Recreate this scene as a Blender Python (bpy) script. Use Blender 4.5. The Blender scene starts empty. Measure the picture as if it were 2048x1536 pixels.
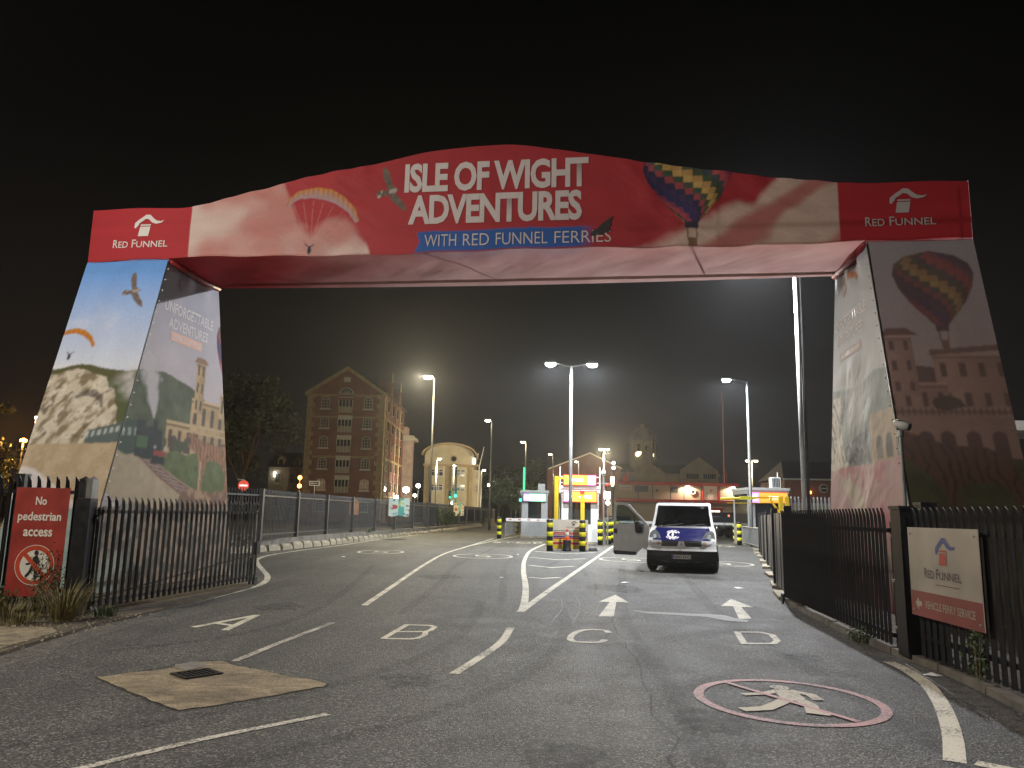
import bpy, math, random
import numpy as np
from mathutils import Vector, Matrix

SC = bpy.context.scene
COL = SC.collection
PI = math.pi
R = math.radians
random.seed(11)

# ------------------------------------------------------------------ camera
cam_data = bpy.data.cameras.new('camera')
cam_data.sensor_fit = 'HORIZONTAL'
cam_data.sensor_width = 36.0
cam_data.lens = 1538.0 / 2048.0 * 36.0
cam_data.clip_start = 0.05
cam_data.clip_end = 4000.0
cam = bpy.data.objects.new('camera', cam_data)
COL.objects.link(cam)
cam.matrix_world = (Matrix.Translation((0, 0, 1.52)) @ Matrix.Rotation(R(99.6), 4, 'X')
                    @ Matrix.Rotation(R(1.15), 4, 'Z'))
SC.camera = cam

# ------------------------------------------------------------------ night sky
world = bpy.data.worlds.new('World')
SC.world = world
world.use_nodes = True
wn, wl = world.node_tree.nodes, world.node_tree.links
wn.clear()
w_out = wn.new('ShaderNodeOutputWorld')
w_bg = wn.new('ShaderNodeBackground')
w_tc = wn.new('ShaderNodeTexCoord')
w_sep = wn.new('ShaderNodeSeparateXYZ')
w_ramp = wn.new('ShaderNodeValToRGB')
wl.new(w_tc.outputs['Generated'], w_sep.inputs[0])
wl.new(w_sep.outputs['Z'], w_ramp.inputs[0])
wl.new(w_ramp.outputs[0], w_bg.inputs[0])
wl.new(w_bg.outputs[0], w_out.inputs[0])
els = w_ramp.color_ramp.elements
els[0].position = 0.0
els[0].color = (0.0085, 0.0076, 0.0069, 1)
els[1].position = 0.58
els[1].color = (0.0004, 0.0004, 0.0003, 1)
for p_, k_ in ((0.22, 0.0056), (0.30, 0.0036), (0.43, 0.0010)):
    e = els.new(p_)
    e.color = (k_, k_ * 0.88, k_ * 0.80, 1)
w_bg.inputs[1].default_value = 0.9

SC.view_settings.view_transform = 'Standard'
SC.view_settings.look = 'None'
SC.view_settings.exposure = 0.6
SC.view_settings.gamma = 1.0
SC.view_settings.use_curve_mapping = False
SC.render.engine = 'CYCLES'
SC.cycles.max_bounces = 5
SC.cycles.diffuse_bounces = 3
SC.cycles.glossy_bounces = 3
SC.cycles.transmission_bounces = 4
SC.cycles.volume_bounces = 0
SC.cycles.transparent_max_bounces = 8
SC.cycles.sample_clamp_indirect = 4.0
SC.cycles.use_denoising = True
SC.cycles.caustics_reflective = False
SC.cycles.caustics_refractive = False

# ------------------------------------------------------------------ helpers
def L(r, g, b):
    f = lambda v: (v / 255 / 12.92) if v <= 10 else ((v / 255 + 0.055) / 1.055) ** 2.4
    return (f(r), f(g), f(b))


class MB:
    """collects boxes, bars, tubes and polygons for ONE mesh"""
    def __init__(self):
        self.v, self.f = [], []

    def add(self, vs, fs):
        n = len(self.v)
        self.v += [tuple(p) for p in vs]
        self.f += [tuple(i + n for i in f) for f in fs]
        return self

    def box(self, x0, x1, y0, y1, z0, z1):
        vs = [(x, y, z) for z in (z0, z1) for y in (y0, y1) for x in (x0, x1)]
        return self.add(vs, [(0, 2, 3, 1), (4, 5, 7, 6), (0, 1, 5, 4), (2, 6, 7, 3), (0, 4, 6, 2), (1, 3, 7, 5)])

    def bar(self, a, b, w, h=None, up=(0, 0, 1)):
        """square bar from a to b"""
        a, b = Vector(a), Vector(b)
        h = h or w
        d = (b - a).normalized()
        u = Vector(up)
        if abs(d.dot(u)) > 0.98:
            u = Vector((1, 0, 0))
        s = d.cross(u).normalized() * w / 2
        t = s.cross(d).normalized() * h / 2
        vs = [p + i * s + j * t for p in (a, b) for i, j in ((-1, -1), (1, -1), (1, 1), (-1, 1))]
        return self.add(vs, [(3, 2, 1, 0), (4, 5, 6, 7), (0, 1, 5, 4), (1, 2, 6, 5), (2, 3, 7, 6), (3, 0, 4, 7)])

    def tube(self, pts, r, n=8, cap=True):
        """round tube through pts; r is a number or a list"""
        pts = [Vector(p) for p in pts]
        rs = r if isinstance(r, (list, tuple)) else [r] * len(pts)
        base = len(self.v)
        for i, p in enumerate(pts):
            d = (pts[min(i + 1, len(pts) - 1)] - pts[max(i - 1, 0)]).normalized()
            u = Vector((0, 0, 1)) if abs(d.z) < 0.95 else Vector((1, 0, 0))
            s = d.cross(u).normalized()
            t = s.cross(d).normalized()
            for k in range(n):
                a = 2 * PI * k / n
                self.v.append(tuple(p + (math.cos(a) * s + math.sin(a) * t) * rs[i]))
        for i in range(len(pts) - 1):
            for k in range(n):
                a, b = base + i * n + k, base + i * n + (k + 1) % n
                self.f.append((a, b, b + n, a + n))
        if cap:
            self.f.append(tuple(base + k for k in range(n))[::-1])
            self.f.append(tuple(base + (len(pts) - 1) * n + k for k in range(n)))
        return self

    def lathe(self, prof, n=16, cx=0.0, cy=0.0, cap=True):
        """prof: list of (radius, z) turned about the vertical"""
        base = len(self.v)
        for r_, z in prof:
            for k in range(n):
                a = 2 * PI * k / n
                self.v.append((cx + r_ * math.cos(a), cy + r_ * math.sin(a), z))
        for i in range(len(prof) - 1):
            for k in range(n):
                a, b = base + i * n + k, base + i * n + (k + 1) % n
                self.f.append((a, b, b + n, a + n))
        if cap:
            self.f.append(tuple(base + k for k in range(n))[::-1])
            self.f.append(tuple(base + (len(prof) - 1) * n + k for k in range(n)))
        return self

    def prism(self, poly, z0, z1):
        """polygon in x, y pulled up from z0 to z1"""
        n = len(poly)
        vs = [(x, y, z0) for x, y in poly] + [(x, y, z1) for x, y in poly]
        fs = [tuple(range(n))[::-1], tuple(range(n, 2 * n))]
        fs += [(i, (i + 1) % n, (i + 1) % n + n, i + n) for i in range(n)]
        return self.add(vs, fs)

    def slab(self, poly, y0, y1):
        """polygon in x, z given a thickness along y"""
        n = len(poly)
        vs = [(x, y0, z) for x, z in poly] + [(x, y1, z) for x, z in poly]
        fs = [tuple(range(n)), tuple(range(n, 2 * n))[::-1]]
        fs += [((i + 1) % n, i, i + n, (i + 1) % n + n) for i in range(n)]
        return self.add(vs, fs)

    def ring(self, outer, inner, y0, y1):
        """a frame: two outlines of equal length in x, z with a thickness along y"""
        n = len(outer)
        vs = [(x, y, z) for y in (y0, y1) for o in (outer, inner) for x, z in o]
        fs = []
        for i in range(n):
            j = (i + 1) % n
            fs += [(i, j, n + j, n + i), (2 * n + j, 2 * n + i, 3 * n + i, 3 * n + j),
                   (j, i, 2 * n + i, 2 * n + j), (n + i, n + j, 3 * n + j, 3 * n + i)]
        return self.add(vs, fs)

    def mesh(self, name, smooth=False):
        m = bpy.data.meshes.new(name)
        m.from_pydata(self.v, [], self.f)
        m.validate()
        if smooth:
            m.polygons.foreach_set('use_smooth', [True] * len(m.polygons))
        m.update()
        return m


def obj(name, mesh, mat, parent=None, loc=(0, 0, 0), rotz=0.0, smooth=False, label=None, kind=None):
    if isinstance(mesh, MB):
        mesh = mesh.mesh(name, smooth)
    if mat is not None and not mesh.materials:
        mesh.materials.append(mat)
    o = bpy.data.objects.new(name, mesh)
    COL.objects.link(o)
    o.location = loc
    o.rotation_euler = (0, 0, rotz)
    if parent is not None:
        o.parent = parent
    if label:
        o['label'] = label
    if kind:
        o['kind'] = kind
    return o


def tag(o, label, cat, group=None):
    o['label'] = label
    o['category'] = cat
    if group:
        o['group'] = group
    return o


def thing(name, label, cat, loc=(0, 0, 0), rotz=0.0, group=None):
    o = bpy.data.objects.new(name, None)
    o.empty_display_size = 0.2
    COL.objects.link(o)
    o.location = loc
    o.rotation_euler = (0, 0, rotz)
    return tag(o, label, cat, group)


def copy_tree(o, parent=None):
    c = o.copy()
    COL.objects.link(c)
    c.parent = parent
    for ch in list(o.children):
        copy_tree(ch, c)
    return c


def dup(o, loc, rotz, label):
    c = copy_tree(o)
    c.location = loc
    c.rotation_euler = (0, 0, rotz)
    c['label'] = label
    return c


def structure(o):
    o['kind'] = 'structure'
    return o


# ------------------------------------------------------------------ materials
def new_mat(name):
    m = bpy.data.materials.new(name)
    m.use_nodes = True
    nt = m.node_tree
    return m, nt, nt.nodes, nt.links, nt.nodes['Principled BSDF']


def plain(name, col, rough=0.6, metal=0.0, var=0.12, scale=6.0, bump=0.0, spec=0.5, coat=0.0):
    """a procedural surface: colour broken up by noise, roughness varied, fine relief"""
    m, nt, n, l, b = new_mat(name)
    tc = n.new('ShaderNodeTexCoord')
    no = n.new('ShaderNodeTexNoise')
    no.inputs['Scale'].default_value = scale
    no.inputs['Detail'].default_value = 6
    l.new(tc.outputs['Object'], no.inputs['Vector'])
    ra = n.new('ShaderNodeValToRGB')
    ra.color_ramp.elements[0].position = 0.3
    ra.color_ramp.elements[1].position = 0.7
    ra.color_ramp.elements[0].color = (*[c * (1 - var) for c in col], 1)
    ra.color_ramp.elements[1].color = (*[min(1, c * (1 + var)) for c in col], 1)
    l.new(no.outputs['Fac'], ra.inputs[0])
    l.new(ra.outputs[0], b.inputs['Base Color'])
    mr = n.new('ShaderNodeMapRange')
    mr.inputs['To Min'].default_value = max(0.02, rough - 0.12)
    mr.inputs['To Max'].default_value = min(1, rough + 0.12)
    l.new(no.outputs['Fac'], mr.inputs['Value'])
    l.new(mr.outputs[0], b.inputs['Roughness'])
    b.inputs['Metallic'].default_value = metal
    b.inputs['Specular IOR Level'].default_value = spec
    b.inputs['Coat Weight'].default_value = coat
    if bump:
        bp = n.new('ShaderNodeBump')
        bp.inputs['Strength'].default_value = bump
        bp.inputs['Distance'].default_value = 0.02
        n2 = n.new('ShaderNodeTexNoise')
        n2.inputs['Scale'].default_value = scale * 6
        n2.inputs['Detail'].default_value = 4
        l.new(tc.outputs['Object'], n2.inputs['Vector'])
        l.new(n2.outputs['Fac'], bp.inputs['Height'])
        l.new(bp.outputs[0], b.inputs['Normal'])
    return m


def glow(name, col, strength):
    m, nt, n, l, b = new_mat(name)
    b.inputs['Base Color'].default_value = (*col, 1)
    b.inputs['Emission Color'].default_value = (*col, 1)
    b.inputs['Emission Strength'].default_value = strength
    return m


def asphalt():
    m, nt, n, l, b = new_mat('asphalt')
    tc = n.new('ShaderNodeTexCoord')
    def noise(s, d=4, vec=None):
        x = n.new('ShaderNodeTexNoise')
        x.inputs['Scale'].default_value = s
        x.inputs['Detail'].default_value = d
        l.new(vec or tc.outputs['Object'], x.inputs['Vector'])
        return x
    vo = n.new('ShaderNodeTexVoronoi')
    vo.inputs['Scale'].default_value = 80
    l.new(tc.outputs['Object'], vo.inputs['Vector'])
    vcol = n.new('ShaderNodeSeparateColor')
    l.new(vo.outputs['Color'], vcol.inputs[0])
    chips = n.new('ShaderNodeValToRGB')
    chips.color_ramp.interpolation = 'LINEAR'
    e = chips.color_ramp.elements
    e[0].position = 0.0; e[0].color = (0.018, 0.018, 0.018, 1)
    e[1].position = 1.0; e[1].color = (0.36, 0.345, 0.32, 1)
    x = e.new(0.45); x.color = (0.055, 0.054, 0.051, 1)
    x = e.new(0.80); x.color = (0.125, 0.122, 0.115, 1)
    l.new(vcol.outputs[0], chips.inputs[0])
    big = noise(0.22, 5)
    med = noise(1.7, 6)
    br = n.new('ShaderNodeValToRGB')
    br.color_ramp.elements[0].position = 0.30; br.color_ramp.elements[0].color = (0.52, 0.52, 0.52, 1)
    br.color_ramp.elements[1].position = 0.72; br.color_ramp.elements[1].color = (1.06, 1.05, 1.01, 1)
    l.new(big.outputs['Fac'], br.inputs[0])
    mr = n.new('ShaderNodeValToRGB')
    mr.color_ramp.elements[0].position = 0.30; mr.color_ramp.elements[0].color = (0.75, 0.75, 0.75, 1)
    mr.color_ramp.elements[1].position = 0.75; mr.color_ramp.elements[1].color = (1.15, 1.14, 1.1, 1)
    l.new(med.outputs['Fac'], mr.inputs[0])
    # long wear streaks along the lanes
    mp = n.new('ShaderNodeMapping')
    mp.inputs['Scale'].default_value = (1.6, 0.10, 1)
    mp.inputs['Rotation'].default_value = (0, 0, R(-9))
    l.new(tc.outputs['Object'], mp.inputs[0])
    st = noise(1.0, 4, mp.outputs[0])
    sr = n.new('ShaderNodeValToRGB')
    sr.color_ramp.elements[0].position = 0.36; sr.color_ramp.elements[0].color = (0.74, 0.74, 0.74, 1)
    sr.color_ramp.elements[1].position = 0.66; sr.color_ramp.elements[1].color = (1.1, 1.1, 1.08, 1)
    l.new(st.outputs['Fac'], sr.inputs[0])
    def mul(a, c):
        x = n.new('ShaderNodeMix'); x.data_type = 'RGBA'; x.blend_type = 'MULTIPLY'
        x.inputs['Factor'].default_value = 1.0
        l.new(a, x.inputs['A']); l.new(c, x.inputs['B'])
        return x.outputs['Result']
    col = mul(mul(mul(chips.outputs[0], br.outputs[0]), mr.outputs[0]), sr.outputs[0])
    l.new(col, b.inputs['Base Color'])
    rr = n.new('ShaderNodeMapRange')
    rr.inputs['To Min'].default_value = 0.55; rr.inputs['To Max'].default_value = 0.9
    l.new(med.outputs['Fac'], rr.inputs['Value'])
    l.new(rr.outputs[0], b.inputs['Roughness'])
    bp = n.new('ShaderNodeBump')
    bp.inputs['Strength'].default_value = 0.75
    bp.inputs['Distance'].default_value = 0.012
    l.new(vo.outputs['Distance'], bp.inputs['Height'])
    bp.invert = True
    l.new(bp.outputs[0], b.inputs['Normal'])
    return m


def road_paint(name, col, wear=0.42):
    """thermoplastic paint worn through to the asphalt"""
    m, nt, n, l, b = new_mat(name)
    tc = n.new('ShaderNodeTexCoord')
    a = n.new('ShaderNodeTexNoise'); a.inputs['Scale'].default_value = 38; a.inputs['Detail'].default_value = 5
    a.inputs['Roughness'].default_value = 0.7
    c = n.new('ShaderNodeTexNoise'); c.inputs['Scale'].default_value = 2.2; c.inputs['Detail'].default_value = 4
    l.new(tc.outputs['Object'], a.inputs[0]); l.new(tc.outputs['Object'], c.inputs[0])
    ad = n.new('ShaderNodeMath'); ad.operation = 'MULTIPLY_ADD'
    ad.inputs[1].default_value = 0.55
    l.new(c.outputs['Fac'], ad.inputs[0]); l.new(a.outputs['Fac'], ad.inputs[2])
    ra = n.new('ShaderNodeValToRGB')
    ra.color_ramp.elements[0].position = wear + 0.10; ra.color_ramp.elements[0].color = (0.07, 0.068, 0.063, 1)
    ra.color_ramp.elements[1].position = wear + 0.26; ra.color_ramp.elements[1].color = (*col, 1)
    l.new(ad.outputs[0], ra.inputs[0])
    l.new(ra.outputs[0], b.inputs['Base Color'])
    b.inputs['Roughness'].default_value = 0.7
    bp = n.new('ShaderNodeBump'); bp.inputs['Strength'].default_value = 0.3; bp.inputs['Distance'].default_value = 0.01
    l.new(a.outputs['Fac'], bp.inputs['Height']); l.new(bp.outputs[0], b.inputs['Normal'])
    return m


def banner_mat(name='printed_vinyl', through=.04):
    """printed vinyl: colour from the print stored on the cloth, slight sheen, lets a little light through"""
    m, nt, n, l, b = new_mat(name)
    at = n.new('ShaderNodeAttribute'); at.attribute_name = 'print'
    l.new(at.outputs['Color'], b.inputs['Base Color'])
    b.inputs['Roughness'].default_value = 0.62
    b.inputs['Specular IOR Level'].default_value = 0.22
    tc = n.new('ShaderNodeTexCoord')
    no = n.new('ShaderNodeTexNoise'); no.inputs['Scale'].default_value = 3.0; no.inputs['Detail'].default_value = 5
    l.new(tc.outputs['Object'], no.inputs[0])
    bp = n.new('ShaderNodeBump'); bp.inputs['Strength'].default_value = 0.25; bp.inputs['Distance'].default_value = 0.02
    l.new(no.outputs['Fac'], bp.inputs['Height']); l.new(bp.outputs[0], b.inputs['Normal'])
    tr = n.new('ShaderNodeBsdfTranslucent')
    l.new(at.outputs['Color'], tr.inputs[0])
    mx = n.new('ShaderNodeMixShader'); mx.inputs[0].default_value = through
    out = n['Material Output']
    l.new(b.outputs[0], mx.inputs[1]); l.new(tr.outputs[0], mx.inputs[2]); l.new(mx.outputs[0], out.inputs[0])
    return m


def glass(name='dark_glass', col=(0.015, 0.018, 0.02), rough=0.05):
    m, nt, n, l, b = new_mat(name)
    b.inputs['Base Color'].default_value = (*col, 1)
    b.inputs['Roughness'].default_value = rough
    b.inputs['Specular IOR Level'].default_value = 0.6
    return m


def clear_glass(name='clear_glass'):
    m, nt, n, l, b = new_mat(name)
    tr = n.new('ShaderNodeBsdfTransparent'); tr.inputs[0].default_value = (0.62, 0.68, 0.66, 1)
    gl = n.new('ShaderNodeBsdfGlossy'); gl.inputs['Roughness'].default_value = 0.03
    fr = n.new('ShaderNodeFresnel'); fr.inputs[0].default_value = 1.5
    mx = n.new('ShaderNodeMixShader')
    l.new(fr.outputs[0], mx.inputs[0]); l.new(tr.outputs[0], mx.inputs[1]); l.new(gl.outputs[0], mx.inputs[2])
    l.new(mx.outputs[0], n['Material Output'].inputs[0])
    return m


def brick_mat(name, c1, c2, mortar, sx=4.5):
    m, nt, n, l, b = new_mat(name)
    tc = n.new('ShaderNodeTexCoord')
    br = n.new('ShaderNodeTexBrick')
    br.inputs['Color1'].default_value = (*c1, 1)
    br.inputs['Color2'].default_value = (*c2, 1)
    br.inputs['Mortar'].default_value = (*mortar, 1)
    br.inputs['Scale'].default_value = sx
    br.inputs['Mortar Size'].default_value = 0.02
    mp = n.new('ShaderNodeMapping'); mp.inputs['Rotation'].default_value = (R(90), 0, 0)
    l.new(tc.outputs['Object'], mp.inputs[0]); l.new(mp.outputs[0], br.inputs['Vector'])
    no = n.new('ShaderNodeTexNoise'); no.inputs['Scale'].default_value = 0.6; no.inputs['Detail'].default_value = 5
    l.new(tc.outputs['Object'], no.inputs[0])
    ra = n.new('ShaderNodeValToRGB')
    ra.color_ramp.elements[0].position = .3; ra.color_ramp.elements[0].color = (.7, .7, .7, 1)
    ra.color_ramp.elements[1].position = .7; ra.color_ramp.elements[1].color = (1.15, 1.15, 1.15, 1)
    l.new(no.outputs['Fac'], ra.inputs[0])
    mx = n.new('ShaderNodeMix'); mx.data_type = 'RGBA'; mx.blend_type = 'MULTIPLY'; mx.inputs['Factor'].default_value = 1
    l.new(br.outputs['Color'], mx.inputs['A']); l.new(ra.outputs[0], mx.inputs['B'])
    l.new(mx.outputs['Result'], b.inputs['Base Color'])
    b.inputs['Roughness'].default_value = 0.85
    return m


def faint_mark(name, col, amount):
    """rubber or damp that only partly covers the tarmac"""
    m, nt, n, l, b = new_mat(name)
    tc = n.new('ShaderNodeTexCoord')
    no = n.new('ShaderNodeTexNoise'); no.inputs['Scale'].default_value = 7; no.inputs['Detail'].default_value = 7
    no.inputs['Roughness'].default_value = .75
    l.new(tc.outputs['Object'], no.inputs[0])
    mr = n.new('ShaderNodeMapRange'); mr.inputs['From Min'].default_value = .38; mr.inputs['From Max'].default_value = .68
    mr.inputs['To Max'].default_value = amount
    l.new(no.outputs['Fac'], mr.inputs['Value'])
    b.inputs['Base Color'].default_value = (*col, 1)
    b.inputs['Roughness'].default_value = .8
    tr = n.new('ShaderNodeBsdfTransparent')
    mx = n.new('ShaderNodeMixShader')
    l.new(mr.outputs[0], mx.inputs[0]); l.new(tr.outputs[0], mx.inputs[1]); l.new(b.outputs[0], mx.inputs[2])
    l.new(mx.outputs[0], n['Material Output'].inputs[0])
    return m


def patch_mat():
    m, nt, n, l, b = new_mat('concrete_patch')
    tc = n.new('ShaderNodeTexCoord')
    def noise(s, vec=None, d=6):
        x = n.new('ShaderNodeTexNoise'); x.inputs['Scale'].default_value = s; x.inputs['Detail'].default_value = d
        x.inputs['Roughness'].default_value = .7
        l.new(vec or tc.outputs['Object'], x.inputs[0]); return x
    mp = n.new('ShaderNodeMapping'); mp.inputs['Rotation'].default_value = (0, 0, R(40)); mp.inputs['Scale'].default_value = (1.0, 2.6, 1)
    l.new(tc.outputs['Object'], mp.inputs[0])
    st, fi, bg = noise(1.6, mp.outputs[0], 4), noise(55, None, 3), noise(2.5)
    st.inputs['Distortion'].default_value = 1.2
    r1 = n.new('ShaderNodeValToRGB')
    r1.color_ramp.elements[0].position = .35; r1.color_ramp.elements[0].color = (.13, .10, .06, 1)
    r1.color_ramp.elements[1].position = .62; r1.color_ramp.elements[1].color = (.31, .25, .155, 1)
    l.new(st.outputs['Fac'], r1.inputs[0])
    r2 = n.new('ShaderNodeValToRGB')
    r2.color_ramp.elements[0].position = .3; r2.color_ramp.elements[0].color = (.45, .45, .45, 1)
    r2.color_ramp.elements[1].position = .7; r2.color_ramp.elements[1].color = (1.35, 1.35, 1.35, 1)
    l.new(fi.outputs['Fac'], r2.inputs[0])
    r3 = n.new('ShaderNodeValToRGB')
    r3.color_ramp.elements[0].position = .3; r3.color_ramp.elements[0].color = (.7, .7, .7, 1)
    r3.color_ramp.elements[1].position = .7; r3.color_ramp.elements[1].color = (1.15, 1.15, 1.15, 1)
    l.new(bg.outputs['Fac'], r3.inputs[0])
    c = r1.outputs[0]
    for q in (r2, r3):
        x = n.new('ShaderNodeMix'); x.data_type = 'RGBA'; x.blend_type = 'MULTIPLY'; x.inputs['Factor'].default_value = 1
        l.new(c, x.inputs['A']); l.new(q.outputs[0], x.inputs['B']); c = x.outputs['Result']
    l.new(c, b.inputs['Base Color'])
    b.inputs['Roughness'].default_value = .92
    bp = n.new('ShaderNodeBump'); bp.inputs['Strength'].default_value = .8; bp.inputs['Distance'].default_value = .01
    l.new(fi.outputs['Fac'], bp.inputs['Height']); l.new(bp.outputs[0], b.inputs['Normal'])
    return m


M = {}
M['asphalt'] = asphalt()
M['paint'] = road_paint('white_road_paint', (0.60, 0.56, 0.44), 0.52)
M['paint_worn'] = road_paint('worn_white_road_paint', (0.50, 0.47, 0.40), 0.60)
M['paint_red'] = road_paint('red_road_paint', (0.42, 0.20, 0.19), 0.53)
M['paint_tan'] = road_paint('tan_road_paint', (0.42, 0.36, 0.24), 0.52)
M['stain'] = road_paint('pale_spill', (0.20, 0.20, 0.20), 0.50)
M['rubber_mark'] = plain('rubber_mark', (0.022, 0.022, 0.022), 0.7, var=0.5, scale=9)
M['concrete'] = plain('concrete', (0.33, 0.29, 0.21), 0.9, var=0.35, scale=2.5, bump=0.6)
M['patch'] = patch_mat()
M['tyre_faint'] = faint_mark('faint_tyre_rubber', (.015, .015, .015), .30)
M['crack'] = faint_mark('crack_sealant', (.008, .008, .008), .75)
M['oil'] = faint_mark('old_oil_stain', (.012, .011, .010), .5)
M['dust'] = faint_mark('pale_dust', (.26, .24, .20), .5)
M['kerb'] = plain('kerb_concrete', (0.17, 0.155, 0.13), 0.9, var=0.4, scale=3, bump=0.5)
M['soil'] = plain('soil', (0.075, 0.058, 0.036), 0.95, var=0.5, scale=7, bump=1.0)
M['vinyl'] = banner_mat()
M['thin_vinyl'] = banner_mat('thin_printed_vinyl', .5)
M['white_print'] = plain('white_print', (0.70, 0.66, 0.63), 0.5, var=0.04)
M['grey_print'] = plain('grey_print', (0.60, 0.54, 0.53), 0.75, var=0.05, spec=.2)
M['bright_print'] = plain('bright_print', (0.82, 0.79, 0.78), 0.75, var=0.04, spec=.2)
M['blue_print'] = plain('blue_print', (0.035, 0.12, 0.36), 0.5, var=0.06)
M['orange_print'] = plain('orange_print', (0.62, 0.28, 0.16), 0.5, var=0.05)
M['black_steel'] = plain('black_powder_coat', (0.012, 0.012, 0.013), 0.38, var=0.35, scale=9, spec=0.5)
M['dark_steel'] = plain('dark_grey_steel', (0.050, 0.050, 0.048), 0.45, var=0.3, scale=5)
M['gate_grey'] = plain('grey_gate_steel', (0.085, 0.083, 0.078), 0.45, var=0.3, scale=5)
M['edge_steel'] = plain('bare_steel', (0.17, 0.17, 0.16), 0.45, 0.2, var=0.25)
M['galv'] = plain('galvanised_steel', (0.30, 0.31, 0.31), 0.45, 0.6, var=0.2, scale=3)
M['white_metal'] = plain('white_painted_metal', (0.66, 0.66, 0.64), 0.45, var=0.07)
M['grey_metal'] = plain('grey_painted_metal', (0.36, 0.37, 0.36), 0.5, var=0.1)
M['yellow'] = plain('yellow_paint', (0.72, 0.50, 0.01), 0.5, var=0.12)
M['hivis'] = plain('yellow_reflective_band', (0.80, 0.76, 0.01), 0.4, var=0.06)
M['black'] = plain('black_plastic', (0.018, 0.018, 0.019), 0.55, var=0.2)
M['red_sign'] = plain('red_sign_face', (0.25, 0.026, 0.018), 0.5, var=0.28, scale=2.5)
M['red_paint'] = plain('red_paint', (0.48, 0.025, 0.02), 0.5, var=0.1)
M['sign_white'] = plain('sign_white', (0.62, 0.59, 0.52), 0.45, var=0.10, scale=2)
M['sign_board'] = plain('weathered_white_board', (0.37, 0.335, 0.28), 0.45, var=0.22, scale=1.6)
M['sign_black'] = plain('sign_black', (0.012, 0.012, 0.012), 0.5)
M['sign_blue'] = plain('sign_blue', (0.06, 0.07, 0.25), 0.5)
M['sign_red'] = plain('sign_red', (0.40, 0.06, 0.05), 0.5)
M['sign_ink'] = plain('sign_ink', (0.10, 0.07, 0.08), 0.5)
M['glass'] = glass()
M['clear'] = clear_glass()
M['warm_glow'] = glow('warm_lamp_glow', (1.0, 0.82, 0.45), 60)
M['cool_glow'] = glow('cool_lamp_glow', (0.92, 0.96, 1.0), 90)
M['white_glow'] = glow('white_lamp_glow', (1.0, 0.94, 0.82), 40)
M['amber_glow'] = glow('amber_lamp_glow', (1.0, 0.40, 0.09), 4.5)
M['green_glow'] = glow('green_lamp_glow', (0.03, 1.0, 0.20), 1.5)
M['teal_glow'] = glow('green_signal_glow', (0.02, 0.95, 0.52), 1.2)
M['far_leaf'] = plain('far_leaf', (0.022, 0.032, 0.012), 0.6, var=0.5, scale=1.2)
M['leaf'] = plain('leaf', (0.045, 0.070, 0.020), 0.6, var=0.5, scale=2)
M['leaf_dry'] = plain('dry_leaf', (0.15, 0.125, 0.045), 0.7, var=0.6, scale=14)
M['bark'] = plain('bark', (0.06, 0.045, 0.03), 0.9, var=0.4, scale=4, bump=0.6)


# ------------------------------------------------------------------ lettering
def text_mesh(s, bold=0.0, spacing=1.0):
    cu = bpy.data.curves.new('text', 'FONT')
    cu.body = s
    cu.size = 1.0
    cu.offset = bold
    cu.space_character = spacing
    cu.resolution_u = 3
    o = bpy.data.objects.new('text', cu)
    COL.objects.link(o)
    bpy.context.view_layer.update()
    dg = bpy.context.evaluated_depsgraph_get()
    me = bpy.data.meshes.new_from_object(o.evaluated_get(dg))
    bpy.data.objects.remove(o)
    bpy.data.curves.remove(cu)
    return me


def lettering(s, origin, u, v, width, height, mat, parent, name='lettering', bold=0.0, spacing=1.0, lift=0.004,
              slant=0.0, label=None):
    """flat letters fitted into width x height; origin is the lower left corner, u and v span the face"""
    me = text_mesh(s, bold, spacing)
    n = len(me.vertices)
    co = np.empty(n * 3, np.float32)
    me.vertices.foreach_get('co', co)
    co = co.reshape(-1, 3)
    lo, hi = co.min(0), co.max(0)
    a = (co[:, 0] - lo[0]) / max(1e-6, hi[0] - lo[0]) * width
    b = (co[:, 1] - lo[1]) / max(1e-6, hi[1] - lo[1]) * height
    a = a + slant * b
    o_, u_, v_ = (np.array(q, float) for q in (origin, u, v))
    nn = np.cross(u_, v_); nn /= np.linalg.norm(nn)
    p = o_ + a[:, None] * u_ + b[:, None] * v_ + nn * lift
    me.vertices.foreach_set('co', p.astype(np.float32).ravel())
    me.update()
    me.materials.clear()
    me.materials.append(mat)
    return obj(name, me, mat, parent, label=label)


def stroke(pts, w, z=0.0, close=False):
    """flat ribbon of width w along a polyline on the ground"""
    mb = MB()
    P = [Vector((p[0], p[1])) for p in pts]
    n = len(P)
    left, right = [], []
    for i in range(n):
        a = P[(i - 1) % n] if (close or i > 0) else None
        c = P[(i + 1) % n] if (close or i < n - 1) else None
        d1 = (P[i] - a).normalized() if a is not None else None
        d2 = (c - P[i]).normalized() if c is not None else None
        if d1 is None: d1 = d2
        if d2 is None: d2 = d1
        n1, n2 = Vector((-d1.y, d1.x)), Vector((-d2.y, d2.x))
        m = (n1 + n2)
        m = m.normalized() if m.length > 1e-3 else n1
        k = min(1.8, 1 / max(0.3, m.dot(n1)))
        left.append(P[i] + m * k * w / 2)
        right.append(P[i] - m * k * w / 2)
    vs = [(p.x, p.y, z) for p in left] + [(p.x, p.y, z) for p in right]
    fs = []
    for i in range(n if close else n - 1):
        j = (i + 1) % n
        fs.append((n + i, n + j, j, i))
    return mb.add(vs, fs)


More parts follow.
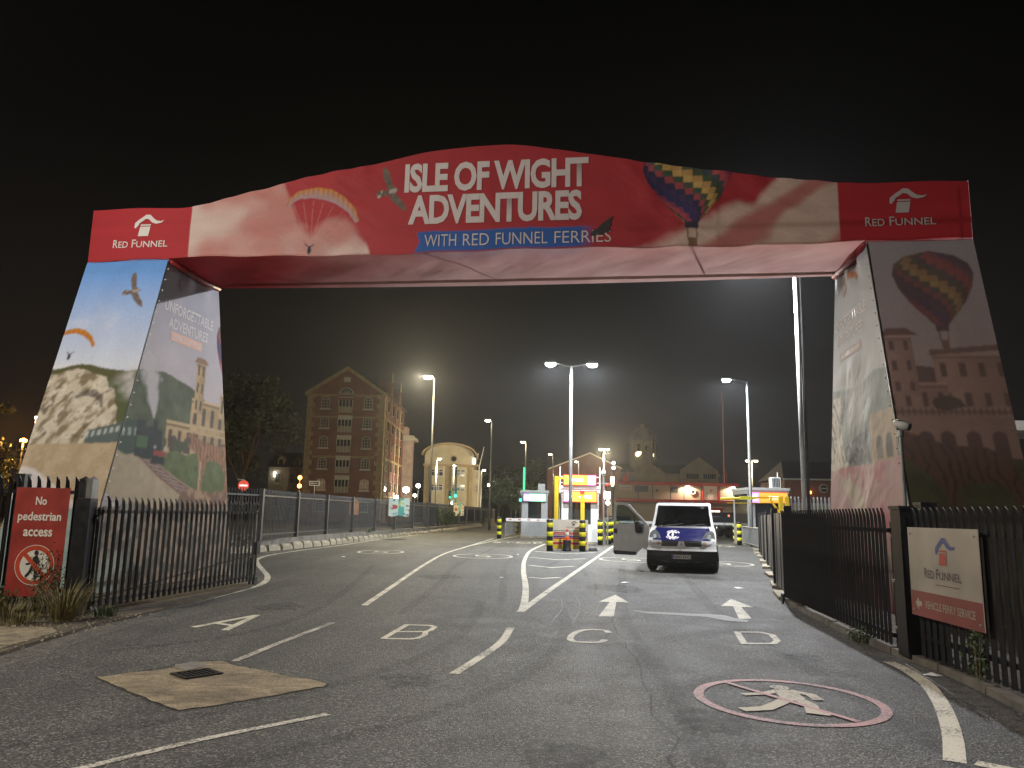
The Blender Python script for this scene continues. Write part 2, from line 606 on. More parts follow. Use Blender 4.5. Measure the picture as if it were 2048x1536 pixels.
def smooth_line(pts, k=6):
    """Catmull-Rom through pts"""
    P = [np.array(p, float) for p in pts]
    P = [2 * P[0] - P[1]] + P + [2 * P[-1] - P[-2]]
    out = []
    for i in range(1, len(P) - 2):
        for j in range(k):
            t = j / k
            a, b, c, d = P[i - 1], P[i], P[i + 1], P[i + 2]
            out.append(0.5 * (2 * b + (c - a) * t + (2 * a - 5 * b + 4 * c - d) * t * t + (3 * b - a - 3 * c + d) * t ** 3))
    out.append(P[-2])
    return [tuple(p) for p in out]


# numpy value noise for the printed cloth
def vnoise(x, y, seed=0):
    xi, yi = np.floor(x).astype(np.int64), np.floor(y).astype(np.int64)
    fx, fy = x - xi, y - yi
    fx, fy = fx * fx * (3 - 2 * fx), fy * fy * (3 - 2 * fy)
    def h(a, b):
        q = (a * 374761393 + b * 668265263 + seed * 974711) & 0x7fffffff
        q = ((q ^ (q >> 13)) * 1274126177) & 0x7fffffff
        return ((q ^ (q >> 16)) & 0xffff) / 65535.0
    return (h(xi, yi) * (1 - fx) + h(xi + 1, yi) * fx) * (1 - fy) + (h(xi, yi + 1) * (1 - fx) + h(xi + 1, yi + 1) * fx) * fy


def fbm(x, y, seed=0, o=5):
    r_, a, t = 0, 0.5, 0
    for i in range(o):
        r_ = r_ + a * vnoise(x * 2 ** i, y * 2 ** i, seed + i)
        t += a
        a *= 0.5
    return r_ / t


def sstep(a, b, x):
    t = np.clip((x - a) / (b - a), 0, 1)
    return t * t * (3 - 2 * t)


def inpoly(x, y, poly):
    r_ = np.zeros(x.shape, bool)
    n = len(poly)
    for i in range(n):
        (x1, y1), (x2, y2) = poly[i], poly[(i + 1) % n]
        if y1 == y2:
            continue
        c = ((y1 > y) != (y2 > y)) & (x < (x2 - x1) * (y - y1) / (y2 - y1) + x1)
        r_ ^= c
    return r_


def mixc(col, c, m):
    m = np.asarray(m, float)[..., None]
    return col * (1 - m) + np.asarray(c, float) * m


def cloth(name, pos, col, nu, nv, parent, label=None, mat='vinyl', soft=0):
    """dense sheet: pos(U, V) -> x, y, z and col(U, V) -> printed colour, stored on the sheet itself"""
    U, V = np.meshgrid(np.linspace(0, 1, nu + 1), np.linspace(0, 1, nv + 1))
    x, y, z = pos(U, V)
    co = np.stack([x, y, z], -1).reshape(-1, 3).astype(np.float32)
    c = col(U, V)
    for _ in range(soft):                     # printed photographs have no knife edges
        p = np.pad(c, ((1, 1), (1, 1), (0, 0)), mode='edge')
        c = (p[1:-1, 1:-1] * 2 + p[:-2, 1:-1] + p[2:, 1:-1] + p[1:-1, :-2] + p[1:-1, 2:]) / 6
    if soft:
        rg = np.random.default_rng(nu * 7 + nv)
        c = c * (1 + .045 * rg.standard_normal(c.shape[:2]))[..., None] * (.90 + .20 * fbm(U * 5, V * 7, nu))[..., None]
    c = np.clip(c, 0.004, 0.85).reshape(-1, 3)
    me = bpy.data.meshes.new(name)
    nvt, nf = (nu + 1) * (nv + 1), nu * nv
    me.vertices.add(nvt)
    me.vertices.foreach_set('co', co.ravel())
    i, j = np.meshgrid(np.arange(nu), np.arange(nv))
    a = (j * (nu + 1) + i).ravel()
    q = np.stack([a, a + 1, a + nu + 2, a + nu + 1], -1).astype(np.int32)
    me.loops.add(nf * 4)
    me.loops.foreach_set('vertex_index', q.ravel())
    me.polygons.add(nf)
    me.polygons.foreach_set('loop_start', np.arange(0, nf * 4, 4, dtype=np.int32))
    me.polygons.foreach_set('use_smooth', np.ones(nf, bool))
    me.update(calc_edges=True)
    at = me.attributes.new('print', 'FLOAT_COLOR', 'POINT')
    at.data.foreach_set('color', np.concatenate([c, np.ones((nvt, 1))], 1).astype(np.float32).ravel())
    me.materials.append(M[mat])
    return obj(name, me, M[mat], parent, label=label)

# ------------------------------------------------------------------ ground and road
g = MB().add([(-420, -120, -0.03), (420, -120, -0.03), (420, 480, -0.03), (-420, 480, -0.03)], [(0, 1, 2, 3)])
structure(obj('ground', g, plain('far_ground', (0.05, 0.048, 0.042), 0.9, var=0.3, scale=0.2)))
road = structure(obj('road', MB().add([(-34, -20, 0), (40, -20, 0), (40, 150, 0), (-34, 150, 0)], [(0, 1, 2, 3)]), M['asphalt']))
road['label'] = 'dark asphalt yard with worn white lane markings'

Z1, Z2, Z3 = 0.004, 0.0055, 0.007


def mark(name, pts, w, mat='paint', z=Z1, label=None, close=False, curve=False):
    if curve:
        pts = smooth_line(pts)
    return obj(name, stroke(pts, w, z, close), M[mat], road, label=label)


def flat(name, poly, mat, z=Z1, label=None, parent=road):
    mb = MB().add([(x, y, z) for x, y in poly], [tuple(range(len(poly)))])
    a = sum(poly[i][0] * poly[(i + 1) % len(poly)][1] - poly[(i + 1) % len(poly)][0] * poly[i][1] for i in range(len(poly)))
    if a < 0:
        mb.f = [f[::-1] for f in mb.f]
    return obj(name, mb, M[mat], parent, label=label)


def letter(name, strokes, w, label):
    mb = MB()
    for i, s in enumerate(strokes):
        t = stroke(smooth_line(s, 4) if len(s) > 3 and i == 0 and name == 'letter_c' else s, w, Z1 + 0.0012 * i)
        mb.add(t.v, t.f)
    return obj('painted_letter', mb, M['paint'], road, label=label)


letter('letter_a', [[(-4.04, 10.31), (-3.63, 11.57)], [(-3.56, 10.09), (-3.63, 11.57)], [(-3.87, 10.66), (-3.60, 10.50)]], 0.10, 'painted letter A')
letter('letter_b', [[(-1.5, 9.70), (-1.37, 10.90), (-1.05, 10.88), (-0.97, 10.75), (-1.0, 10.45), (-1.05, 10.32), (-1.41, 10.27)],
                    [(-1.05, 10.32), (-1.03, 10.05), (-1.09, 9.78), (-1.17, 9.70), (-1.52, 9.70)]], 0.075, 'painted letter B')
letter('letter_c', [[(1.35, 10.55), (1.30, 10.76), (1.08, 10.78), (0.90, 10.50), (0.79, 10.02), (0.82, 9.78), (0.93, 9.73), (1.13, 9.76), (1.22, 9.95)]], 0.085, 'painted letter C')
letter('letter_d', [[(3.12, 10.85), (3.45, 10.86), (3.53, 10.66), (3.43, 10.15), (3.31, 9.93), (2.93, 9.89), (3.13, 10.88)]], 0.085, 'painted letter D')
flat('painted_arrow', [(2.11, 15.54), (2.17, 14.18), (1.95, 14.25), (1.63, 12.22), (1.4, 12.21), (1.83, 14.23), (1.63, 14.23)], 'paint')
flat('painted_arrow', [(4.27, 15.18), (4.28, 13.84), (4.06, 13.8), (3.76, 12.25), (3.55, 12.21), (3.95, 13.92), (3.72, 13.88)], 'paint', Z2)
flat('spill_stain', [(2.06, 13.14), (2.24, 12.92), (2.53, 12.88), (2.89, 12.79), (3.26, 12.76), (3.46, 12.64), (3.52, 12.29),
                     (3.67, 12.13), (3.57, 11.86), (3.28, 12.02), (3.09, 12.39), (2.69, 12.55), (2.27, 12.66), (2.07, 12.93)], 'stain', Z1)
# no-walking roundel
mark('painted_ring', [(2.41 + 0.745 * math.cos(a * PI / 24), 6.90 + 0.80 * math.sin(a * PI / 24)) for a in range(48)], 0.085, 'paint_red', Z2, close=True)
mark('painted_slash', [(2.07, 7.54), (2.70, 6.22)], 0.06, 'paint_red', 0.0095)
fig = MB()
CX, CY = 2.40, 6.93
fig.add([(CX + .10 + .085 * math.cos(a * PI / 7), CY + .46 + .10 * math.sin(a * PI / 7), 0.0062) for a in range(14)], [tuple(range(14))])
for k_, (pts, w_) in enumerate((([(.10, .36), (.07, .02)], .20), ([(.06, .34), (-.12, .20), (-.33, .15)], .085), ([(.14, .34), (.28, .18), (.27, -.02)], .095),
                 ([(.06, .06), (-.12, -.16), (-.28, -.34), (-.50, -.40)], .12), ([(.09, .06), (.13, -.20), (.06, -.44), (.18, -.50)], .115))):
    t_ = stroke([(CX + x, CY + y) for x, y in pts], w_, 0.0066 + .0005 * k_)
    fig.add(t_.v, t_.f)
obj('painted_walking_figure', fig, M['paint_tan'], road)

mark('edge_line', [(4.2, 8.83), (4.17, 8.42), (4.02, 7.73), (3.79, 7.1), (3.52, 6.48), (3.2, 5.83), (2.9, 5.28)], 0.135, curve=True)
mark('edge_line', [(3.03, 5.27), (3.30, 5.03), (3.8, 4.5)], 0.12)
mark('edge_line', [(-5.21, 11.25), (-5.11, 13.01), (-5.01, 15.4), (-5.12, 16.64), (-5.55, 18.24), (-6.34, 20.32), (-7.17, 22.52),
                   (-7.72, 24.31), (-8.0, 26.51), (-7.9, 29.83), (-7.46, 34.75), (-7.19, 40.67), (-6.62, 48.1), (-6.1, 54.34)], 0.13, curve=True)
mark('lane_line', [(-2.34, 13.0), (-2.38, 16.01), (-2.47, 23.09), (-2.40, 29.75), (-1.9, 36.5), (-0.96, 48.79)], 0.11, curve=True)
mark('lane_line', [(-1.88, 36.9), (-1.3, 41.06), (-0.56, 47.13), (1.58, 61.72)], 0.11, z=Z2)
mark('lane_dash', [(-2.74, 8.10), (-2.62, 9.26), (-2.39, 10.95)], 0.085, 'paint_worn', Z2)
mark('lane_dash', [(-2.9, 4.3), (-2.5, 4.8), (-2.02, 5.44), (-1.34, 6.15)], 0.075, 'paint_worn')
mark('lane_dash', [(-0.5, 7.72), (-0.26, 8.7), (-0.06, 9.68), (0.05, 10.81)], 0.10, curve=True)
mark('island_line', [(0.24, 12.75), (0.31, 14.3), (0.38, 17.04), (0.42, 21.86), (0.57, 27.19), (0.96, 33.64), (1.91, 41.38)], 0.13, curve=True)
mark('island_line', [(0.20, 12.55), (0.86, 16.26), (5.53, 41.22)], 0.13, z=Z2)
for c in [[(1.07, 33.02), (2.22, 31.36), (3.62, 32.94)], [(0.78, 28.22), (1.71, 27.07), (2.73, 28.08)],
          [(0.63, 23.87), (1.27, 23.02), (1.97, 23.87)], [(0.51, 19.34), (0.84, 19.09), (1.28, 19.53)]]:
    mark('island_chevron', c, 0.16)
for cx, cy, rx, ry in ((-4.85, 29.9, 0.82, 1.35), (-0.92, 28.4, 1.04, 1.45), (4.37, 28.0, 1.1, 1.45), (7.21, 26.85, 1.05, 1.4)):
    mark('speed_roundel', [(cx + rx * math.cos(a * PI / 20), cy + ry * math.sin(a * PI / 20)) for a in range(40)], 0.10, close=True)
    mark('speed_numeral', [(cx + 0.25, cy + .62), (cx - .22, cy + .62), (cx - .25, cy + .1), (cx + .12, cy + .12), (cx + .26, cy - .15),
                           (cx + .18, cy - .5), (cx - .25, cy - .58)], 0.11, label='painted number 5')
for x0, y0, wd in ((-0.86, 41.5, 2.7), (10.9, 42.2, 1.6)):
    lettering('STOP', (x0, y0, Z1), (1, 0.03, 0), (0, 1, 0), wd, 1.9, M['paint'], road, name='painted_word', bold=0.01, lift=0.0, label='painted word STOP')
    mark('stop_line', [(x0 - 0.2, y0 + 3.2), (x0 + wd + 0.5, y0 + 3.4)], 0.28)
mark('edge_line', [(-5.38, 38.86), (-2.17, 36.81)], 0.09, 'paint_worn')
mark('edge_line', [(-9.15, 28.5), (-8.31, 28.13)], 0.09)
mark('lane_line', [(9.2, 44.0), (10.6, 47.0), (10.4, 52.0)], 0.10, curve=True)
for s in ([(0.99, 15.07), (0.95, 13.9), (0.87, 12.88), (0.64, 11.48)], [(1.3, 15.34), (1.26, 14.0), (1.17, 12.93), (0.94, 11.4)]):
    mark('tyre_mark', s, 0.022, 'rubber_mark', Z1, curve=True)

for w_, s in ((.17, [(-3.4, 5.0), (-2.0, 6.4), (-1.0, 8.3), (-.55, 10.5), (-.45, 14)]), (.17, [(-2.2, 4.4), (-.6, 6.2), (.25, 8.0), (.75, 10.4), (.9, 13.2)]),
              (.15, [(-4.3, 8.4), (-3.3, 9.8), (-2.95, 12), (-3.2, 16), (-3.9, 23)]), (.2, [(1.2, 4.3), (1.5, 7.5), (1.75, 12), (2.6, 18), (3.6, 25)]),
              (.2, [(2.9, 4.2), (3.1, 7.5), (3.3, 12), (4.2, 18), (5.2, 25)]), (.16, [(-1.6, 12.0), (-1.5, 17), (-1.5, 24), (-.8, 33), (.1, 42)]), (.16, [(-.1, 13.5), (-.1, 18), (-.1, 24), (.3, 30)]),
              (.2, [(1.0, 22.5), (1.6, 26), (2.6, 29.5), (3.1, 31.5)]), (.14, [(2.0, 20), (2.2, 24), (2.9, 28), (3.9, 31)])):
    mark('tyre_track', s, w_, 'tyre_faint', .0025, curve=True)
rc = random.Random(4)
for a, b in (((2.0, 19.5), (1.05, 4.0)), ((-6.0, 22), (8.0, 19.6)), ((-2.0, 14.5), (-4.6, 14.0))):
    n_ = 26
    pts = [(a[0] + (b[0] - a[0]) * k / n_ + rc.uniform(-.09, .09), a[1] + (b[1] - a[1]) * k / n_ + rc.uniform(-.12, .12)) for k in range(n_ + 1)]
    mark('crack', pts, .008 if a[1] < 18 else .02, 'crack', .0032)
for x, y, r_, sd in ((1.6, 6.2, .35, 1), (-.9, 7.4, .28, 2), (2.3, 17.0, .7, 3), (-1.6, 19.0, .6, 4), (3.3, 9.0, .25, 5), (-3.6, 12.6, .4, 6), (.4, 5.2, .3, 7), (5.0, 20.4, .6, 8)):
    rr = random.Random(sd)
    flat('oil_stain', [(x + r_ * rr.uniform(.6, 1.15) * math.cos(a * PI / 9), y + r_ * 1.4 * rr.uniform(.6, 1.15) * math.sin(a * PI / 9)) for a in range(18)], 'oil', .0028)
# dust and grit gathered along the edges
mark('edge_dust', [(-4.95, 6.0), (-4.98, 8.2), (-5.02, 9.5), (-5.02, 10.6), (-4.93, 11.1)], .40, 'dust', .0022, curve=True)
mark('edge_dust', [(3.75, 4.6), (3.95, 6.2), (4.18, 7.4), (4.32, 8.4), (4.35, 9.4), (4.45, 10.8), (4.75, 12.8)], .22, 'dust', .0022, curve=True)

def ragged(poly, step=.07, amp=.012, seed=1):
    rr = random.Random(seed)
    out = []
    for i in range(len(poly)):
        a, b = Vector(poly[i]), Vector(poly[(i + 1) % len(poly)])
        n_ = max(1, int((b - a).length / step))
        for k in range(n_):
            p = a.lerp(b, k / n_)
            out.append((p.x + rr.uniform(-amp, amp), p.y + rr.uniform(-amp, amp)))
    return out


# concrete reinstatement round a gully
patch = flat('concrete_patch', ragged([(-3.66, 7.25), (-3.45, 7.5), (-3.30, 7.60), (-3.19, 7.73), (-3.23, 7.89), (-3.11, 8.05), (-2.96, 8.07), (-2.84, 8.12), (-2.67, 7.9),
     (-2.40, 7.74), (-2.15, 7.55), (-1.93, 7.41), (-1.73, 7.31), (-1.59, 7.17), (-1.59, 7.07), (-1.76, 6.90), (-1.94, 6.67), (-2.10, 6.52), (-2.26, 6.34), (-2.47, 6.17), (-2.60, 6.27),
     (-2.74, 6.39), (-2.90, 6.53), (-3.04, 6.65), (-3.20, 6.82), (-3.36, 6.96), (-3.53, 7.12)]), 'patch', 0.006, label='tan concrete repair patch set in the asphalt')
flat('patch_joint', ragged([(x_ + (x_ + 2.65) * .035, y_ + (y_ - 7.1) * .05) for x_, y_ in [(-3.66, 7.25), (-3.45, 7.5), (-3.23, 7.89), (-3.11, 8.05), (-2.84, 8.12), (-2.67, 7.9), (-2.15, 7.55), (-1.73, 7.31), (-1.59, 7.17), (-1.59, 7.07),
     (-1.94, 6.67), (-2.26, 6.34), (-2.47, 6.17), (-2.74, 6.39), (-3.04, 6.65), (-3.36, 6.96)]], .06, .02, 3), 'crack', .0042)
grate = thing('drain_grate', 'black iron drain grate set in the tan concrete patch', 'drain', (-2.855, 7.45, 0.0), R(48))
gm = MB()
for k in range(7):
    gm.box(-0.155 + k * 0.048, -0.135 + k * 0.048, -0.12, 0.12, 0.008, 0.018)
obj('bars', gm, M['black_steel'], grate)
gm = MB().box(-0.18, 0.18, -0.155, -0.12, 0.008, 0.020).box(-0.18, 0.18, 0.12, 0.155, 0.008, 0.020)
gm.box(-0.18, -0.157, -0.119, 0.119, 0.008, 0.020).box(0.157, 0.18, -0.119, 0.119, 0.008, 0.020)
obj('frame', gm, M['black_steel'], grate)
obj('pit_dark_sheet', MB().box(-0.156, 0.156, -0.119, 0.119, 0.0066, 0.0072), M['sign_black'], grate)  # thin black sheet in place of the shaded hollow below the bars
flat('broken_concrete', ragged([(-3.22, 7.86), (-3.12, 8.03), (-2.98, 7.98), (-2.90, 7.80), (-3.02, 7.63), (-3.15, 7.70)], .05, .012, 5), 'kerb', 0.010)

# verge at the left, with a worn concrete strip, and the pavement behind the gates
vl = [(-5.05, 6.0), (-5.13, 8.16), (-5.19, 8.75), (-5.22, 9.52), (-5.27, 10.35), (-5.16, 11.05), (-5.06, 12.89), (-5.0, 15.4), (-5.3, 17.2), (-9.5, 19.5), (-14, 24), (-30, 24), (-30, 6.0)]
verge = structure(obj('verge', MB().prism(vl, -0.02, 0.035), M['soil']))
strip = structure(obj('pavement', MB().prism([(-5.22, 8.1), (-5.27, 8.8), (-5.30, 9.45), (-5.55, 9.75), (-6.6, 9.75), (-9, 9.2), (-9, 7.6), (-6.2, 7.9)], 0.0, 0.05), plain('gritty_path', (.20, .165, .105), .95, var=.5, scale=9, bump=1.0)))
obj('pebbles', (lambda mb: [mb.lathe([(r_, 0.036), (r_ * .7, 0.036 + r_)], 5, x, y) for x, y, r_ in
    [(random.uniform(-6.6, -5.0), random.uniform(8.2, 11.2), random.uniform(.005, .017)) for _ in range(420)]] and mb)(MB()), M['concrete'], verge, kind='stuff')

# right kerb with a raised strip under the gate and fence
kl = [(5.10, 14.6), (4.82, 12.6), (4.55, 10.6), (4.46, 9.3), (4.46, 8.3), (4.34, 7.3), (4.15, 6.2), (4.0, 5.0), (3.95, 3.0)]
kerb = structure(obj('kerb', MB(), M['kerb']))
for i in range(len(kl) - 1):
    a, b = Vector(kl[i]), Vector(kl[i + 1])
    n_ = max(1, round((b - a).length / 0.9))
    for k in range(n_):
        p, q = a.lerp(b, k / n_), a.lerp(b, (k + 1) / n_ - 0.022)
        d = (q - p).normalized(); s = Vector((-d.y, d.x)) * 0.13
        s = s if s.x > 0 else -s
        h = 0.085 + random.uniform(-.02, .015)
        obj('kerb_stone', MB().prism([tuple(p), tuple(p + s), tuple(q + s), tuple(q)], -0.02, h), M['kerb'], kerb)
back = [(x + 0.131, y) for x, y in kl]
structure(obj('verge', MB().prism(back + [(9, 3.0), (9, 14.6)], -0.02, 0.065), M['soil']))
# flat stones along the right-hand fence
for i, (x, y) in enumerate([(12.1, 38.4), (11.0, 34.7), (10.2, 31.9), (9.15, 28.3), (8.22, 25.15), (7.15, 21.5), (6.2, 18.3), (5.45, 15.8)]):
    o = obj('kerb_stone', MB().prism([(-.16, -.75), (.16, -.72), (.18, .75), (-.15, .72)], 0.0, 0.07), M['concrete'], kerb, (x + 0.05, y, 0), R(-15.5 + random.uniform(-3, 3)))
    o['kind'] = ''
    del o['kind']

# raised edge below the left-hand fence: flat coping over rough bagged-concrete blocks
wl_ = [(-9.6, 26.2), (-9.0, 27.9), (-8.45, 30.9), (-7.95, 35.0), (-7.55, 39.5), (-7.1, 44.5), (-6.75, 48.5), (-5.95, 55.0), (-5.35, 61), (-4.45, 76), (-3.3, 95), (-2.5, 116)]
edge = structure(obj('retaining_kerb', MB(), M['kerb']))
for i in range(len(wl_) - 1):
    a, b = Vector(wl_[i]), Vector(wl_[i + 1])
    ln = (b - a).length
    d = (b - a).normalized(); s = Vector((-d.y, d.x))
    n_ = max(1, round(ln / 1.0))
    for k in range(n_):
        p, q = a.lerp(b, k / n_), a.lerp(b, (k + 1) / n_)
        m = (p + q) / 2
        hw, hh = (q - p).length * 0.5 * random.uniform(.78, .92), random.uniform(.20, .27)
        mb = MB()
        vs = []
        for zz, sc, ins in ((-.02, 1.0, 0.0), (hh * .6, .97, .02), (hh, .80, .09)):
            vs += [(-hw * sc, ins + random.uniform(-.02, .02), zz), (hw * sc, ins + random.uniform(-.02, .02), zz), (hw * sc, .30, zz), (-hw * sc, .30, zz)]
        fs = [(8, 9, 10, 11)]
        for lv in (0, 4):
            fs += [(lv + j, lv + (j + 1) % 4, lv + 4 + (j + 1) % 4, lv + 4 + j) for j in range(4)]
        mb.add(vs, fs)
        obj('bagged_block', mb, M['concrete'], edge, (m.x, m.y, 0), math.atan2(d.y, d.x))
    s2 = s if s.x < 0 else -s
    obj('coping', MB().prism([tuple(a + s2 * .18), tuple(b + s2 * .18), tuple(b + s2 * 3.0), tuple(a + s2 * 3.0)], -0.02, 0.44), M['kerb'], edge)

# scraps of litter on the tarmac
for i, (x, y, lab) in enumerate([(-0.15, 19.0, 'white paper scrap beside the island line of the road'), (-5.5, 26.2, 'white paper scrap on the tarmac near the left kerb'),
                                 (2.7, 18.3, 'small white scrap on the tarmac between the two lane arrows and the island'), (-1.55, 4.72, 'tiny white scrap on the tarmac at the bottom edge'),
                                 (4.30, 8.1, 'white litter scrap lying in the right-hand gutter'), (5.1, 17.5, 'small white scrap in front of the parked van'),
                                 (0.35, 29.8, 'crumpled white scrap by the striped notice board')]):
    s = 0.05 + 0.02 * (i % 3)
    mb = MB().add([(-s, -s, .006), (s, -s * .7, .012), (s * .8, s, .006), (-s * .9, s * .8, .02), (0, 0, .03)], [(0, 1, 4), (1, 2, 4), (2, 3, 4), (3, 0, 4)])
    tag(obj('paper_scrap', mb, M['white_metal'], None, (x, y, 0), i * 1.3), lab, 'litter')
# ------------------------------------------------------------------ the fabric gantry
GA = R(7.68)
gantry = thing('entrance_gantry', 'giant fabric-covered entrance arch with red beam and two photo-printed legs', 'gantry', (-0.34, 13.87, 0), -GA)
TOPS = [(-8.40, 7.50), (-6.3, 7.49), (-5.75, 7.57), (-4.81, 7.82), (-3.99, 8.0), (-2.97, 8.17), (-1.96, 8.34), (-1.27, 8.48), (-0.67, 8.54), (0.31, 8.53),
        (1.18, 8.41), (1.93, 8.23), (2.86, 8.06), (4.31, 7.80), (5.19, 7.66), (6.2, 7.52), (8.40, 7.47)]
TX, TZ = np.array([p[0] for p in TOPS]), np.array([p[1] for p in TOPS])
RED = np.array((0.345, 0.032, 0.038))
SMX, ZB, DEP = 8.385, 6.40, 2.0


def top_z(s):
    return sum(np.interp(s + d, TX, TZ) for d in (-.25, -.12, 0, .12, .25)) / 5


def balloon(col, s, z, cx, zb, zt, hw, tilt=0.0, dim=1.0):
    """patterned hot-air balloon drawn on the cloth"""
    t = (z - zb) / (zt - zb)
    c = cx + tilt * (z - zb)
    prof = np.interp(t, [0, .12, .3, .5, .68, .82, .93, 1.0], [.14, .34, .66, .90, 1.0, .92, .62, 0.0]) * hw
    m = (np.abs(s - c) < prof) & (t > 0) & (t < 1)
    ang = np.arcsin(np.clip((s - c) / np.maximum(prof, 1e-3), -1, 1)) / PI + .5
    gore = np.floor(ang * 13).astype(int)
    row = np.floor(t * 13 + .4).astype(int)
    k = (row + gore) % 13
    pal = np.array([(.50, .30, .05), (.42, .22, .05), (.06, .09, .04), (.05, .06, .07), (.40, .04, .05), (.38, .03, .05), (.20, .03, .08),
                    (.03, .03, .10), (.04, .03, .10), (.06, .03, .09), (.03, .03, .07), (.30, .04, .05), (.05, .08, .05)])
    pc = pal[k] * (0.65 + 0.6 * np.sin(ang * PI))[..., None] * (1 - .25 * (np.abs(ang * 13 - gore - .5) > .44))[..., None] * dim
    pc = pc * .80 + pc.mean(-1, keepdims=True) * .20
    col = np.where(m[..., None], pc, col)
    skirt = (t < .02) & (t > -.06) & (np.abs(s - c) < hw * .15)
    col = np.where(skirt[..., None], np.array((.05, .04, .06)), col)
    rope = (t <= -.06) & (t > -.17) & (np.abs(np.abs(s - c) - hw * .10) < .012)
    bask = (t <= -.17) & (t > -.27) & (np.abs(s - c) < hw * .10)
    col = np.where(rope[..., None], np.array((.20, .12, .10)), col)
    return np.where(bask[..., None], np.array((.22, .12, .08)), col)


def bird(col, s, z, cx, cz, k, rot=0.0, c=(.13, .10, .08)):
    ca, sa = math.cos(rot), math.sin(rot)
    a = ((s - cx) * ca + (z - cz) * sa) / k
    b = (-(s - cx) * sa + (z - cz) * ca) / k
    n = fbm(a * 9, b * 9, 5, 3)
    wing = [(-.10, .05), (-.16, .35), (-.24, .62), (-.20, .96), (-.10, 1.0), (.02, .86), (.06, .55), (.10, .25), (.26, .05), (.34, .02), (.28, -.06), (.20, -.10),
            (.34, -.35), (.50, -.62), (.58, -.92), (.46, -.86), (.30, -.74), (.12, -.52), (-.02, -.30), (-.10, -.14), (-.34, -.16), (-.52, -.20), (-.58, -.02), (-.46, .10), (-.30, .08)]
    m = inpoly(a, b, wing)
    cc = np.array(c) * (0.6 + 0.9 * n)[..., None]
    cc = mixc(cc, (.40, .34, .30), (np.abs(a - .10) < .16) & (np.abs(b) < .07) | ((a < -.3) & (n > .5)))
    return np.where(m[..., None], cc, col)


def wing_arc(col, s, z, pts, c1=(.55, .22, .03), c2=(.35, .26, .30)):
    m = inpoly(s, z, pts)
    xs = [p[0] for p in pts]
    n = len(pts) // 2
    up, lo = sorted(pts[:n]), sorted(pts[n:])
    zu = np.interp(s, [p[0] for p in up], [p[1] for p in up])
    zl = np.interp(s, [p[0] for p in lo], [p[1] for p in lo])
    t = np.clip((zu - z) / np.maximum(zu - zl, 1e-3), 0, 1)
    rib = 0.85 + 0.15 * np.sign(np.sin(s * 60))
    cc = np.array(c1) * (1 - t)[..., None] * rib[..., None] + np.array(c2) * t[..., None]
    return np.where(m[..., None], cc, col)


def figure(col, s, z, cx, cz, k=.1):
    m = (((s - cx) / (.35 * k)) ** 2 + ((z - cz) / (.8 * k)) ** 2 < 1) | (np.abs((z - cz - .5 * k) - np.abs(s - cx) * .7) < .12 * k) & (np.abs(s - cx) < .9 * k)
    return np.where(m[..., None], np.array((.03, .03, .06)), col)


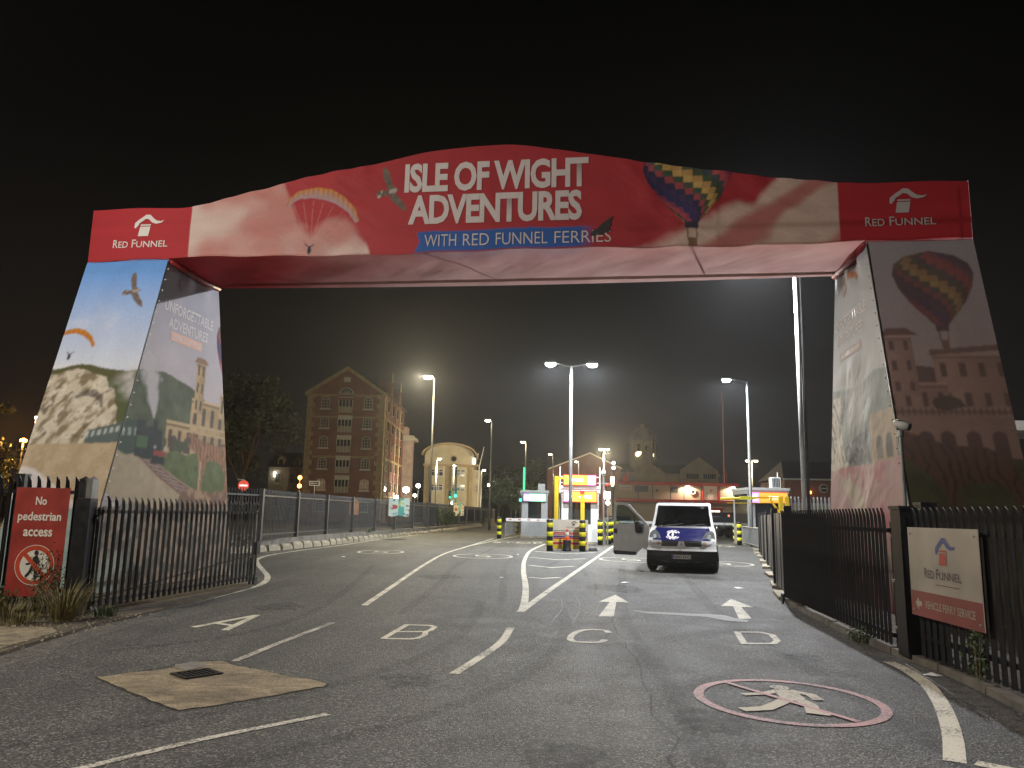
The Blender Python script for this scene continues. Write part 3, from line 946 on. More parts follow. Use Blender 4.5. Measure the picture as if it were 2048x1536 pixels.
def beam_col(U, V):
    s = -SMX + 2 * SMX * U
    z = ZB + (top_z(s) - ZB) * V
    n1, n2, n3 = fbm(s * .8, z * 1.0, 3, 3), fbm(s * 1.9 + 7, z * 2.2, 9, 4), fbm(s * .5 - z * .6, z * 1.1 + s * .3, 21, 3)
    col = np.ones(s.shape + (3,)) * RED * (0.88 + .24 * n1)[..., None]
    # pale cloud at the left
    zb = np.interp(s, [-7, -4.5, -4.25, -4.0, -3.7, -3.4, -3.0, -2.75, -2.55, -2.4], [9, 8.6, 7.7, 7.15, 6.95, 7.10, 7.05, 6.85, 6.55, 6.1])
    m = sstep(-.10, .16, zb - z + (n2 - .5) * .5) * (s < -2.3) * (s > -6.23)
    cc = mixc(np.ones(col.shape) * np.array((.60, .47, .42)), (.44, .13, .12), sstep(.40, .75, n1 + .15 * (n2 - .5)) * .8)
    cc = mixc(cc, (.66, .56, .50), sstep(.45, .8, n3))
    col = mixc(col, cc, m)
    # sweeping cloud at the right
    zb = np.interp(s, [2.3, 2.7, 3.2, 3.8, 4.3, 4.7, 4.95, 5.2, 5.5, 6.3], [6.3, 6.45, 6.6, 6.9, 7.12, 7.2, 7.42, 7.75, 8.2, 8.6])
    m = sstep(-.10, .14, zb - z + (n2 - .5) * .35) * (s > 2.2) * (s < 6.19)
    f = np.sin((z * 2.2 - s * 1.25 + n1 * 2.2) * 2.0)
    cc = mixc(np.ones(col.shape) * np.array((.56, .40, .33)), (.40, .11, .10), sstep(.25, .95, f) * .85)
    col = mixc(col, cc, m)
    col = np.where(((s < -6.23) | (s > 6.19))[..., None], np.array((.40, .028, .036)) * (.92 + .16 * n1)[..., None], col)
    # paraglider
    for k in range(7):
        x0 = -4.1 + k * .21
        z0 = np.interp(x0, [-4.2, -3.6, -2.8], [7.5, 7.55, 7.2])
        t = (z - 6.55) / (z0 - 6.55)
        ln = (np.abs(s - (-3.7 + (x0 + 3.7) * t)) < .006) & (t > 0) & (t < 1)
        col = mixc(col, (.50, .30, .27), ln * .5)
    col = wing_arc(col, s, z, [(-4.24, 7.44), (-4.15, 7.63), (-4.0, 7.75), (-3.61, 7.81), (-3.3, 7.74), (-3.04, 7.6), (-2.82, 7.36), (-2.72, 7.10),
                               (-2.80, 7.06), (-2.95, 7.28), (-3.2, 7.45), (-3.44, 7.54), (-3.7, 7.59), (-3.96, 7.58), (-4.12, 7.50), (-4.2, 7.40)])
    col = figure(col, s, z, -3.70, 6.53, .11)
    col = bird(col, s, z, -2.12, 7.68, .50, R(8))
    col = balloon(col, s, z, 3.60, 6.84, 8.42, .82, -.05)
    rb = inpoly(s, z, [(-1.6, 6.43), (-1.5, 6.63), (-1.56, 6.83), (1.5, 6.83), (1.5, 6.43)])
    col = np.where(rb[..., None], np.array((.03, .10, .34)), col)
    col = mixc(col, (.03, .10, .34), ((z > 6.43) & (z < 6.83) & (s >= 1.5)) * sstep(1.9, 1.5, s))
    # hem stitching
    return mixc(col, (.25, .015, .02), (np.abs(z - 6.43) < .006) * .6)


def beam_pos(U, V):
    s = -SMX + 2 * SMX * U
    z = ZB + (top_z(s) - ZB) * V
    y = .030 * (fbm(s * 1.3 + V * 2, V * 3 + s * .6, 31) - .5) * 2
    cr = fbm(s * .6 + 9, V * .8, 4)
    y = y + .022 * np.sin(s * 4.2 - V * 4.5 + 4 * cr) * sstep(.45, .8, cr) + .012 * np.sin(s * 11 + V * 3) * sstep(.75, 1, V) + .010 * np.sin(s * 9 - V * 4) * sstep(.3, 0, V)
    sag = .025 * np.sin(s * .9 + .7) * (1 - V) + .012 * np.sin(s * 4.1) * (1 - V)
    tops = .012 * np.sin(s * 3.3 + 1) * V
    calm = np.clip((np.abs(s) - 2.0) / .7, .12, 1) * np.clip((6.75 - np.abs(s)) / .5, .2, 1)
    return s, y * calm * np.minimum(1, 6 * np.minimum(U, 1 - U)), z + sag + tops


front = cloth('beam_front_banner', beam_pos, beam_col, 1300, 112, gantry, 'red banner with clouds, eagle, paraglider, balloon and white lettering', soft=1)


def under_col(U, V):
    s = -SMX + 2 * SMX * U
    n1, n2 = fbm(s * .7, V * 2.5, 13), fbm(s * 2 + V, V * 3, 17)
    col = np.ones(s.shape + (3,)) * RED * (.9 + .2 * n1)[..., None]
    m = sstep(-6.0, -.5, s + (n1 - .5) * 2.2 + V * 1.6) * .95  # cloud print, paled rightward and to the back: lamp glow put into the colour
    return mixc(col, (.84, .58, .54), np.clip(m * (.70 + .5 * n2), 0, 1))


def under_pos(U, V):
    s = -6.6 + 13.2 * U
    fold = np.sin(s * 3.1 + V * 5.5 + 5 * fbm(s * .5, V, 43)) * fbm(s * .8 + 3, V * 1.5, 47)
    z = ZB + np.sin(PI * V) * (.07 * (fbm(s * 1.1 + V * 1.5, V * 1.5 + s * .4, 41) - .35) + .030 * fold) - .06 * np.sin(PI * U) * V
    sag = .025 * np.sin(s * .9 + .7) + .012 * np.sin(s * 4.1)
    return s, DEP * V - .04 * (1 - V), z + sag * (1 - V)


cloth('beam_underside_banner', under_pos, under_col, 420, 50, gantry, 'pink and red underside of the beam', 'thin_vinyl')
dull = lambda U, V: np.ones(U.shape + (3,)) * RED * .9
# unseen beam back: steel frame left open to let lamplight onto the underside
for z in (6.46, 7.36):
    obj('frame_rail', MB().tube([(-8.33, DEP - .06, z), (8.33, DEP - .06, z)], .04, 8), M['galv'], gantry)
for k in range(5):
    x = -8.2 + k * 4.1
    obj('frame_upright', MB().tube([(x, DEP - .06, 6.42), (x, DEP - .06, 7.40)], .018, 6), M['galv'], gantry)
    obj('frame_upright', MB().tube([(x, .12, 6.46), (x, .12, float(top_z(x)) - .08)], .03, 6), M['galv'], gantry)
for sg in (-1, 1):
    cloth('beam_end_banner', lambda U, V: (np.full(U.shape, sg * (SMX + .002)), DEP * U, ZB + 1.09 * V), dull, 8, 8, gantry)
for sg in (-1, 1):     # closed underside where each leg meets the beam
    obj('leg_top_sheet', MB().box(min(sg * 6.61, sg * 8.38), max(sg * 6.61, sg * 8.38), .012, DEP, ZB - .004, ZB + .002), plain('leg_top_red_%d' % sg, tuple(RED), .6), gantry)
for sg in (-1, 1):     # hem roll where the beam meets the inner side of each leg
    obj('hem_roll', MB().tube([(sg * 6.60, .03, 6.37), (sg * 6.58, .7, 6.33), (sg * 6.60, 1.4, 6.33), (sg * 6.60, 1.97, 6.37)], [.05, .085, .075, .05], 8),
        plain('red_vinyl_%d' % sg, tuple(RED * .9), .45), gantry, smooth=True)

# ---- lettering on the beam, kept just proud of the rippled cloth
UX, UZ = (1, 0, 0), (0, 0, 1)
PF = -0.010
lettering('ISLE OF WIGHT', (-1.84, PF, 7.62), UX, UZ, 3.56, .60, M['grey_print'], front, bold=.036, spacing=.94, label='white words ISLE OF WIGHT')
lettering('ADVENTURES', (-1.74, PF, 6.965), UX, UZ, 3.34, .60, M['grey_print'], front, bold=.036, spacing=.94, label='white word ADVENTURES')
for w_, x_, l_ in (('WITH', -1.40, .62), ('RED', -.65, .50), ('FUNNEL', -.02, .98), ('FERRIES', 1.09, 1.05)):
    lettering(w_, (x_, PF, 6.52), UX, UZ, l_, .235, M['grey_print'], front, bold=-.004, label='white word %s on blue ribbon' % w_)
bp_ = [(1.74, 6.66), (1.80, 6.74), (1.88, 6.78), (1.95, 6.86), (2.05, 6.94), (2.18, 7.03), (2.12, 6.90), (2.16, 6.86), (2.09, 6.80), (2.14, 6.74), (2.04, 6.70), (1.96, 6.66), (1.86, 6.66), (1.80, 6.64)]
bm_ = MB().add([(x, PF - .010, z) for x, z in bp_] + [(1.96, PF - .010, 6.76)], [(i, (i + 1) % len(bp_), len(bp_)) for i in range(len(bp_))])
obj('printed_bird', bm_, plain('bird_print', (.035, .030, .030), .6, var=.4, scale=20), front)


def funnel_logo(parent, ox, oz, k, m_plume, m_stack, m_text, y, text=True, pos=None):
    """funnel with a wisp of smoke and the two words below; (ox, oz) is the lower left of the words, k their width"""
    P = pos or (lambda a, b: (ox + a * k, y, oz + b * k))
    def poly(pts, mat, name):
        vs = [P(a, b) for a, b in pts]
        obj(name, MB().add(vs, [tuple(range(len(vs)))]), mat, parent)
    poly([(.44, .20), (.63, .20), (.66, .37), (.47, .37)], m_stack, 'logo_funnel')
    poly([(.475, .385), (.66, .385), (.665, .41), (.48, .41)], m_stack, 'logo_funnel')
    top = [(.36, .36), (.37, .44), (.44, .50), (.50, .54), (.56, .585), (.64, .58), (.70, .52), (.76, .475), (.84, .46), (.90, .48)]
    bot = [(.86, .435), (.76, .415), (.68, .44), (.62, .50), (.56, .51), (.51, .47), (.45, .435), (.44, .40), (.41, .37), (.39, .34)]
    bot = bot[::-1]
    for i in range(len(top) - 1):
        vs = [P(*bot[i]), P(*bot[i + 1]), P(*top[i + 1]), P(*top[i])]
        obj('logo_smoke', MB().add(vs, [(0, 1, 2, 3)]), m_plume, parent)
    if text:
        u = Vector(P(1, 0)) - Vector(P(0, 0))
        v = Vector(P(0, 1)) - Vector(P(0, 0))
        o = Vector(P(0, 0))
        un, vn = u.normalized(), v.normalized()
        kk = u.length
        for s, x0, w, h in (('R', 0, .088, .142), ('ED', .100, .175, .112), ('F', .345, .072, .142), ('UNNEL', .428, .572, .112)):
            lettering(s, tuple(o + un * x0 * kk), tuple(un), tuple(vn), w * kk, h * kk, m_text, parent, bold=.008, lift=.0)


funnel_logo(front, -7.86, 6.665, 1.18, M['white_print'], M['white_print'], M['white_print'], PF - .004)
funnel_logo(front, 6.62, 6.68, 1.18, M['grey_print'], M['grey_print'], M['grey_print'], PF - .004)

# ---- the legs
FS, BS = .26, .253
fr_t = lambda z: -FS * (ZB - z)
bk_t = lambda z: 1.97 + BS * (ZB - z)


def sky(z, z0, z1, lo, hi):
    t = np.clip((z - z0) / (z1 - z0), 0, 1)[..., None]
    return np.array(lo) * (1 - t) + np.array(hi) * t


def rock(a, b, seed):
    n = fbm(a * 4.5 + b * 2.5, b * 6.5 - a * 7.5, seed, 6)
    n2 = fbm(a * 7 + b * 5, b * 9 - a * 7, seed + 9, 4)
    c = np.ones(a.shape + (3,)) * np.array((.58, .52, .42))
    c = mixc(c, (.24, .19, .12), sstep(.46, .68, n))
    c = mixc(c, (.68, .63, .53), sstep(.55, .36, n) * sstep(.4, .6, n2))
    return mixc(c, (.12, .09, .06), sstep(.62, .72, n2) * .7)


def left_front(U, V):
    s = -SMX + 1.765 * U
    z = ZB * V
    n, n2 = fbm(s * 2, z * 2, 51), fbm(s * 6, z * 6, 53)
    col = sky(z, 4.1, 6.2, (.64, .69, .80), (.13, .34, .80))
    col = mixc(col, (.74, .74, .78), sstep(.5, .8, n) * sstep(5.6, 4.4, z) * .8)
    col = mixc(col, (.15, .33, .68), (z > 6.05) * .5)
    col = bird(col, s, z, -7.18, 5.66, .42, R(6), (.16, .12, .10))
    col = wing_arc(col, s, z, [(-8.5, 4.74), (-8.35, 4.83), (-8.15, 4.88), (-7.95, 4.83), (-7.78, 4.71), (-7.66, 4.53), (-7.70, 4.46), (-7.80, 4.60), (-7.98, 4.72), (-8.15, 4.77), (-8.35, 4.74), (-8.5, 4.66)], (.62, .26, .02), (.50, .16, .02))
    col = figure(col, s, z, -8.13, 4.28, .09)
    # downs and cliffs
    ztop = 4.0 + .13 * np.exp(-((s + 7.75) / .45) ** 2) + (n2 - .5) * .03
    m = (z < ztop) & (z > 2.2)
    col = mixc(col, (.10, .10, .04), m)
    zc = ztop - .10 - .10 * np.abs(s + 7.9) + (n - .5) * .15
    cl = (z < zc) & (z > 2.25) & (s + (z - 3.2) * .55 + (n - .5) * .5 < -6.85)
    col = np.where(cl[..., None], rock(s, z, 61), col)
    gl = (z < zc) & (z > 2.3) & ~cl
    col = mixc(col, (.09, .11, .05), gl)
    sh = wing_arc(col * 0, s, z, [(-7.75, 3.50), (-7.55, 3.62), (-7.35, 3.62), (-7.18, 3.50), (-7.12, 3.28), (-7.16, 3.26), (-7.24, 3.40), (-7.38, 3.48), (-7.55, 3.50), (-7.72, 3.44)], (1, 1, 1), (1, 1, 1))
    col = mixc(col, (.07, .06, .06), np.clip(sh[..., 0], 0, 1) * .75)
    sm = sstep(.75, .2, np.hypot((s + 6.72) / .62, (z - 3.75) / .55)) * sstep(.3, .6, n)
    col = mixc(col, (.58, .56, .56), sm * .9)
    # carriages
    tr = inpoly(s, z, [(-7.30, 2.72), (-7.24, 2.86), (-6.6, 3.02), (-6.6, 2.62), (-7.28, 2.62)])
    tc_ = mixc(np.ones(col.shape) * np.array((.10, .13, .13)), (.40, .45, .44), (np.abs(z - 2.80 - .2 * (s + 7.1)) < .05) & (np.sin(s * 55) > -.2))
    col = np.where(tr[..., None], tc_, col)
    # sand, surf, sea
    sand = z < 2.60 + (s + 7.5) * .03 + (n - .5) * .04
    col = mixc(col, (.44, .34, .22), sand)
    col = mixc(col, np.array((.50, .40, .28)), sand * sstep(.4, .7, n2))
    shore = 2.12 - .48 * (s + 8.3) + (n - .5) * .25
    sea = z < shore
    w = fbm(s * 1.6, z * 6 + s * 2, 71)
    sc_ = mixc(np.ones(col.shape) * np.array((.26, .27, .33)), (.62, .58, .58), sstep(.46, .64, w))
    col = np.where(sea[..., None], sc_, col)
    col = mixc(col, (.70, .66, .64), sstep(.06, 0, np.abs(z - shore)) * .8)
    deep = z < 1.5 + (n - .5) * .4
    return mixc(col, np.array((.20, .30, .26)), deep * (.5 + .5 * w))


def left_inner(U, V):
    z = ZB * V
    t = fr_t(z) + (bk_t(z) - fr_t(z)) * U
    n, n2 = fbm(t * 2, z * 2, 81), fbm(t * 6, z * 6, 83)
    col = sky(z, 4.0, 6.2, (.55, .48, .48), (.42, .44, .52))
    col = mixc(col, (.60, .53, .53), sstep(.45, .75, n) * .5)
    col = bird(col, t, z, .45, 6.0, .13, 0, (.20, .17, .16))
    # far balloon edge at the back hem
    col = balloon(col, t, z, 2.62, 4.35, 5.75, .55, 0, 1.6)
    # green down
    zt = np.interp(t, [-1.5, -.2, .3, .6, 1.2, 2.0, 3.4], [4.05, 4.1, 4.15, 4.1, 4.02, 3.75, 3.45]) + (n2 - .5) * .06
    hill = (z < zt) & (z > 2.3)
    col = np.where(hill[..., None], np.array((.085, .10, .045)) * (.55 + .9 * n2)[..., None], col)
    # steam
    cx = np.interp(z, [3.2, 3.6, 4.0, 4.4], [.02, -.08, -.22, -.32])
    wd = np.interp(z, [3.2, 3.5, 4.0, 4.3, 4.5], [.03, .20, .38, .32, .02])
    st = sstep(1.0, .35, np.abs(t - cx) / wd + (n2 - .5) * .9) * ((z > 3.2) & (z < 4.5))
    col = mixc(col, (.58, .53, .52), st * .95)
    # Italianate house
    oc = np.array((.46, .31, .15))
    def block(t0, t1, z0, z1, c=oc, wins=None):
        nonlocal col
        m = (t > t0) & (t < t1) & (z > z0) & (z < z1)
        cc = np.ones(col.shape) * c * ((.8 + .4 * n2) * (1.15 - .45 * np.clip((t - t0) / (t1 - t0), 0, 1)))[..., None]
        cc = mixc(cc, c * 1.35, (z > z1 - .05)); cc = mixc(cc, c * .45, (z < z1 - .05) & (z > z1 - .09))
        if wins:
            fx, fz = ((t - t0) / (t1 - t0) * wins[0]) % 1, ((z - z0) / (z1 - z0) * wins[1]) % 1
            cc = mixc(cc, (.10, .065, .04), (np.abs(fx - .5) < .2) & (np.abs(fz - .5) < .28))
        col = np.where(m[..., None], cc, col)
    block(.45, 3.4, 2.55, 3.22, oc, (9, 1))
    block(1.30, 3.4, 3.1, 3.80, oc * 1.05, (6, 1))
    block(1.38, 1.74, 3.5, 4.60, oc * 1.1, (2, 3))
    col = mixc(col, (.28, .16, .08), inpoly(t, z, [(1.26, 4.56), (1.86, 4.58), (1.70, 4.70), (1.40, 4.70)]))
    block(2.45, 2.9, 3.5, 4.05, oc, (2, 1))
    col = mixc(col, (.55, .40, .22), ((np.abs(z - 3.22) < .02) | (np.abs(z - 3.08) < .015)) & (t > .45) & (t < 3.4))
    for k in range(5):      # arches
        col = mixc(col, (.09, .06, .04), (np.hypot((t - .75 - k * .5), np.maximum(z - 2.82, 0)) < .13) & (z > 2.6) & (t > .5))
    col = mixc(col, (.06, .08, .03), (fbm(t * 5, z * 5, 91) > .56) & (z < 2.85) & (z > 2.5) & (t > .4) & (t < 1.3))
    # lawn
    c_tr = np.interp(z, [1.7, 2.1, 2.6], [1.75, .62, -.55]) + np.interp(z, [1.7, 2.1, 2.6], [.34, .24, .10]) * 1.5
    lawn = (z < 2.62 + .03 * np.sin(t * 9)) & (t > np.maximum(c_tr, .25))
    col = np.where(lawn[..., None], np.array((.115, .145, .05)) * (.5 + .9 * n2)[..., None], col)
    # sand
    sand = (z < 2.62) & ~lawn
    col = np.where(sand[..., None], np.array((.46, .36, .23)) * (.85 + .3 * n2)[..., None], col)
    surf = z < 1.80 - .35 * (t + 1.2) + (n - .5) * .3
    col = np.where(surf[..., None], mixc(np.ones(col.shape) * np.array((.38, .33, .32)), (.62, .56, .50), sstep(.45, .6, n2)), col)
    # track
    c0 = np.interp(z, [1.7, 2.1, 2.6], [1.75, .62, -.55])
    w0 = np.interp(z, [1.7, 2.1, 2.6], [.34, .24, .10])
    d = (t - c0) / w0
    on = (np.abs(d) < 1.25) & (z < 2.6) & (z > 1.6)
    tk = mixc(np.ones(col.shape) * np.array((.36, .27, .22)), (.16, .08, .06), np.sin(z * 105 + t * 12) > .15)
    tk = mixc(tk, (.24, .08, .06), np.abs(np.abs(d) - 1) < .16)
    col = np.where(on[..., None], tk, col)
    # carriages and engine
    car = inpoly(t, z, [(-1.4, 2.62), (-1.4, 3.02), (-.45, 3.12), (-.45, 2.50), (-.75, 2.45)])
    col = np.where(car[..., None], mixc(np.ones(col.shape) * np.array((.05, .08, .05)), (.32, .36, .32), (np.abs(z - 2.90 - .1 * (t + .5)) < .07) & (np.sin(t * 34) > -.1)), col)
    eng = inpoly(t, z, [(-.50, 2.45), (-.50, 3.12), (-.22, 3.14), (-.20, 3.02), (.02, 3.05), (.02, 3.20), (.16, 3.20), (.16, 3.02), (.34, 2.98), (.36, 2.62), (.30, 2.50), (-.1, 2.40)])
    col = np.where(eng[..., None], np.array((.022, .026, .026)) * (.7 + .8 * n2)[..., None], col)
    col = mixc(col, (.07, .14, .05), (t > -.46) & (t < -.12) & (z > 2.62) & (z < 2.84))
    col = mixc(col, (.34, .05, .045), (t > .10) & (t < .52) & (np.abs(z - 2.55) < .05))
    for x in (.14, .47):
        col = mixc(col, (.5, .5, .5), np.hypot(t - x, z - 2.66) < .035)
    col = mixc(col, (.02, .02, .02), (t > .05) & (t < .5) & (z < 2.49) & (z > 2.34))
    # tiger and rocks at its feet
    tg = [(1.27, 2.86), (1.28, 3.0), (1.34, 3.08), (1.40, 3.05), (1.50, 3.10), (1.56, 3.02), (1.72, 2.97), (2.0, 2.93), (2.4, 2.88), (2.8, 2.90), (3.1, 2.82), (3.3, 2.4), (3.2, 1.9), (2.96, 1.9), (2.92, 2.25),
          (2.72, 2.48), (2.35, 2.55), (2.08, 2.50), (1.98, 2.2), (1.96, 1.88), (1.80, 1.88), (1.80, 2.25), (1.74, 2.52), (1.62, 2.68), (1.46, 2.72), (1.33, 2.76)]
    m = inpoly(t, z, tg)
    stripes = np.sin(t * 46 + 14 * fbm(t * 3, z * 4, 99) + z * 5) > .62
    tcol = mixc(np.ones(col.shape) * np.array((.36, .17, .075)) * (.7 + .6 * n2)[..., None], (.16, .085, .05), stripes)
    tcol = mixc(tcol, (.46, .34, .24), (np.abs(t - 1.84) < .035) & (z < 2.5))
    tcol = mixc(tcol, (.10, .055, .035), (np.hypot((t - 1.36) / .09, (z - 2.92) / .11) < 1) & (n2 > .45))
    col = np.where(m[..., None], tcol, col)
    rk = z < np.interp(t, [.9, 1.2, 1.6, 2.2, 3.0, 3.6], [1.45, 1.85, 1.92, 1.86, 1.92, 1.9]) + (n2 - .5) * .15
    rk &= (t > .9)
    col = np.where(rk[..., None], mixc(np.ones(col.shape) * np.array((.20, .11, .07)), (.40, .25, .15), sstep(.45, .62, n2)), col)
    # darker lower picture
    low = z < 1.55 + (n - .5) * .3
    lc = mixc(np.ones(col.shape) * np.array((.11, .10, .08)), (.30, .22, .16), sstep(.42, .6, n2))
    lc = mixc(lc, (.30, .34, .28), sstep(.0, -1.0, t) * sstep(.4, .6, n))
    return np.where(low[..., None], lc, col)


def right_front(U, V):
    s = 6.62 + 1.765 * U
    z = ZB * V
    n, n2 = fbm(s * 2, z * 2, 111), fbm(s * 6, z * 6, 113)
    col = sky(z, 3.8, 6.3, (.60, .47, .46), (.50, .50, .56))
    col = balloon(col, s, z, 7.60, 4.70, 6.14, .66, .01, .85)
    st = np.array((.48, .31, .25))
    def block(s0, s1, z0, z1, c, wins=None):
        nonlocal col
        m = (s > s0) & (s < s1) & (z > z0) & (z < z1)
        cc = np.ones(col.shape) * c * ((.85 + .3 * n2) * (1.15 - .4 * np.clip((s - s0) / (s1 - s0), 0, 1)))[..., None]
        cc = mixc(cc, c * 1.3, (z > z1 - .05)); cc = mixc(cc, c * .5, (z < z1 - .05) & (z > z1 - .09))
        if wins:
            fx, fz = ((s - s0) / (s1 - s0) * wins[0]) % 1, ((z - z0) / (z1 - z0) * wins[1]) % 1
            cc = mixc(cc, (.14, .08, .07), (np.abs(fx - .5) < .17) & (np.abs(fz - .45) < .24))
        col = np.where(m[..., None], cc, col)
    col = mixc(col, (.15, .10, .09), (z < 3.98 + .05 * np.sin(s * 3)) & (z > 3.3) & (s > 7.0))
    block(7.35, 8.5, 3.2, 4.22, st, (4, 2))
    col = mixc(col, (.22, .13, .10), (s > 7.32) & (np.abs(z - 4.25 - .08 * (s - 7.5)) < .05))
    block(6.5, 7.5, 3.2, 3.72, st * 1.05, (4, 1))
    block(6.64, 7.08, 3.5, 4.56, st * 1.05, (2, 3))
    col = mixc(col, (.17, .09, .08), inpoly(s, z, [(6.58, 4.54), (7.18, 4.56), (7.02, 4.68), (6.70, 4.68)]))
    block(6.5, 8.5, 2.45, 3.30, st * .95)
    col = mixc(col, (.42, .30, .22), (np.abs(z - 3.30) < .02) | (np.abs(z - 3.16) < .014) | (np.abs(z - 2.98) < .01) & (s > 6.6))
    col = mixc(col, (.20, .12, .10), (np.abs(z - 3.23) < .05) & (np.sin(s * 70) > .2))
    for x in (6.72, 7.04, 7.36, 7.74, 8.12):
        col = mixc(col, (.11, .065, .06), (np.hypot(s - x, np.maximum(z - 2.80, 0)) < .115) & (z > 2.45))
    col = mixc(col, (.07, .06, .035), (np.hypot((s - 7.42) / .22, (z - 3.36) / .11) < 1 + (n2 - .5)))
    # lawn and dark tiger
    lawn = z < 2.50 + (n - .5) * .08
    col = np.where(lawn[..., None], np.array((.075, .085, .038)) * (.6 + .8 * n2)[..., None], col)
    tg = [(6.50, 2.72), (6.60, 2.90), (6.74, 2.90), (6.95, 2.84), (7.2, 2.74), (7.5, 2.68), (7.9, 2.66), (8.15, 2.52), (8.3, 2.2), (8.38, 1.6), (8.2, 1.6), (8.1, 2.0),
          (7.85, 2.12), (7.5, 2.1), (7.35, 1.95), (7.42, 1.6), (7.22, 1.6), (7.18, 1.95), (7.0, 2.2), (6.82, 2.42), (6.62, 2.50)]
    m = inpoly(s, z, tg)
    tcol = mixc(np.ones(col.shape) * np.array((.13, .075, .045)), (.065, .042, .03), np.sin(s * 40 + 14 * fbm(s * 3, z * 4, 119) + z * 5) > .55)
    col = np.where(m[..., None], tcol, col)
    low = z < 1.72 + (n - .5) * .2
    col = np.where(low[..., None], np.array((.06, .05, .03)) * (.6 + .9 * n2)[..., None], col)
    return mixc(col, (.42, .29, .28), .28 * sstep(2.0, 3.0, z) + .08)


def right_inner(U, V):
    z = ZB * V
    t = fr_t(z) + (bk_t(z) - fr_t(z)) * (1 - U)
    n, n2 = fbm(t * 2, z * 2, 131), fbm(t * 6, z * 6, 133)
    col = sky(z, 3.9, 6.2, (.52, .51, .49), (.40, .44, .50))
    col = wing_arc(col, t, z, [(.6, 5.95), (.8, 6.12), (1.05, 6.18), (1.3, 6.05), (1.5, 5.8), (1.42, 5.78), (1.25, 5.95), (1.05, 6.05), (.8, 6.0), (.68, 5.9)], (.45, .20, .10), (.4, .2, .12))
    hill = (z < np.interp(t, [-1.4, 0, 1, 2, 3], [3.95, 4.1, 3.95, 4.05, 4.15])) & (z > 2.3)
    col = np.where(hill[..., None], np.array((.22, .23, .20)) * (.7 + .6 * n2)[..., None], col)
    sm = sstep(1.1, .2, np.hypot((t - 1.0) / .8, (z - 3.6) / .7)) * sstep(.25, .6, n)
    col = mixc(col, (.52, .51, .48), sm)
    cl = (t > 1.9 - (n - .5)) & (z < 3.95) & (z > 2.3)
    col = np.where(cl[..., None], rock(t, z, 141), col)
    hs = (t < .3) & (z < 3.35) & (z > 2.5)
    col = np.where(hs[..., None], np.array((.42, .30, .18)) * (.75 + .5 * n2)[..., None], col)
    for k in range(3):
        col = mixc(col, (.10, .07, .05), (np.hypot(t + .1 + k * .45, np.maximum(z - 2.82, 0)) < .14) & (z > 2.55))
    tr = inpoly(t, z, [(1.9, 2.65), (1.9, 2.9), (.9, 3.1), (.5, 3.15), (.4, 2.5), (1.0, 2.45)])
    col = np.where(tr[..., None], mixc(np.ones(col.shape) * np.array((.06, .06, .06)), (.25, .26, .25), (n2 > .55)), col)
    low = z < 2.52 + (n - .5) * .1  # lower part coloured pale pink with red patches
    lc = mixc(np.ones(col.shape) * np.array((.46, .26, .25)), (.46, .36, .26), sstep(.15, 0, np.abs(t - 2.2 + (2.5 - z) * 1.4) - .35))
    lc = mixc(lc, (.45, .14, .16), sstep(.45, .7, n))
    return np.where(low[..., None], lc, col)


def leg(sg, fcol, icol, lab):
    s0 = 6.62 if sg > 0 else -SMX
    si = sg * 6.62
    def fpos(U, V):
        z = (ZB + .05) * V
        b = .02 * (V > .985) + .018 * (fbm(U * 3 + V, V * 5, 7 + sg) - .5) * 2 * np.sin(PI * U)
        return s0 + 1.765 * U, fr_t(z) + b, z
    def ipos(U, V):
        z = ZB * V
        f, b = fr_t(z), bk_t(z)
        UU = U if sg < 0 else 1 - U
        k = .05 if sg > 0 else .02
        w = k * (fbm(UU * 3 + V * 6, V * 3 - UU * 2, 17 + sg) - .5) * 2 * np.sin(PI * U)
        w = w + k * .8 * np.sin((UU * 6 + (1 - V) * 8) * 3.0) * sstep(.55, 1, V) * np.sin(PI * U)
        w = w * np.clip(np.abs(z - 5.2) / .35 - 1.7, 0, 1)
        return si + w, f + (b - f) * UU, z
    pf = cloth('leg_front_banner', fpos, fcol, 130, 400, gantry, lab + ', front', soft=2)
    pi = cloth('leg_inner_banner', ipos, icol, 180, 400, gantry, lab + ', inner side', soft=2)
    cc = lambda U, V: np.ones(U.shape + (3,)) * np.array((.38, .40, .42))
    cloth('leg_back_banner', lambda U, V: (s0 + 1.765 * (1 - U), bk_t(ZB * V), ZB * V), cc, 6, 30, gantry)
    cloth('leg_outer_banner', lambda U, V: (np.full(U.shape, sg * SMX), fr_t(ZB * V) + (bk_t(ZB * V) - fr_t(ZB * V)) * (U if sg > 0 else 1 - U), ZB * V), cc, 6, 30, gantry)
    # laced corner seam with bright eyelets
    ey = MB()
    for k in range(26):
        zz = .3 + k * .235
        ey.box(si - sg * .05 - .012, si - sg * .05 + .012, fr_t(zz) - .016, fr_t(zz) - .010, zz - .012, zz + .012)
    obj('eyelets', ey, M['white_metal'], gantry, kind='stuff')
    mb = MB().tube([(si, fr_t(0) - .006, .02), (si, fr_t(6.35) - .006, 6.35)], .014, 6)
    obj('corner_seam', mb, M['dark_steel'], gantry)
    return pf, pi


lf, li = leg(-1, left_front, left_inner, 'blue sky and white cliff photo print')
rf, ri = leg(1, right_front, right_inner, 'balloon and mansion photo print')
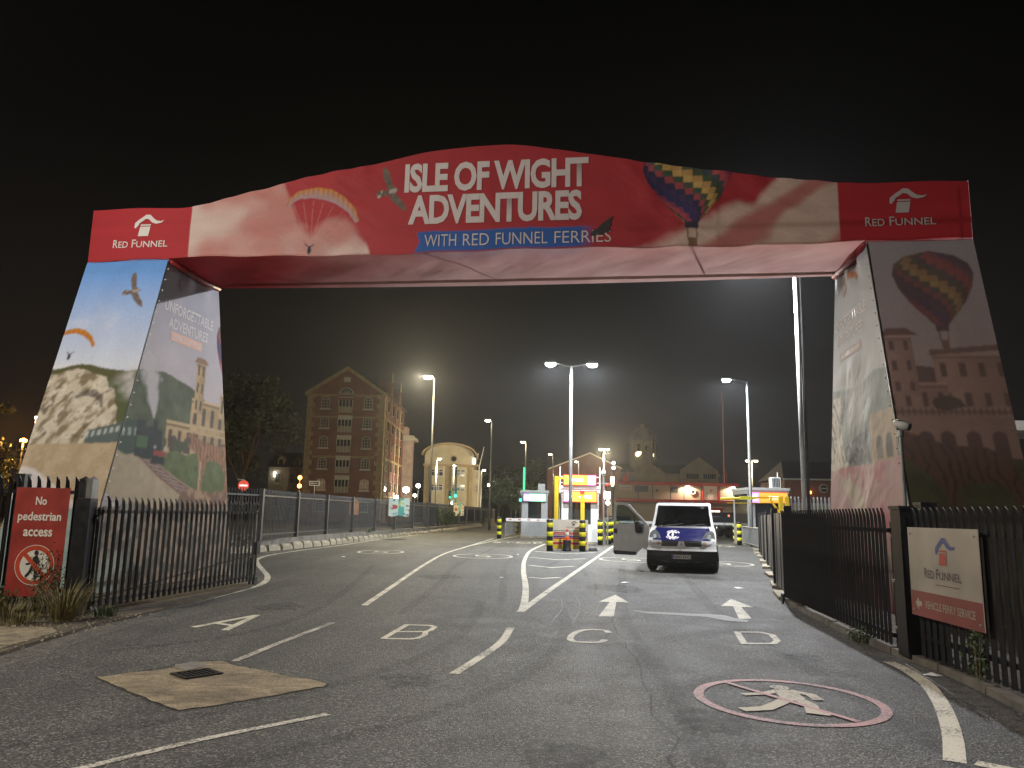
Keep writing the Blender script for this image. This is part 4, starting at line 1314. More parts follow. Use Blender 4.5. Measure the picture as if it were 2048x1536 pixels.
# words on the inner sides (the sheet bows by a couple of centimetres, the letters stand clear of it)
VY = (0, 1, 0)
fa = M['bright_print']
lettering('UNFORGETTABLE', (-6.616, .02, 5.38), VY, UZ, 1.85, .22, fa, li, bold=.02, lift=.0)
lettering('ADVENTURES', (-6.616, .20, 5.06), VY, UZ, 1.50, .22, fa, li, bold=.02, lift=.0)
obj('word_strip', MB().box(-6.6175, -6.616, .31, 1.50, 4.83, 5.01), M['orange_print'], li)
lettering('ON THE ISLE OF WIGHT', (-6.6145, .38, 4.87), VY, UZ, 1.05, .09, M['white_print'], li, lift=.0)
VN = (0, -1, 0)
lettering('UNFORGETTABLE', (6.6165, 2.15, 5.22), VN, UZ, 1.9, .22, fa, ri, bold=.02, lift=.0)
lettering('ADVENTURES', (6.6165, 2.05, 4.90), VN, UZ, 1.6, .22, fa, ri, bold=.02, lift=.0)
obj('word_strip', MB().box(6.6165, 6.6178, .60, 1.92, 4.60, 4.76), M['grey_print'], ri)
lettering('ON THE ISLE OF WIGHT', (6.6150, 1.82, 4.64), VN, UZ, 1.12, .08, M['orange_print'], ri, lift=.0)
# steel feet and ballast under the skirts
for sg in (-1, 1):
    for y0 in (fr_t(0) + .15, bk_t(0) - .45):
        obj('base_plate', MB().box(sg * 7.5 - .75, sg * 7.5 + .75, y0, y0 + .3, 0.0, .12), M['galv'], gantry)
# ------------------------------------------------------------------ palisade fences and gates
def pale_mesh(h, w=.068, bend=.05, tip=.15):
    prof = [(-w / 2, 0), (-w / 4, -.016), (0, -.004), (w / 4, -.016), (w / 2, 0)]
    rows = [(0, 1.0, 0.0), (h - tip, 1.0, 0.0), (h - tip * .45, .85, bend * .25), (h, .22, bend)]
    mb = MB()
    for z, k, dy in rows:
        for x, y in prof:
            mb.v.append((x * k, y + dy, z))
        for x, y in prof:
            mb.v.append((x * k, y + dy + .004, z))
    for r_ in range(len(rows) - 1):
        a, b = r_ * 10, r_ * 10 + 10
        for i in range(4):
            mb.f.append((a + i, a + i + 1, b + i + 1, b + i))
            mb.f.append((a + 5 + i + 1, a + 5 + i, b + 5 + i, b + 5 + i + 1))
        mb.f.append((a + 5, a, b, b + 5))
        mb.f.append((a + 4, a + 9, b + 9, b + 4))
    mb.f.append((34, 33, 32, 31, 30)[::-1] + ())
    return mb


def palisade(name, label, cat, p0, p1, h, z0, n, rails, posts=(), bend=.05, w=.068, group=None, mat='black_steel', first=.5, post_h=None, post_w=.11):
    a, b = Vector(p0), Vector(p1)
    ln = (b - a).length
    t = thing(name, label, cat, (a.x, a.y, 0), math.atan2(b.y - a.y, b.x - a.x), group)
    me = pale_mesh(h - z0, w, bend).mesh('pale')
    for i in range(n):
        obj('pale', me, M[mat], t, (ln * (i + first) / n, 0, z0))
    for z in rails:
        obj('rail', MB().box(0.0, ln, .006, .046, z - .025, z + .025), M[mat], t)
    for x in posts:
        ph = post_h or h
        obj('post', MB().box(x - post_w / 2, x + post_w / 2, .048, .048 + post_w, 0, ph - .03).box(x - post_w / 2 - .006, x + post_w / 2 + .006, .042, .054 + post_w, ph - .03, ph), M[mat], t)
    return t


# --- left gate leaf, swung open along the lane
GL0, GL1 = Vector((-5.72, 11.05)), Vector((-5.06, 15.86))
gl_len = (GL1 - GL0).length
gate_l = palisade('palisade_gate', 'open grey steel spiked gate in front of the cliff-printed arch leg', 'gate', GL0, GL1, 1.66, .12, 31, (.20, 1.44), bend=.05, first=.6, mat='gate_grey', w=.076)
fr = MB().box(-.03, .045, .047, .10, .10, 1.50)
obj('hinge_stile', fr, M['edge_steel'], gate_l)
obj('closing_stile', MB().box(gl_len - .03, gl_len + .03, .047, .10, .10, 1.50), M['edge_steel'], gate_l)
obj('brace', MB().bar((.1, .06, .25), (gl_len - .1, .06, .62), .05, .012), M['dark_steel'], gate_l)
obj('latch', MB().box(gl_len - .10, gl_len + .05, -.03, .044, .62, .86).box(gl_len + .05, gl_len + .12, 0, .03, .72, .76), M['black_steel'], gate_l)
obj('drop_bolt', MB().box(gl_len - .02, gl_len + .02, .104, .14, .02, .55), M['black_steel'], gate_l)
wh = MB().lathe([(.085, -.02), (.095, -.01), (.095, .01), (.085, .02)], 14)
o = obj('wheel', wh, M['black'], gate_l, (gl_len + .02, .02, .097)); o.rotation_euler = (R(90), 0, 0)
for z in (.35, 1.35):
    obj('hinge', MB().tube([(-.045, .06, z - .04), (-.045, .06, z + .04)], .03, 8).box(-.10, .05, .045, .075, z - .012, z + .012), M['edge_steel'], gate_l)

# --- posts and short fence by the sign on the left
post_l = thing('gate_post', 'stout black steel gate post beside the red pedestrian sign', 'post', (-5.93, 10.93, 0))
obj('shaft', MB().box(-.105, .105, -.10, .10, 0, 1.62), M['black_steel'], post_l)
obj('cap', MB().box(-.09, -.01, -.085, .085, 1.622, 1.88).add([(-.09, -.085, 1.88), (-.01, -.085, 1.88), (-.01, .085, 1.88), (-.09, .085, 1.88), (-.05, 0, 1.93)], [(0, 1, 4), (1, 2, 4), (2, 3, 4), (3, 0, 4)]), M['black_steel'], post_l)
obj('cap', MB().box(.02, .10, -.085, .085, 1.622, 1.88).add([(.02, -.085, 1.88), (.10, -.085, 1.88), (.10, .085, 1.88), (.02, .085, 1.88), (.06, 0, 1.93)], [(0, 1, 4), (1, 2, 4), (2, 3, 4), (3, 0, 4)]), M['edge_steel'], post_l)
palisade('palisade_fence', 'short run of black spiked fence behind the red pedestrian sign', 'fence', (-8.6, 10.98), (-6.05, 10.98), 1.92, .06, 19, (.35, 1.70), posts=(.05, 1.63), w=.062, bend=-.04, post_h=1.95, post_w=.14)

# --- left sign
sign = thing('pedestrian_sign', 'tall red sign reading No pedestrian access with a crossed-out walking figure', 'sign', (-6.51, 10.86, 0))
obj('panel', MB().box(-.375, .375, 0, .006, .28, 1.755), M['red_sign'], sign)
for s, z, w, h in (('No', 1.515, .155, .115), ('pedestrian', 1.265, .60, .155), ('access', 1.085, .40, .095)):
    lettering(s, (-.01 - w / 2, -.001, z), UX, UZ, w, h, M['sign_white'], sign, bold=.022, lift=.003)
disc = [(math.cos(a * PI / 20), math.sin(a * PI / 20)) for a in range(40)]
cz_ = .70
obj('white_disc', MB().slab([(.215 * c, cz_ + .215 * s) for c, s in disc], -.005, -.002), M['sign_white'], sign)
obj('red_ring', MB().ring([(.262 * c, cz_ + .262 * s) for c, s in disc], [(.205 * c, cz_ + .205 * s) for c, s in disc], -.009, -.006), plain('ring_red', (.42, .05, .02), .45), sign)
obj('outer_ring', MB().ring([(.272 * c, cz_ + .272 * s) for c, s in disc], [(.264 * c, cz_ + .264 * s) for c, s in disc], -.009, -.006), M['sign_white'], sign)
man = MB().slab([(.03 * c + .01, cz_ + .165 + .034 * s) for c, s in disc[::4]], -.012, -.006)
man.slab([(-.03, cz_ + .10), (.0, cz_ + .125), (.035, cz_ + .12), (.06, cz_ + .06), (.075, cz_ - .01), (.06, cz_ - .015), (.04, cz_ + .04), (.035, cz_ - .02), (.045, cz_ - .09),
          (.05, cz_ - .17), (.035, cz_ - .19), (0, cz_ - .185), (.015, cz_ - .165), (.005, cz_ - .08), (-.015, cz_ - .03), (-.05, cz_ - .11), (-.10, cz_ - .165), (-.12, cz_ - .15), (-.075, cz_ - .09),
          (-.045, cz_ - .02), (-.03, cz_ + .03), (-.075, cz_ + .01), (-.12, cz_ + .005), (-.12, cz_ + .02), (-.07, cz_ + .035), (-.03, cz_ + .06)], -.0125, -.0065)
obj('walking_figure', man, M['sign_black'], sign)
obj('red_slash', MB().slab([(-.165, cz_ + .125), (-.125, cz_ + .165), (.165, cz_ - .125), (.125, cz_ - .165)], -.0165, -.014), plain('slash_red', (.42, .05, .02), .45), sign)

# --- long fence on the raised edge at the far left
FP = [(-9.75, 24.2), (-8.77, 27.5), (-8.66, 31.8), (-8.44, 36.0), (-8.11, 40.2), (-7.64, 44.3), (-7.05, 47.9), (-6.62, 53.4), (-6.05, 57.5), (-5.75, 63.0), (-5.55, 68.5), (-5.30, 74.4), (-5.01, 77.3), (-4.54, 82.1), (-4.0, 88.0), (-3.45, 93.8), (-3.0, 101.0), (-2.6, 108.0), (-2.2, 116.0)]
fence_l = thing('palisade_fence', 'long dark palisade fence on the raised kerb in front of the brick building', 'fence', (0, 0, 0))
pm = pale_mesh(1.78, .07, .03)
for i, (x, y) in enumerate(FP):
    k = .085 if y < 60 else .11
    obj('post', MB().box(-k, k, -.09, .09, .42, 2.24), M['dark_steel'], fence_l, (x, y, 0))
    if i == len(FP) - 1:
        break
    a, b = Vector(FP[i]), Vector(FP[i + 1])
    ln = (b - a).length
    ang = math.atan2(b.y - a.y, b.x - a.x)
    for z in (.62, 2.0):
        obj('rail', MB().box(.05, ln - .05, -.02, .02, z - .03, z + .03), M['dark_steel'], fence_l, (a.x, a.y, 0), ang)
    mb = MB()
    n_ = int(ln / .155)
    for k in range(n_):
        x0 = ln * (k + .5) / n_
        mb.add([(p[0] + x0, p[1] + .03, p[2] + .46) for p in pm.v], pm.f)
    obj('pale_row', mb, M['dark_steel'], fence_l, (a.x, a.y, 0), ang, kind='stuff')

# --- right gate leaf and hinge post
GR0, GR1 = Vector((4.42, 9.15)), Vector((5.08, 14.55))
gr_len = (GR1 - GR0).length
gate_r = palisade('palisade_gate', 'open black spiked gate on the right, left of the ferry sign', 'gate', GR1, GR0, 1.68, .13, 40, (.24, 1.42), bend=-.022, w=.082)
obj('closing_stile', MB().box(-.03, .03, .047, .10, .10, 1.52), M['black_steel'], gate_r)
obj('hinge_stile', MB().box(gr_len - .03, gr_len + .03, .047, .10, .10, 1.52), M['black_steel'], gate_r)
obj('lock_plate', MB().box(.05, 1.1, .05, .056, .15, 1.42), M['black_steel'], gate_r)
o = obj('wheel', wh.mesh('wheel'), M['black'], gate_r, (-.02, -.03, .097)); o.rotation_euler = (R(90), 0, 0)
post_r = thing('gate_post', 'thick black steel hinge post between the right gate and the ferry sign', 'post', (4.52, 8.93, 0))
obj('shaft', MB().box(-.10, .10, -.11, .11, .05, 1.66), M['black_steel'], post_r)
obj('cap', MB().box(-.115, .115, -.125, .125, 1.662, 1.70), M['black_steel'], post_r)
obj('hinge_rod', MB().tube([(-.06, .14, .12), (-.06, .14, 1.56)], .014, 6), M['galv'], post_r)
for z in (.33, .85, 1.36):
    obj('hinge', MB().box(-.10, .02, .115, .17, z - .016, z + .016), M['galv'], post_r)
# --- fence carrying the ferry sign
fence_r = palisade('palisade_fence', 'black spiked fence behind the ferry sign at the right edge', 'fence', (4.50, 8.70), (4.28, 3.6), 1.68, .10, 38, (.30, 1.42), posts=(.03, 2.35, 2.75, 5.0), bend=-.03, w=.08, post_h=1.74, post_w=.17)
# --- ferry sign
fs = thing('ferry_sign', 'white and red sign with smoking-funnel logo reading vehicle ferry service', 'sign', (4.405, 8.62, 0), math.atan2(-5.1, -.22))
obj('panel', MB().box(0, 1.385, -.012, -.002, .54, 1.465), M['sign_board'], fs)
obj('red_band', MB().box(.0, 1.385, -.0155, -.0125, .54, .80), plain('weathered_red', (.24, .055, .05), .5, var=.25, scale=2), fs)
funnel_logo(fs, .33, .95, .72, M['sign_blue'], M['sign_red'], M['sign_ink'], -.0165)
lettering('VEHICLE FERRY SERVICE', (.30, -.0155, .635), UX, UZ, .96, .078, M['sign_board'], fs, bold=.012, lift=.002)
obj('white_arrow', MB().slab([(.10, .67), (.17, .735), (.17, .695), (.235, .695), (.235, .645), (.17, .645), (.17, .605)], -.018, -.0157), M['sign_board'], fs)
obj('small_print', MB().box(.55, 1.0, -.0145, -.0125, .89, .898), M['sign_ink'], fs)
for x in (.06, 1.33):
    for z in (.60, 1.40):
        obj('bolt', MB().tube([(x, -.0155, z), (x, -.022, z)], .012, 6), M['galv'], fs)
# --- fence with plain boards further along on the right
RF = [(5.35, 15.0), (6.22, 18.3), (7.25, 21.4), (8.32, 25.1), (9.25, 28.3), (10.3, 31.9), (11.1, 34.6), (12.0, 37.4)]
fence_rr = thing('board_fence', 'dark boarded fence running from the right gate to the far ticket booth', 'fence', (0, 0, 0))
for i in range(len(RF)):
    x, y = RF[i]
    obj('post', MB().box(-.07, .07, -.09, .09, 0, 1.78), M['black_steel'], fence_rr, (x, y, 0), R(-16))
    if i == len(RF) - 1:
        break
    a, b = Vector(RF[i]), Vector(RF[i + 1])
    ln = (b - a).length
    ang = math.atan2(b.y - a.y, b.x - a.x)
    for k in range(6):
        obj('board', MB().box(ln * (k + .06) / 6, ln * (k + .94) / 6, -.015 + .01 * (k % 2), .015 + .01 * (k % 2), .08, 1.66), M['dark_steel'], fence_rr, (a.x, a.y, 0), ang)
# --- the lit fence behind, in front of the brick building
fence_b = thing('palisade_fence', 'lit pale palisade fence below the right brick building behind the tall pole', 'fence', (14.4, 40.0, 0), R(-4))
for z in (.5, 2.35):
    obj('rail', MB().box(0, 6.5, .006, .05, z - .03, z + .03), M['galv'], fence_b)
me = pale_mesh(2.65, .09, .03).mesh('pale')
for k in range(34):
    obj('pale', me, M['galv'], fence_b, (.1 + k * .19, 0, .05))

# --- camera on a pole behind the right fence
cc = thing('cctv_camera', 'security camera on a thin pole in front of the right printed leg', 'camera', (5.09, 10.0, 0))
obj('pole', MB().tube([(0, 0, .06), (0, 0, 2.62)], .024, 10), M['galv'], cc)
obj('bracket', MB().tube([(0, 0, 2.62), (0, 0, 2.70)], .04, 10), M['galv'], cc)
obj('housing', MB().tube([(-.055, .05, 2.80), (.0, 0, 2.775), (.075, -.085, 2.735)], [.035, .056, .056], 12), M['white_metal'], cc, smooth=True)
obj('sun_hood', MB().box(-.055, .055, -.06, .06, 2.83, 2.842), M['white_metal'], cc, (0, 0, 0))
obj('lens', MB().tube([(.073, -.083, 2.736), (.083, -.094, 2.731)], .043, 12), M['glass'], cc)

# --- tall twin poles beyond the right leg
for i, (x, r_, m_, lab) in enumerate(((9.10, .055, 'white_metal', 'tall bright white mast rising behind the beam beside the right leg'), (9.24, .045, 'dark_steel', 'tall dark mast close beside the bright white one'))):
    t = thing('tall_mast', lab, 'mast', (x, 24.0, 0), 0)
    obj('shaft', MB().tube([(0, 0, .02), (0, 0, 10.6)], [r_ * 1.25, r_], 12), M[m_], t, smooth=True)
    obj('base_flange', MB().lathe([(.18, 0), (.18, .03)], 12), M['galv'], t)
# ------------------------------------------------------------------ the van
van = thing('parked_van', 'white van with blue bonnet and its driver door open, facing the viewer', 'van', (4.80, 21.85, 0), R(-15))
van_white = plain('van_white_paint', (.60, .61, .60), .25, var=.04, coat=.5)
van_blue = plain('van_blue_paint', (.008, .009, .075), .20, var=.06, coat=.6)
van_trim = plain('van_black_trim', (.022, .022, .023), .55, var=.2)
van_dark = plain('van_interior', (.045, .045, .045), .8)
# horizontal slices: height, nose position, half width, corner roundness (how far the corner falls back)
SL = [(.17, .14, .84, .26), (.30, .04, .90, .24), (.46, .0, .965, .22), (.60, .0, .965, .22), (.66, .03, .950, .24), (.72, .05, .945, .26), (.82, .075, .945, .30), (.88, .10, .945, .34),
      (.95, .24, .945, .34), (1.02, .40, .945, .32), (1.09, .56, .94, .30), (1.16, .72, .925, .27), (1.22, .86, .905, .22), (1.27, .95, .89, .16), (1.34, 1.03, .875, .15), (1.50, 1.19, .85, .14),
      (1.66, 1.35, .825, .13), (1.79, 1.46, .812, .13), (1.87, 1.55, .805, .14), (1.92, 1.68, .795, .16), (1.955, 1.95, .77, .18), (1.97, 2.3, .72, .2)]
NX, LEN = 24, 4.78
UXS = [-1 + 2 * i / NX for i in range(NX + 1)]


def nose(u, i):
    z, y, hw, c = SL[i]
    return (u * hw, y + c * (abs(u) ** 3.2), z)


def van_front(x, z):
    zs = [s[0] for s in SL]
    i = max(0, min(len(SL) - 2, next((k for k in range(len(SL) - 1) if z < zs[k + 1]), len(SL) - 2)))
    t = (z - zs[i]) / (zs[i + 1] - zs[i])
    a, b = SL[i], SL[i + 1]
    y, hw, c = (a[k] + (b[k] - a[k]) * t for k in (1, 2, 3))
    return y + c * abs(x / hw) ** 3.2


zone = {}
for i in range(len(SL) - 1):
    for j in range(NX):
        u = (UXS[j] + UXS[j + 1]) / 2
        z = (SL[i][0] + SL[i + 1][0]) / 2
        if z < .63: k = 'bumper'
        elif z < .70: k = 'body'
        elif z < .87: k = 'grille' if abs(u) < .58 else 'body'
        elif z < 1.22: k = 'bonnet' if abs(u) < .84 else 'body'
        elif z < 1.27: k = 'cowl' if abs(u) < .86 else 'body'
        elif z < 1.87: k = 'windscreen' if abs(u) < .90 else 'body'
        else: k = 'body'
        zone.setdefault(k, MB()).add([nose(UXS[j], i), nose(UXS[j + 1], i), nose(UXS[j + 1], i + 1), nose(UXS[j], i + 1)], [(0, 1, 2, 3)])
body = zone['body']
# sides, roof, back
for sg in (-1, 1):
    for i in range(len(SL) - 1):
        p, q = nose(sg, i), nose(sg, i + 1)
        z0, z1 = p[2], q[2]
        ys = [0, .12, .3, 1]
        for k in range(3):
            if sg < 0 and k < 2 and .45 < z0 < 1.9 and False:
                continue
            f = lambda P, t: (P[0] * (1 - .03 * t), P[1] + (LEN - P[1]) * t, P[2])
            a, b, c, d = f(p, ys[k]), f(p, ys[k + 1]), f(q, ys[k + 1]), f(q, ys[k])
            tgt = zone.setdefault('side_skirt', MB()) if z1 < .5 else body
            if sg < 0 and k == 1 and 1.25 < z0 < 1.8:
                continue          # doorway: the driver's window opening
            tgt.add([a, b, c, d], [(0, 1, 2, 3) if sg > 0 else (3, 2, 1, 0)])
top = [nose(u, len(SL) - 1) for u in UXS]
back = [(x * .97, LEN, z) for x, y, z in top]
for j in range(NX):
    body.add([top[j], top[j + 1], back[j + 1], back[j]], [(0, 1, 2, 3)])
body.add([(-.8, LEN, .3), (.8, LEN, .3), (.9, LEN, .9), (.78, LEN, 1.8), (.64, LEN, 1.97), (-.64, LEN, 1.97), (-.78, LEN, 1.8), (-.9, LEN, .9)], [tuple(range(8))])
bo = obj('body', body, van_white, van, smooth=True)
obj('bonnet', zone['bonnet'], van_blue, van, smooth=True)
obj('bumper', zone['bumper'], van_trim, van, smooth=True)
obj('side_skirt', zone['side_skirt'], van_trim, van)
obj('grille', zone['grille'], M['black'], van, smooth=True)
obj('cowl', zone['cowl'], van_trim, van)
ws = obj('windscreen', zone['windscreen'], M['clear'], van, smooth=True)
obj('floor_pan', MB().box(-.8, .8, .5, 4.7, .25, .3), van_dark, van)
obj('underbody', MB().box(-.78, .78, .3, 4.6, .16, .24), van_dark, van)


def on_nose(pts, lift=.008, sub=True):
    return [(x, van_front(x, z) - lift, z) for x, z in pts]


def decal(name, pts, mat, lift=.008, parent=None):
    vs = on_nose(pts, lift)
    cx, cz = sum(p[0] for p in pts) / len(pts), sum(p[1] for p in pts) / len(pts)
    vs.append((cx, van_front(cx, cz) - lift, cz))
    n = len(pts)
    return obj(name, MB().add(vs, [(i, (i + 1) % n, n) for i in range(n)]), mat, parent or van)


hl_glass = plain('headlamp_glass', (.13, .135, .135), .10, metal=.3, var=.5, scale=14)
orange_l = plain('indicator', (.40, .26, .16), .3)
for sg in (-1, 1):
    hl = [(.50, .80), (.62, .755), (.78, .77), (.89, .85), (.915, .97), (.90, 1.08), (.84, 1.15), (.74, 1.15), (.645, 1.08), (.57, .94)]
    h = decal('headlight', [(sg * x, z) for x, z in hl][::sg], hl_glass, .012)
    decal('indicator', [(sg * x, z) for x, z in [(.53, .80), (.64, .77), (.72, .80), (.62, .85)]][::sg], orange_l, .020, h)
    c = [(sg * .76 + .055 * math.cos(a), .98 + .062 * math.sin(a)) for a in [k * PI / 6 for k in range(12)]]
    decal('lamp_bowl', c, plain('lamp_bowl_%d' % sg, (.22, .23, .23), .25, .4), .022, h)
# nose emblem housing and badge
decal('badge_housing', [(-.15, .68), (.15, .68), (.09, .78), (.07, .865), (-.07, .865), (-.09, .78)], van_white, .022)
obj('badge', MB().add([(0, -.002, .705), (.055, -.002, .775), (0, -.002, .845), (-.055, -.002, .775), (0, -.02, .775)], [(0, 1, 4), (1, 2, 4), (2, 3, 4), (3, 0, 4)]), M['galv'], van, (0, .048, 0))
decal('air_slot', [(-.42, .575), (-.36, .535), (.36, .535), (.42, .575), (.40, .595), (-.40, .595)], M['sign_black'], .006)
decal('chrome_lip', [(-.55, .315), (-.40, .285), (.40, .285), (.55, .315), (.42, .298), (-.42, .298)], M['galv'], .006)
pl = obj('number_plate', MB().box(-.26, .26, -.014, -.004, .385, .495), plain('plate', (.55, .55, .50), .4), van)
lettering('NF63 EHO', (-.20, -.0145, .397), UX, UZ, .45, .085, M['sign_black'], pl, bold=.02, lift=.001)
obj('plate_band', MB().box(-.259, -.215, -.0165, -.0145, .387, .493), M['sign_blue'], pl)
# shut lines round the bonnet and wipers
for sg in (-1, 1):
    pts = [(sg * .805, .885), (sg * .80, .98), (sg * .79, 1.08), (sg * .765, 1.20)]
    mb = MB()
    for i in range(3):
        a, b = pts[i], pts[i + 1]
        mb.add(on_nose([(a[0] - .008, a[1]), (a[0] + .008, a[1]), (b[0] + .008, b[1]), (b[0] - .008, b[1])], .007), [(0, 1, 2, 3)])
    obj('shut_line', mb, M['sign_black'], van)
    obj('wiper', MB().tube([(sg * .30 - .25, van_front(.3, 1.28) - .02, 1.27), (sg * .30 + .32, van_front(.3, 1.36) - .02, 1.34)], .012, 5), M['black'], van)
# ring-and-C badge on the bonnet
def arc(r0, r1, a0, a1, n, cx, cz, k=1.0):
    mb = MB()
    for i in range(n):
        t0, t1 = R(a0 + (a1 - a0) * i / n), R(a0 + (a1 - a0) * (i + 1) / n)
        pts = [(cx + r_ * math.cos(t), cz + r_ * k * math.sin(t)) for r_, t in ((r0, t0), (r1, t0), (r1, t1), (r0, t1))]
        mb.add(on_nose(pts, .010), [(0, 1, 2, 3)])
    return mb
lw = M['white_print']
obj('bonnet_emblem', arc(.105, .155, 35, 325, 18, -.25, 1.035, .60), lw, van)
obj('bonnet_emblem', arc(.0, .028, 0, 360, 8, -.25, 1.035, 2.3), lw, van)
for a0, a1 in ((25, 50), (58, 82), (90, 112), (120, 150), (205, 230), (238, 262), (270, 295), (302, 332)):
    obj('bonnet_lettering', arc(.178, .208, a0, a1, 3, -.25, 1.035, .60), lw, van)
# dashboard, seats, wheel behind the glass
dash = obj('dashboard', MB().box(-.80, .80, 1.12, 1.5, .95, 1.24), van_dark, van)
obj('papers', MB().add([(.12, 1.13, 1.25), (.72, 1.16, 1.25), (.66, 1.33, 1.29), (.30, 1.33, 1.30)], [(0, 1, 2, 3)]), M['sign_white'], dash)
obj('papers', MB().add([(-.78, 1.14, 1.25), (-.58, 1.13, 1.25), (-.60, 1.30, 1.29), (-.78, 1.30, 1.28)], [(0, 1, 2, 3)]), M['sign_white'], dash)
sw = MB(); sw.tube([(-.42 + .19 * math.cos(a * PI / 8), 1.55 - .10 * math.sin(a * PI / 8), 1.30 + .15 * math.sin(a * PI / 8)) for a in range(17)], .016, 6)
obj('steering_wheel', sw, M['dark_steel'], van)
for x in (-.42, .12, .55):
    s_ = obj('seat', MB().box(x - .23, x + .23, 1.75, 2.3, .6, .9).add([(x - .23, 2.2, .9), (x + .23, 2.2, .9), (x + .19, 2.32, 1.45), (x - .19, 2.32, 1.45), (x - .23, 2.32, .9), (x + .23, 2.32, .9), (x + .19, 2.42, 1.45), (x - .19, 2.42, 1.45)],
               [(0, 1, 2, 3), (5, 4, 7, 6), (1, 5, 6, 2), (4, 0, 3, 7), (3, 2, 6, 7)]), van_dark, van)
    obj('headrest', MB().box(x - .12, x + .12, 2.33, 2.42, 1.48, 1.66), van_dark, s_)
obj('bulkhead', MB().box(-.80, .80, 2.5, 2.53, .4, 1.85), van_dark, van)
# wheels
tyre = MB().lathe([(.20, -.105), (.30, -.11), (.33, -.08), (.335, 0), (.33, .08), (.30, .11), (.20, .105)], 24)
rim = MB().lathe([(.05, -.09), (.19, -.095), (.205, -.06), (.205, .06), (.19, .095), (.05, .09)], 20)
tm, rm = tyre.mesh('tyre', True), rim.mesh('rim')
for sg in (-1, 1):
    for y, st in ((.92, -8), (3.75, 0)):
        w = bpy.data.objects.new('wheel', tm); COL.objects.link(w); w.parent = van
        if not tm.materials: tm.materials.append(plain('tyre_rubber', (.018, .018, .018), .75, var=.2))
        w.location = (sg * (.86 if y < 2 else .80), y, .335); w.rotation_euler = (0, R(90), R(st))
        obj('rim', rm, M['grey_metal'], w)
for sg in (-1, 1):
    ar = MB()
    for i in range(12):
        a0, a1 = PI * i / 12, PI * (i + 1) / 12
        ar.add([(sg * .93, .92 - .39 * math.cos(a0), .33 + .40 * math.sin(a0)), (sg * .99, .92 - .42 * math.cos(a0), .33 + .43 * math.sin(a0)),
                (sg * .99, .92 - .42 * math.cos(a1), .33 + .43 * math.sin(a1)), (sg * .93, .92 - .39 * math.cos(a1), .33 + .40 * math.sin(a1))], [(0, 1, 2, 3)])
    obj('wheel_arch', ar, van_trim, van)
# mirrors
mm = MB().lathe([(.02, -.17), (.085, -.15), (.105, 0), (.085, .15), (.02, .17)], 12)
o = obj('mirror', mm, van_trim, van, (1.07, 1.0, 1.17), smooth=True); o.scale = (1, .7, 1)
obj('mirror_arm', MB().bar((.90, 1.02, 1.12), (1.02, 1.0, 1.14), .06), van_trim, van)
# opened driver door: hinged at its front edge
dr = obj('door', MB(), van_white, van, (-.945, .98, 0), R(180 - 9))
low = [(.0, .52), (.0, 1.22), (.10, 1.26), (1.08, 1.26), (1.10, 1.1), (1.10, .46), (1.05, .40), (.42, .40), (.36, .50), (.22, .62)]
obj('door_skin', MB().slab(low, -.03, .03), van_white, dr)
of = [(.02, 1.262), (.16, 1.42), (.62, 1.88), (.78, 1.93), (1.0, 1.93), (1.07, 1.86), (1.09, 1.6), (1.09, 1.262)]
inn = [(.14, 1.30), (.22, 1.40), (.65, 1.81), (.79, 1.86), (.96, 1.86), (1.0, 1.80), (1.02, 1.6), (1.02, 1.30)]
obj('window_frame', MB().ring(of, inn, -.025, .025), van_white, dr)
obj('window_pane', MB().slab(inn, -.004, .004), M['clear'], dr)
obj('door_rubbing_strip', MB().slab([(.42, .402), (1.05, .402), (1.09, .46), (1.09, .52), (.40, .50)], -.036, .036), van_trim, dr)
obj('door_handle', MB().box(.98, 1.07, -.075, .07, 1.02, 1.16), van_trim, dr)
obj('quarter_bar', MB().box(.44, .465, -.012, .012, 1.31, 1.60), van_trim, dr)
o = obj('mirror', mm.mesh('mirror', True), van_trim, dr, (.30, .13, 1.22)); o.scale = (1.1, .8, 1.05)
# ------------------------------------------------------------------ booths and traffic furniture
sign_orange = glow('lit_orange_panel', (1.0, .20, .03), 1.5)
sign_purple = glow('lit_purple_panel', (.62, .28, .95), .9)
sign_hot = glow('lit_white_lettering', (1.0, .86, .60), 4.0)
sign_green = glow('lit_green_panel', (.35, 1.0, .72), 1.0)
lamp_white = glow('lit_white_panel', (1.0, .95, .88), 5.0)


def lit_sign(parent, x0, x1, z0, z1, y, main, flip=False, cap='red_paint'):
    """back-lit lane sign: purple square with pale symbol beside a long bright panel with arrow and word"""
    case = obj('sign_case', MB().box(x0 - .04, x1 + .04, y, y + .16, z0 - .04, z1 + .04), M[cap], parent)
    w, h = x1 - x0, z1 - z0
    px0, px1 = (x0, x0 + w * .24) if not flip else (x1 - w * .24, x1)
    mx0, mx1 = (x0 + w * .25, x1) if not flip else (x0, x1 - w * .25)
    obj('purple_panel', MB().box(px0, px1, y - .012, y - .002, z0, z1), sign_purple, case)
    obj('lane_panel', MB().box(mx0, mx1, y - .012, y - .002, z0, z1), main, case)
    cx, cz = (px0 + px1) / 2, (z0 + z1) / 2
    obj('symbol', MB().ring([(cx + h * .26 * c, cz + h * .30 * s) for c, s in disc[::4]], [(cx + h * .12 * c, cz + h * .14 * s) for c, s in disc[::4]], y - .02, y - .014), sign_hot, case)
    mc = (mx0 + mx1) / 2
    obj('word', MB().box(mc - w * .05, mc + w * .22, y - .02, y - .014, cz - h * .13, cz + h * .13), sign_hot, case)
    obj('arrow', MB().slab([(mc - w * .16, cz), (mc - w * .10, cz + h * .2), (mc - w * .10, cz + h * .08), (mc - w * .07, cz + h * .08), (mc - w * .07, cz - h * .08), (mc - w * .10, cz - h * .08), (mc - w * .10, cz - h * .2)], y - .02, y - .014), sign_hot, case)
    return case


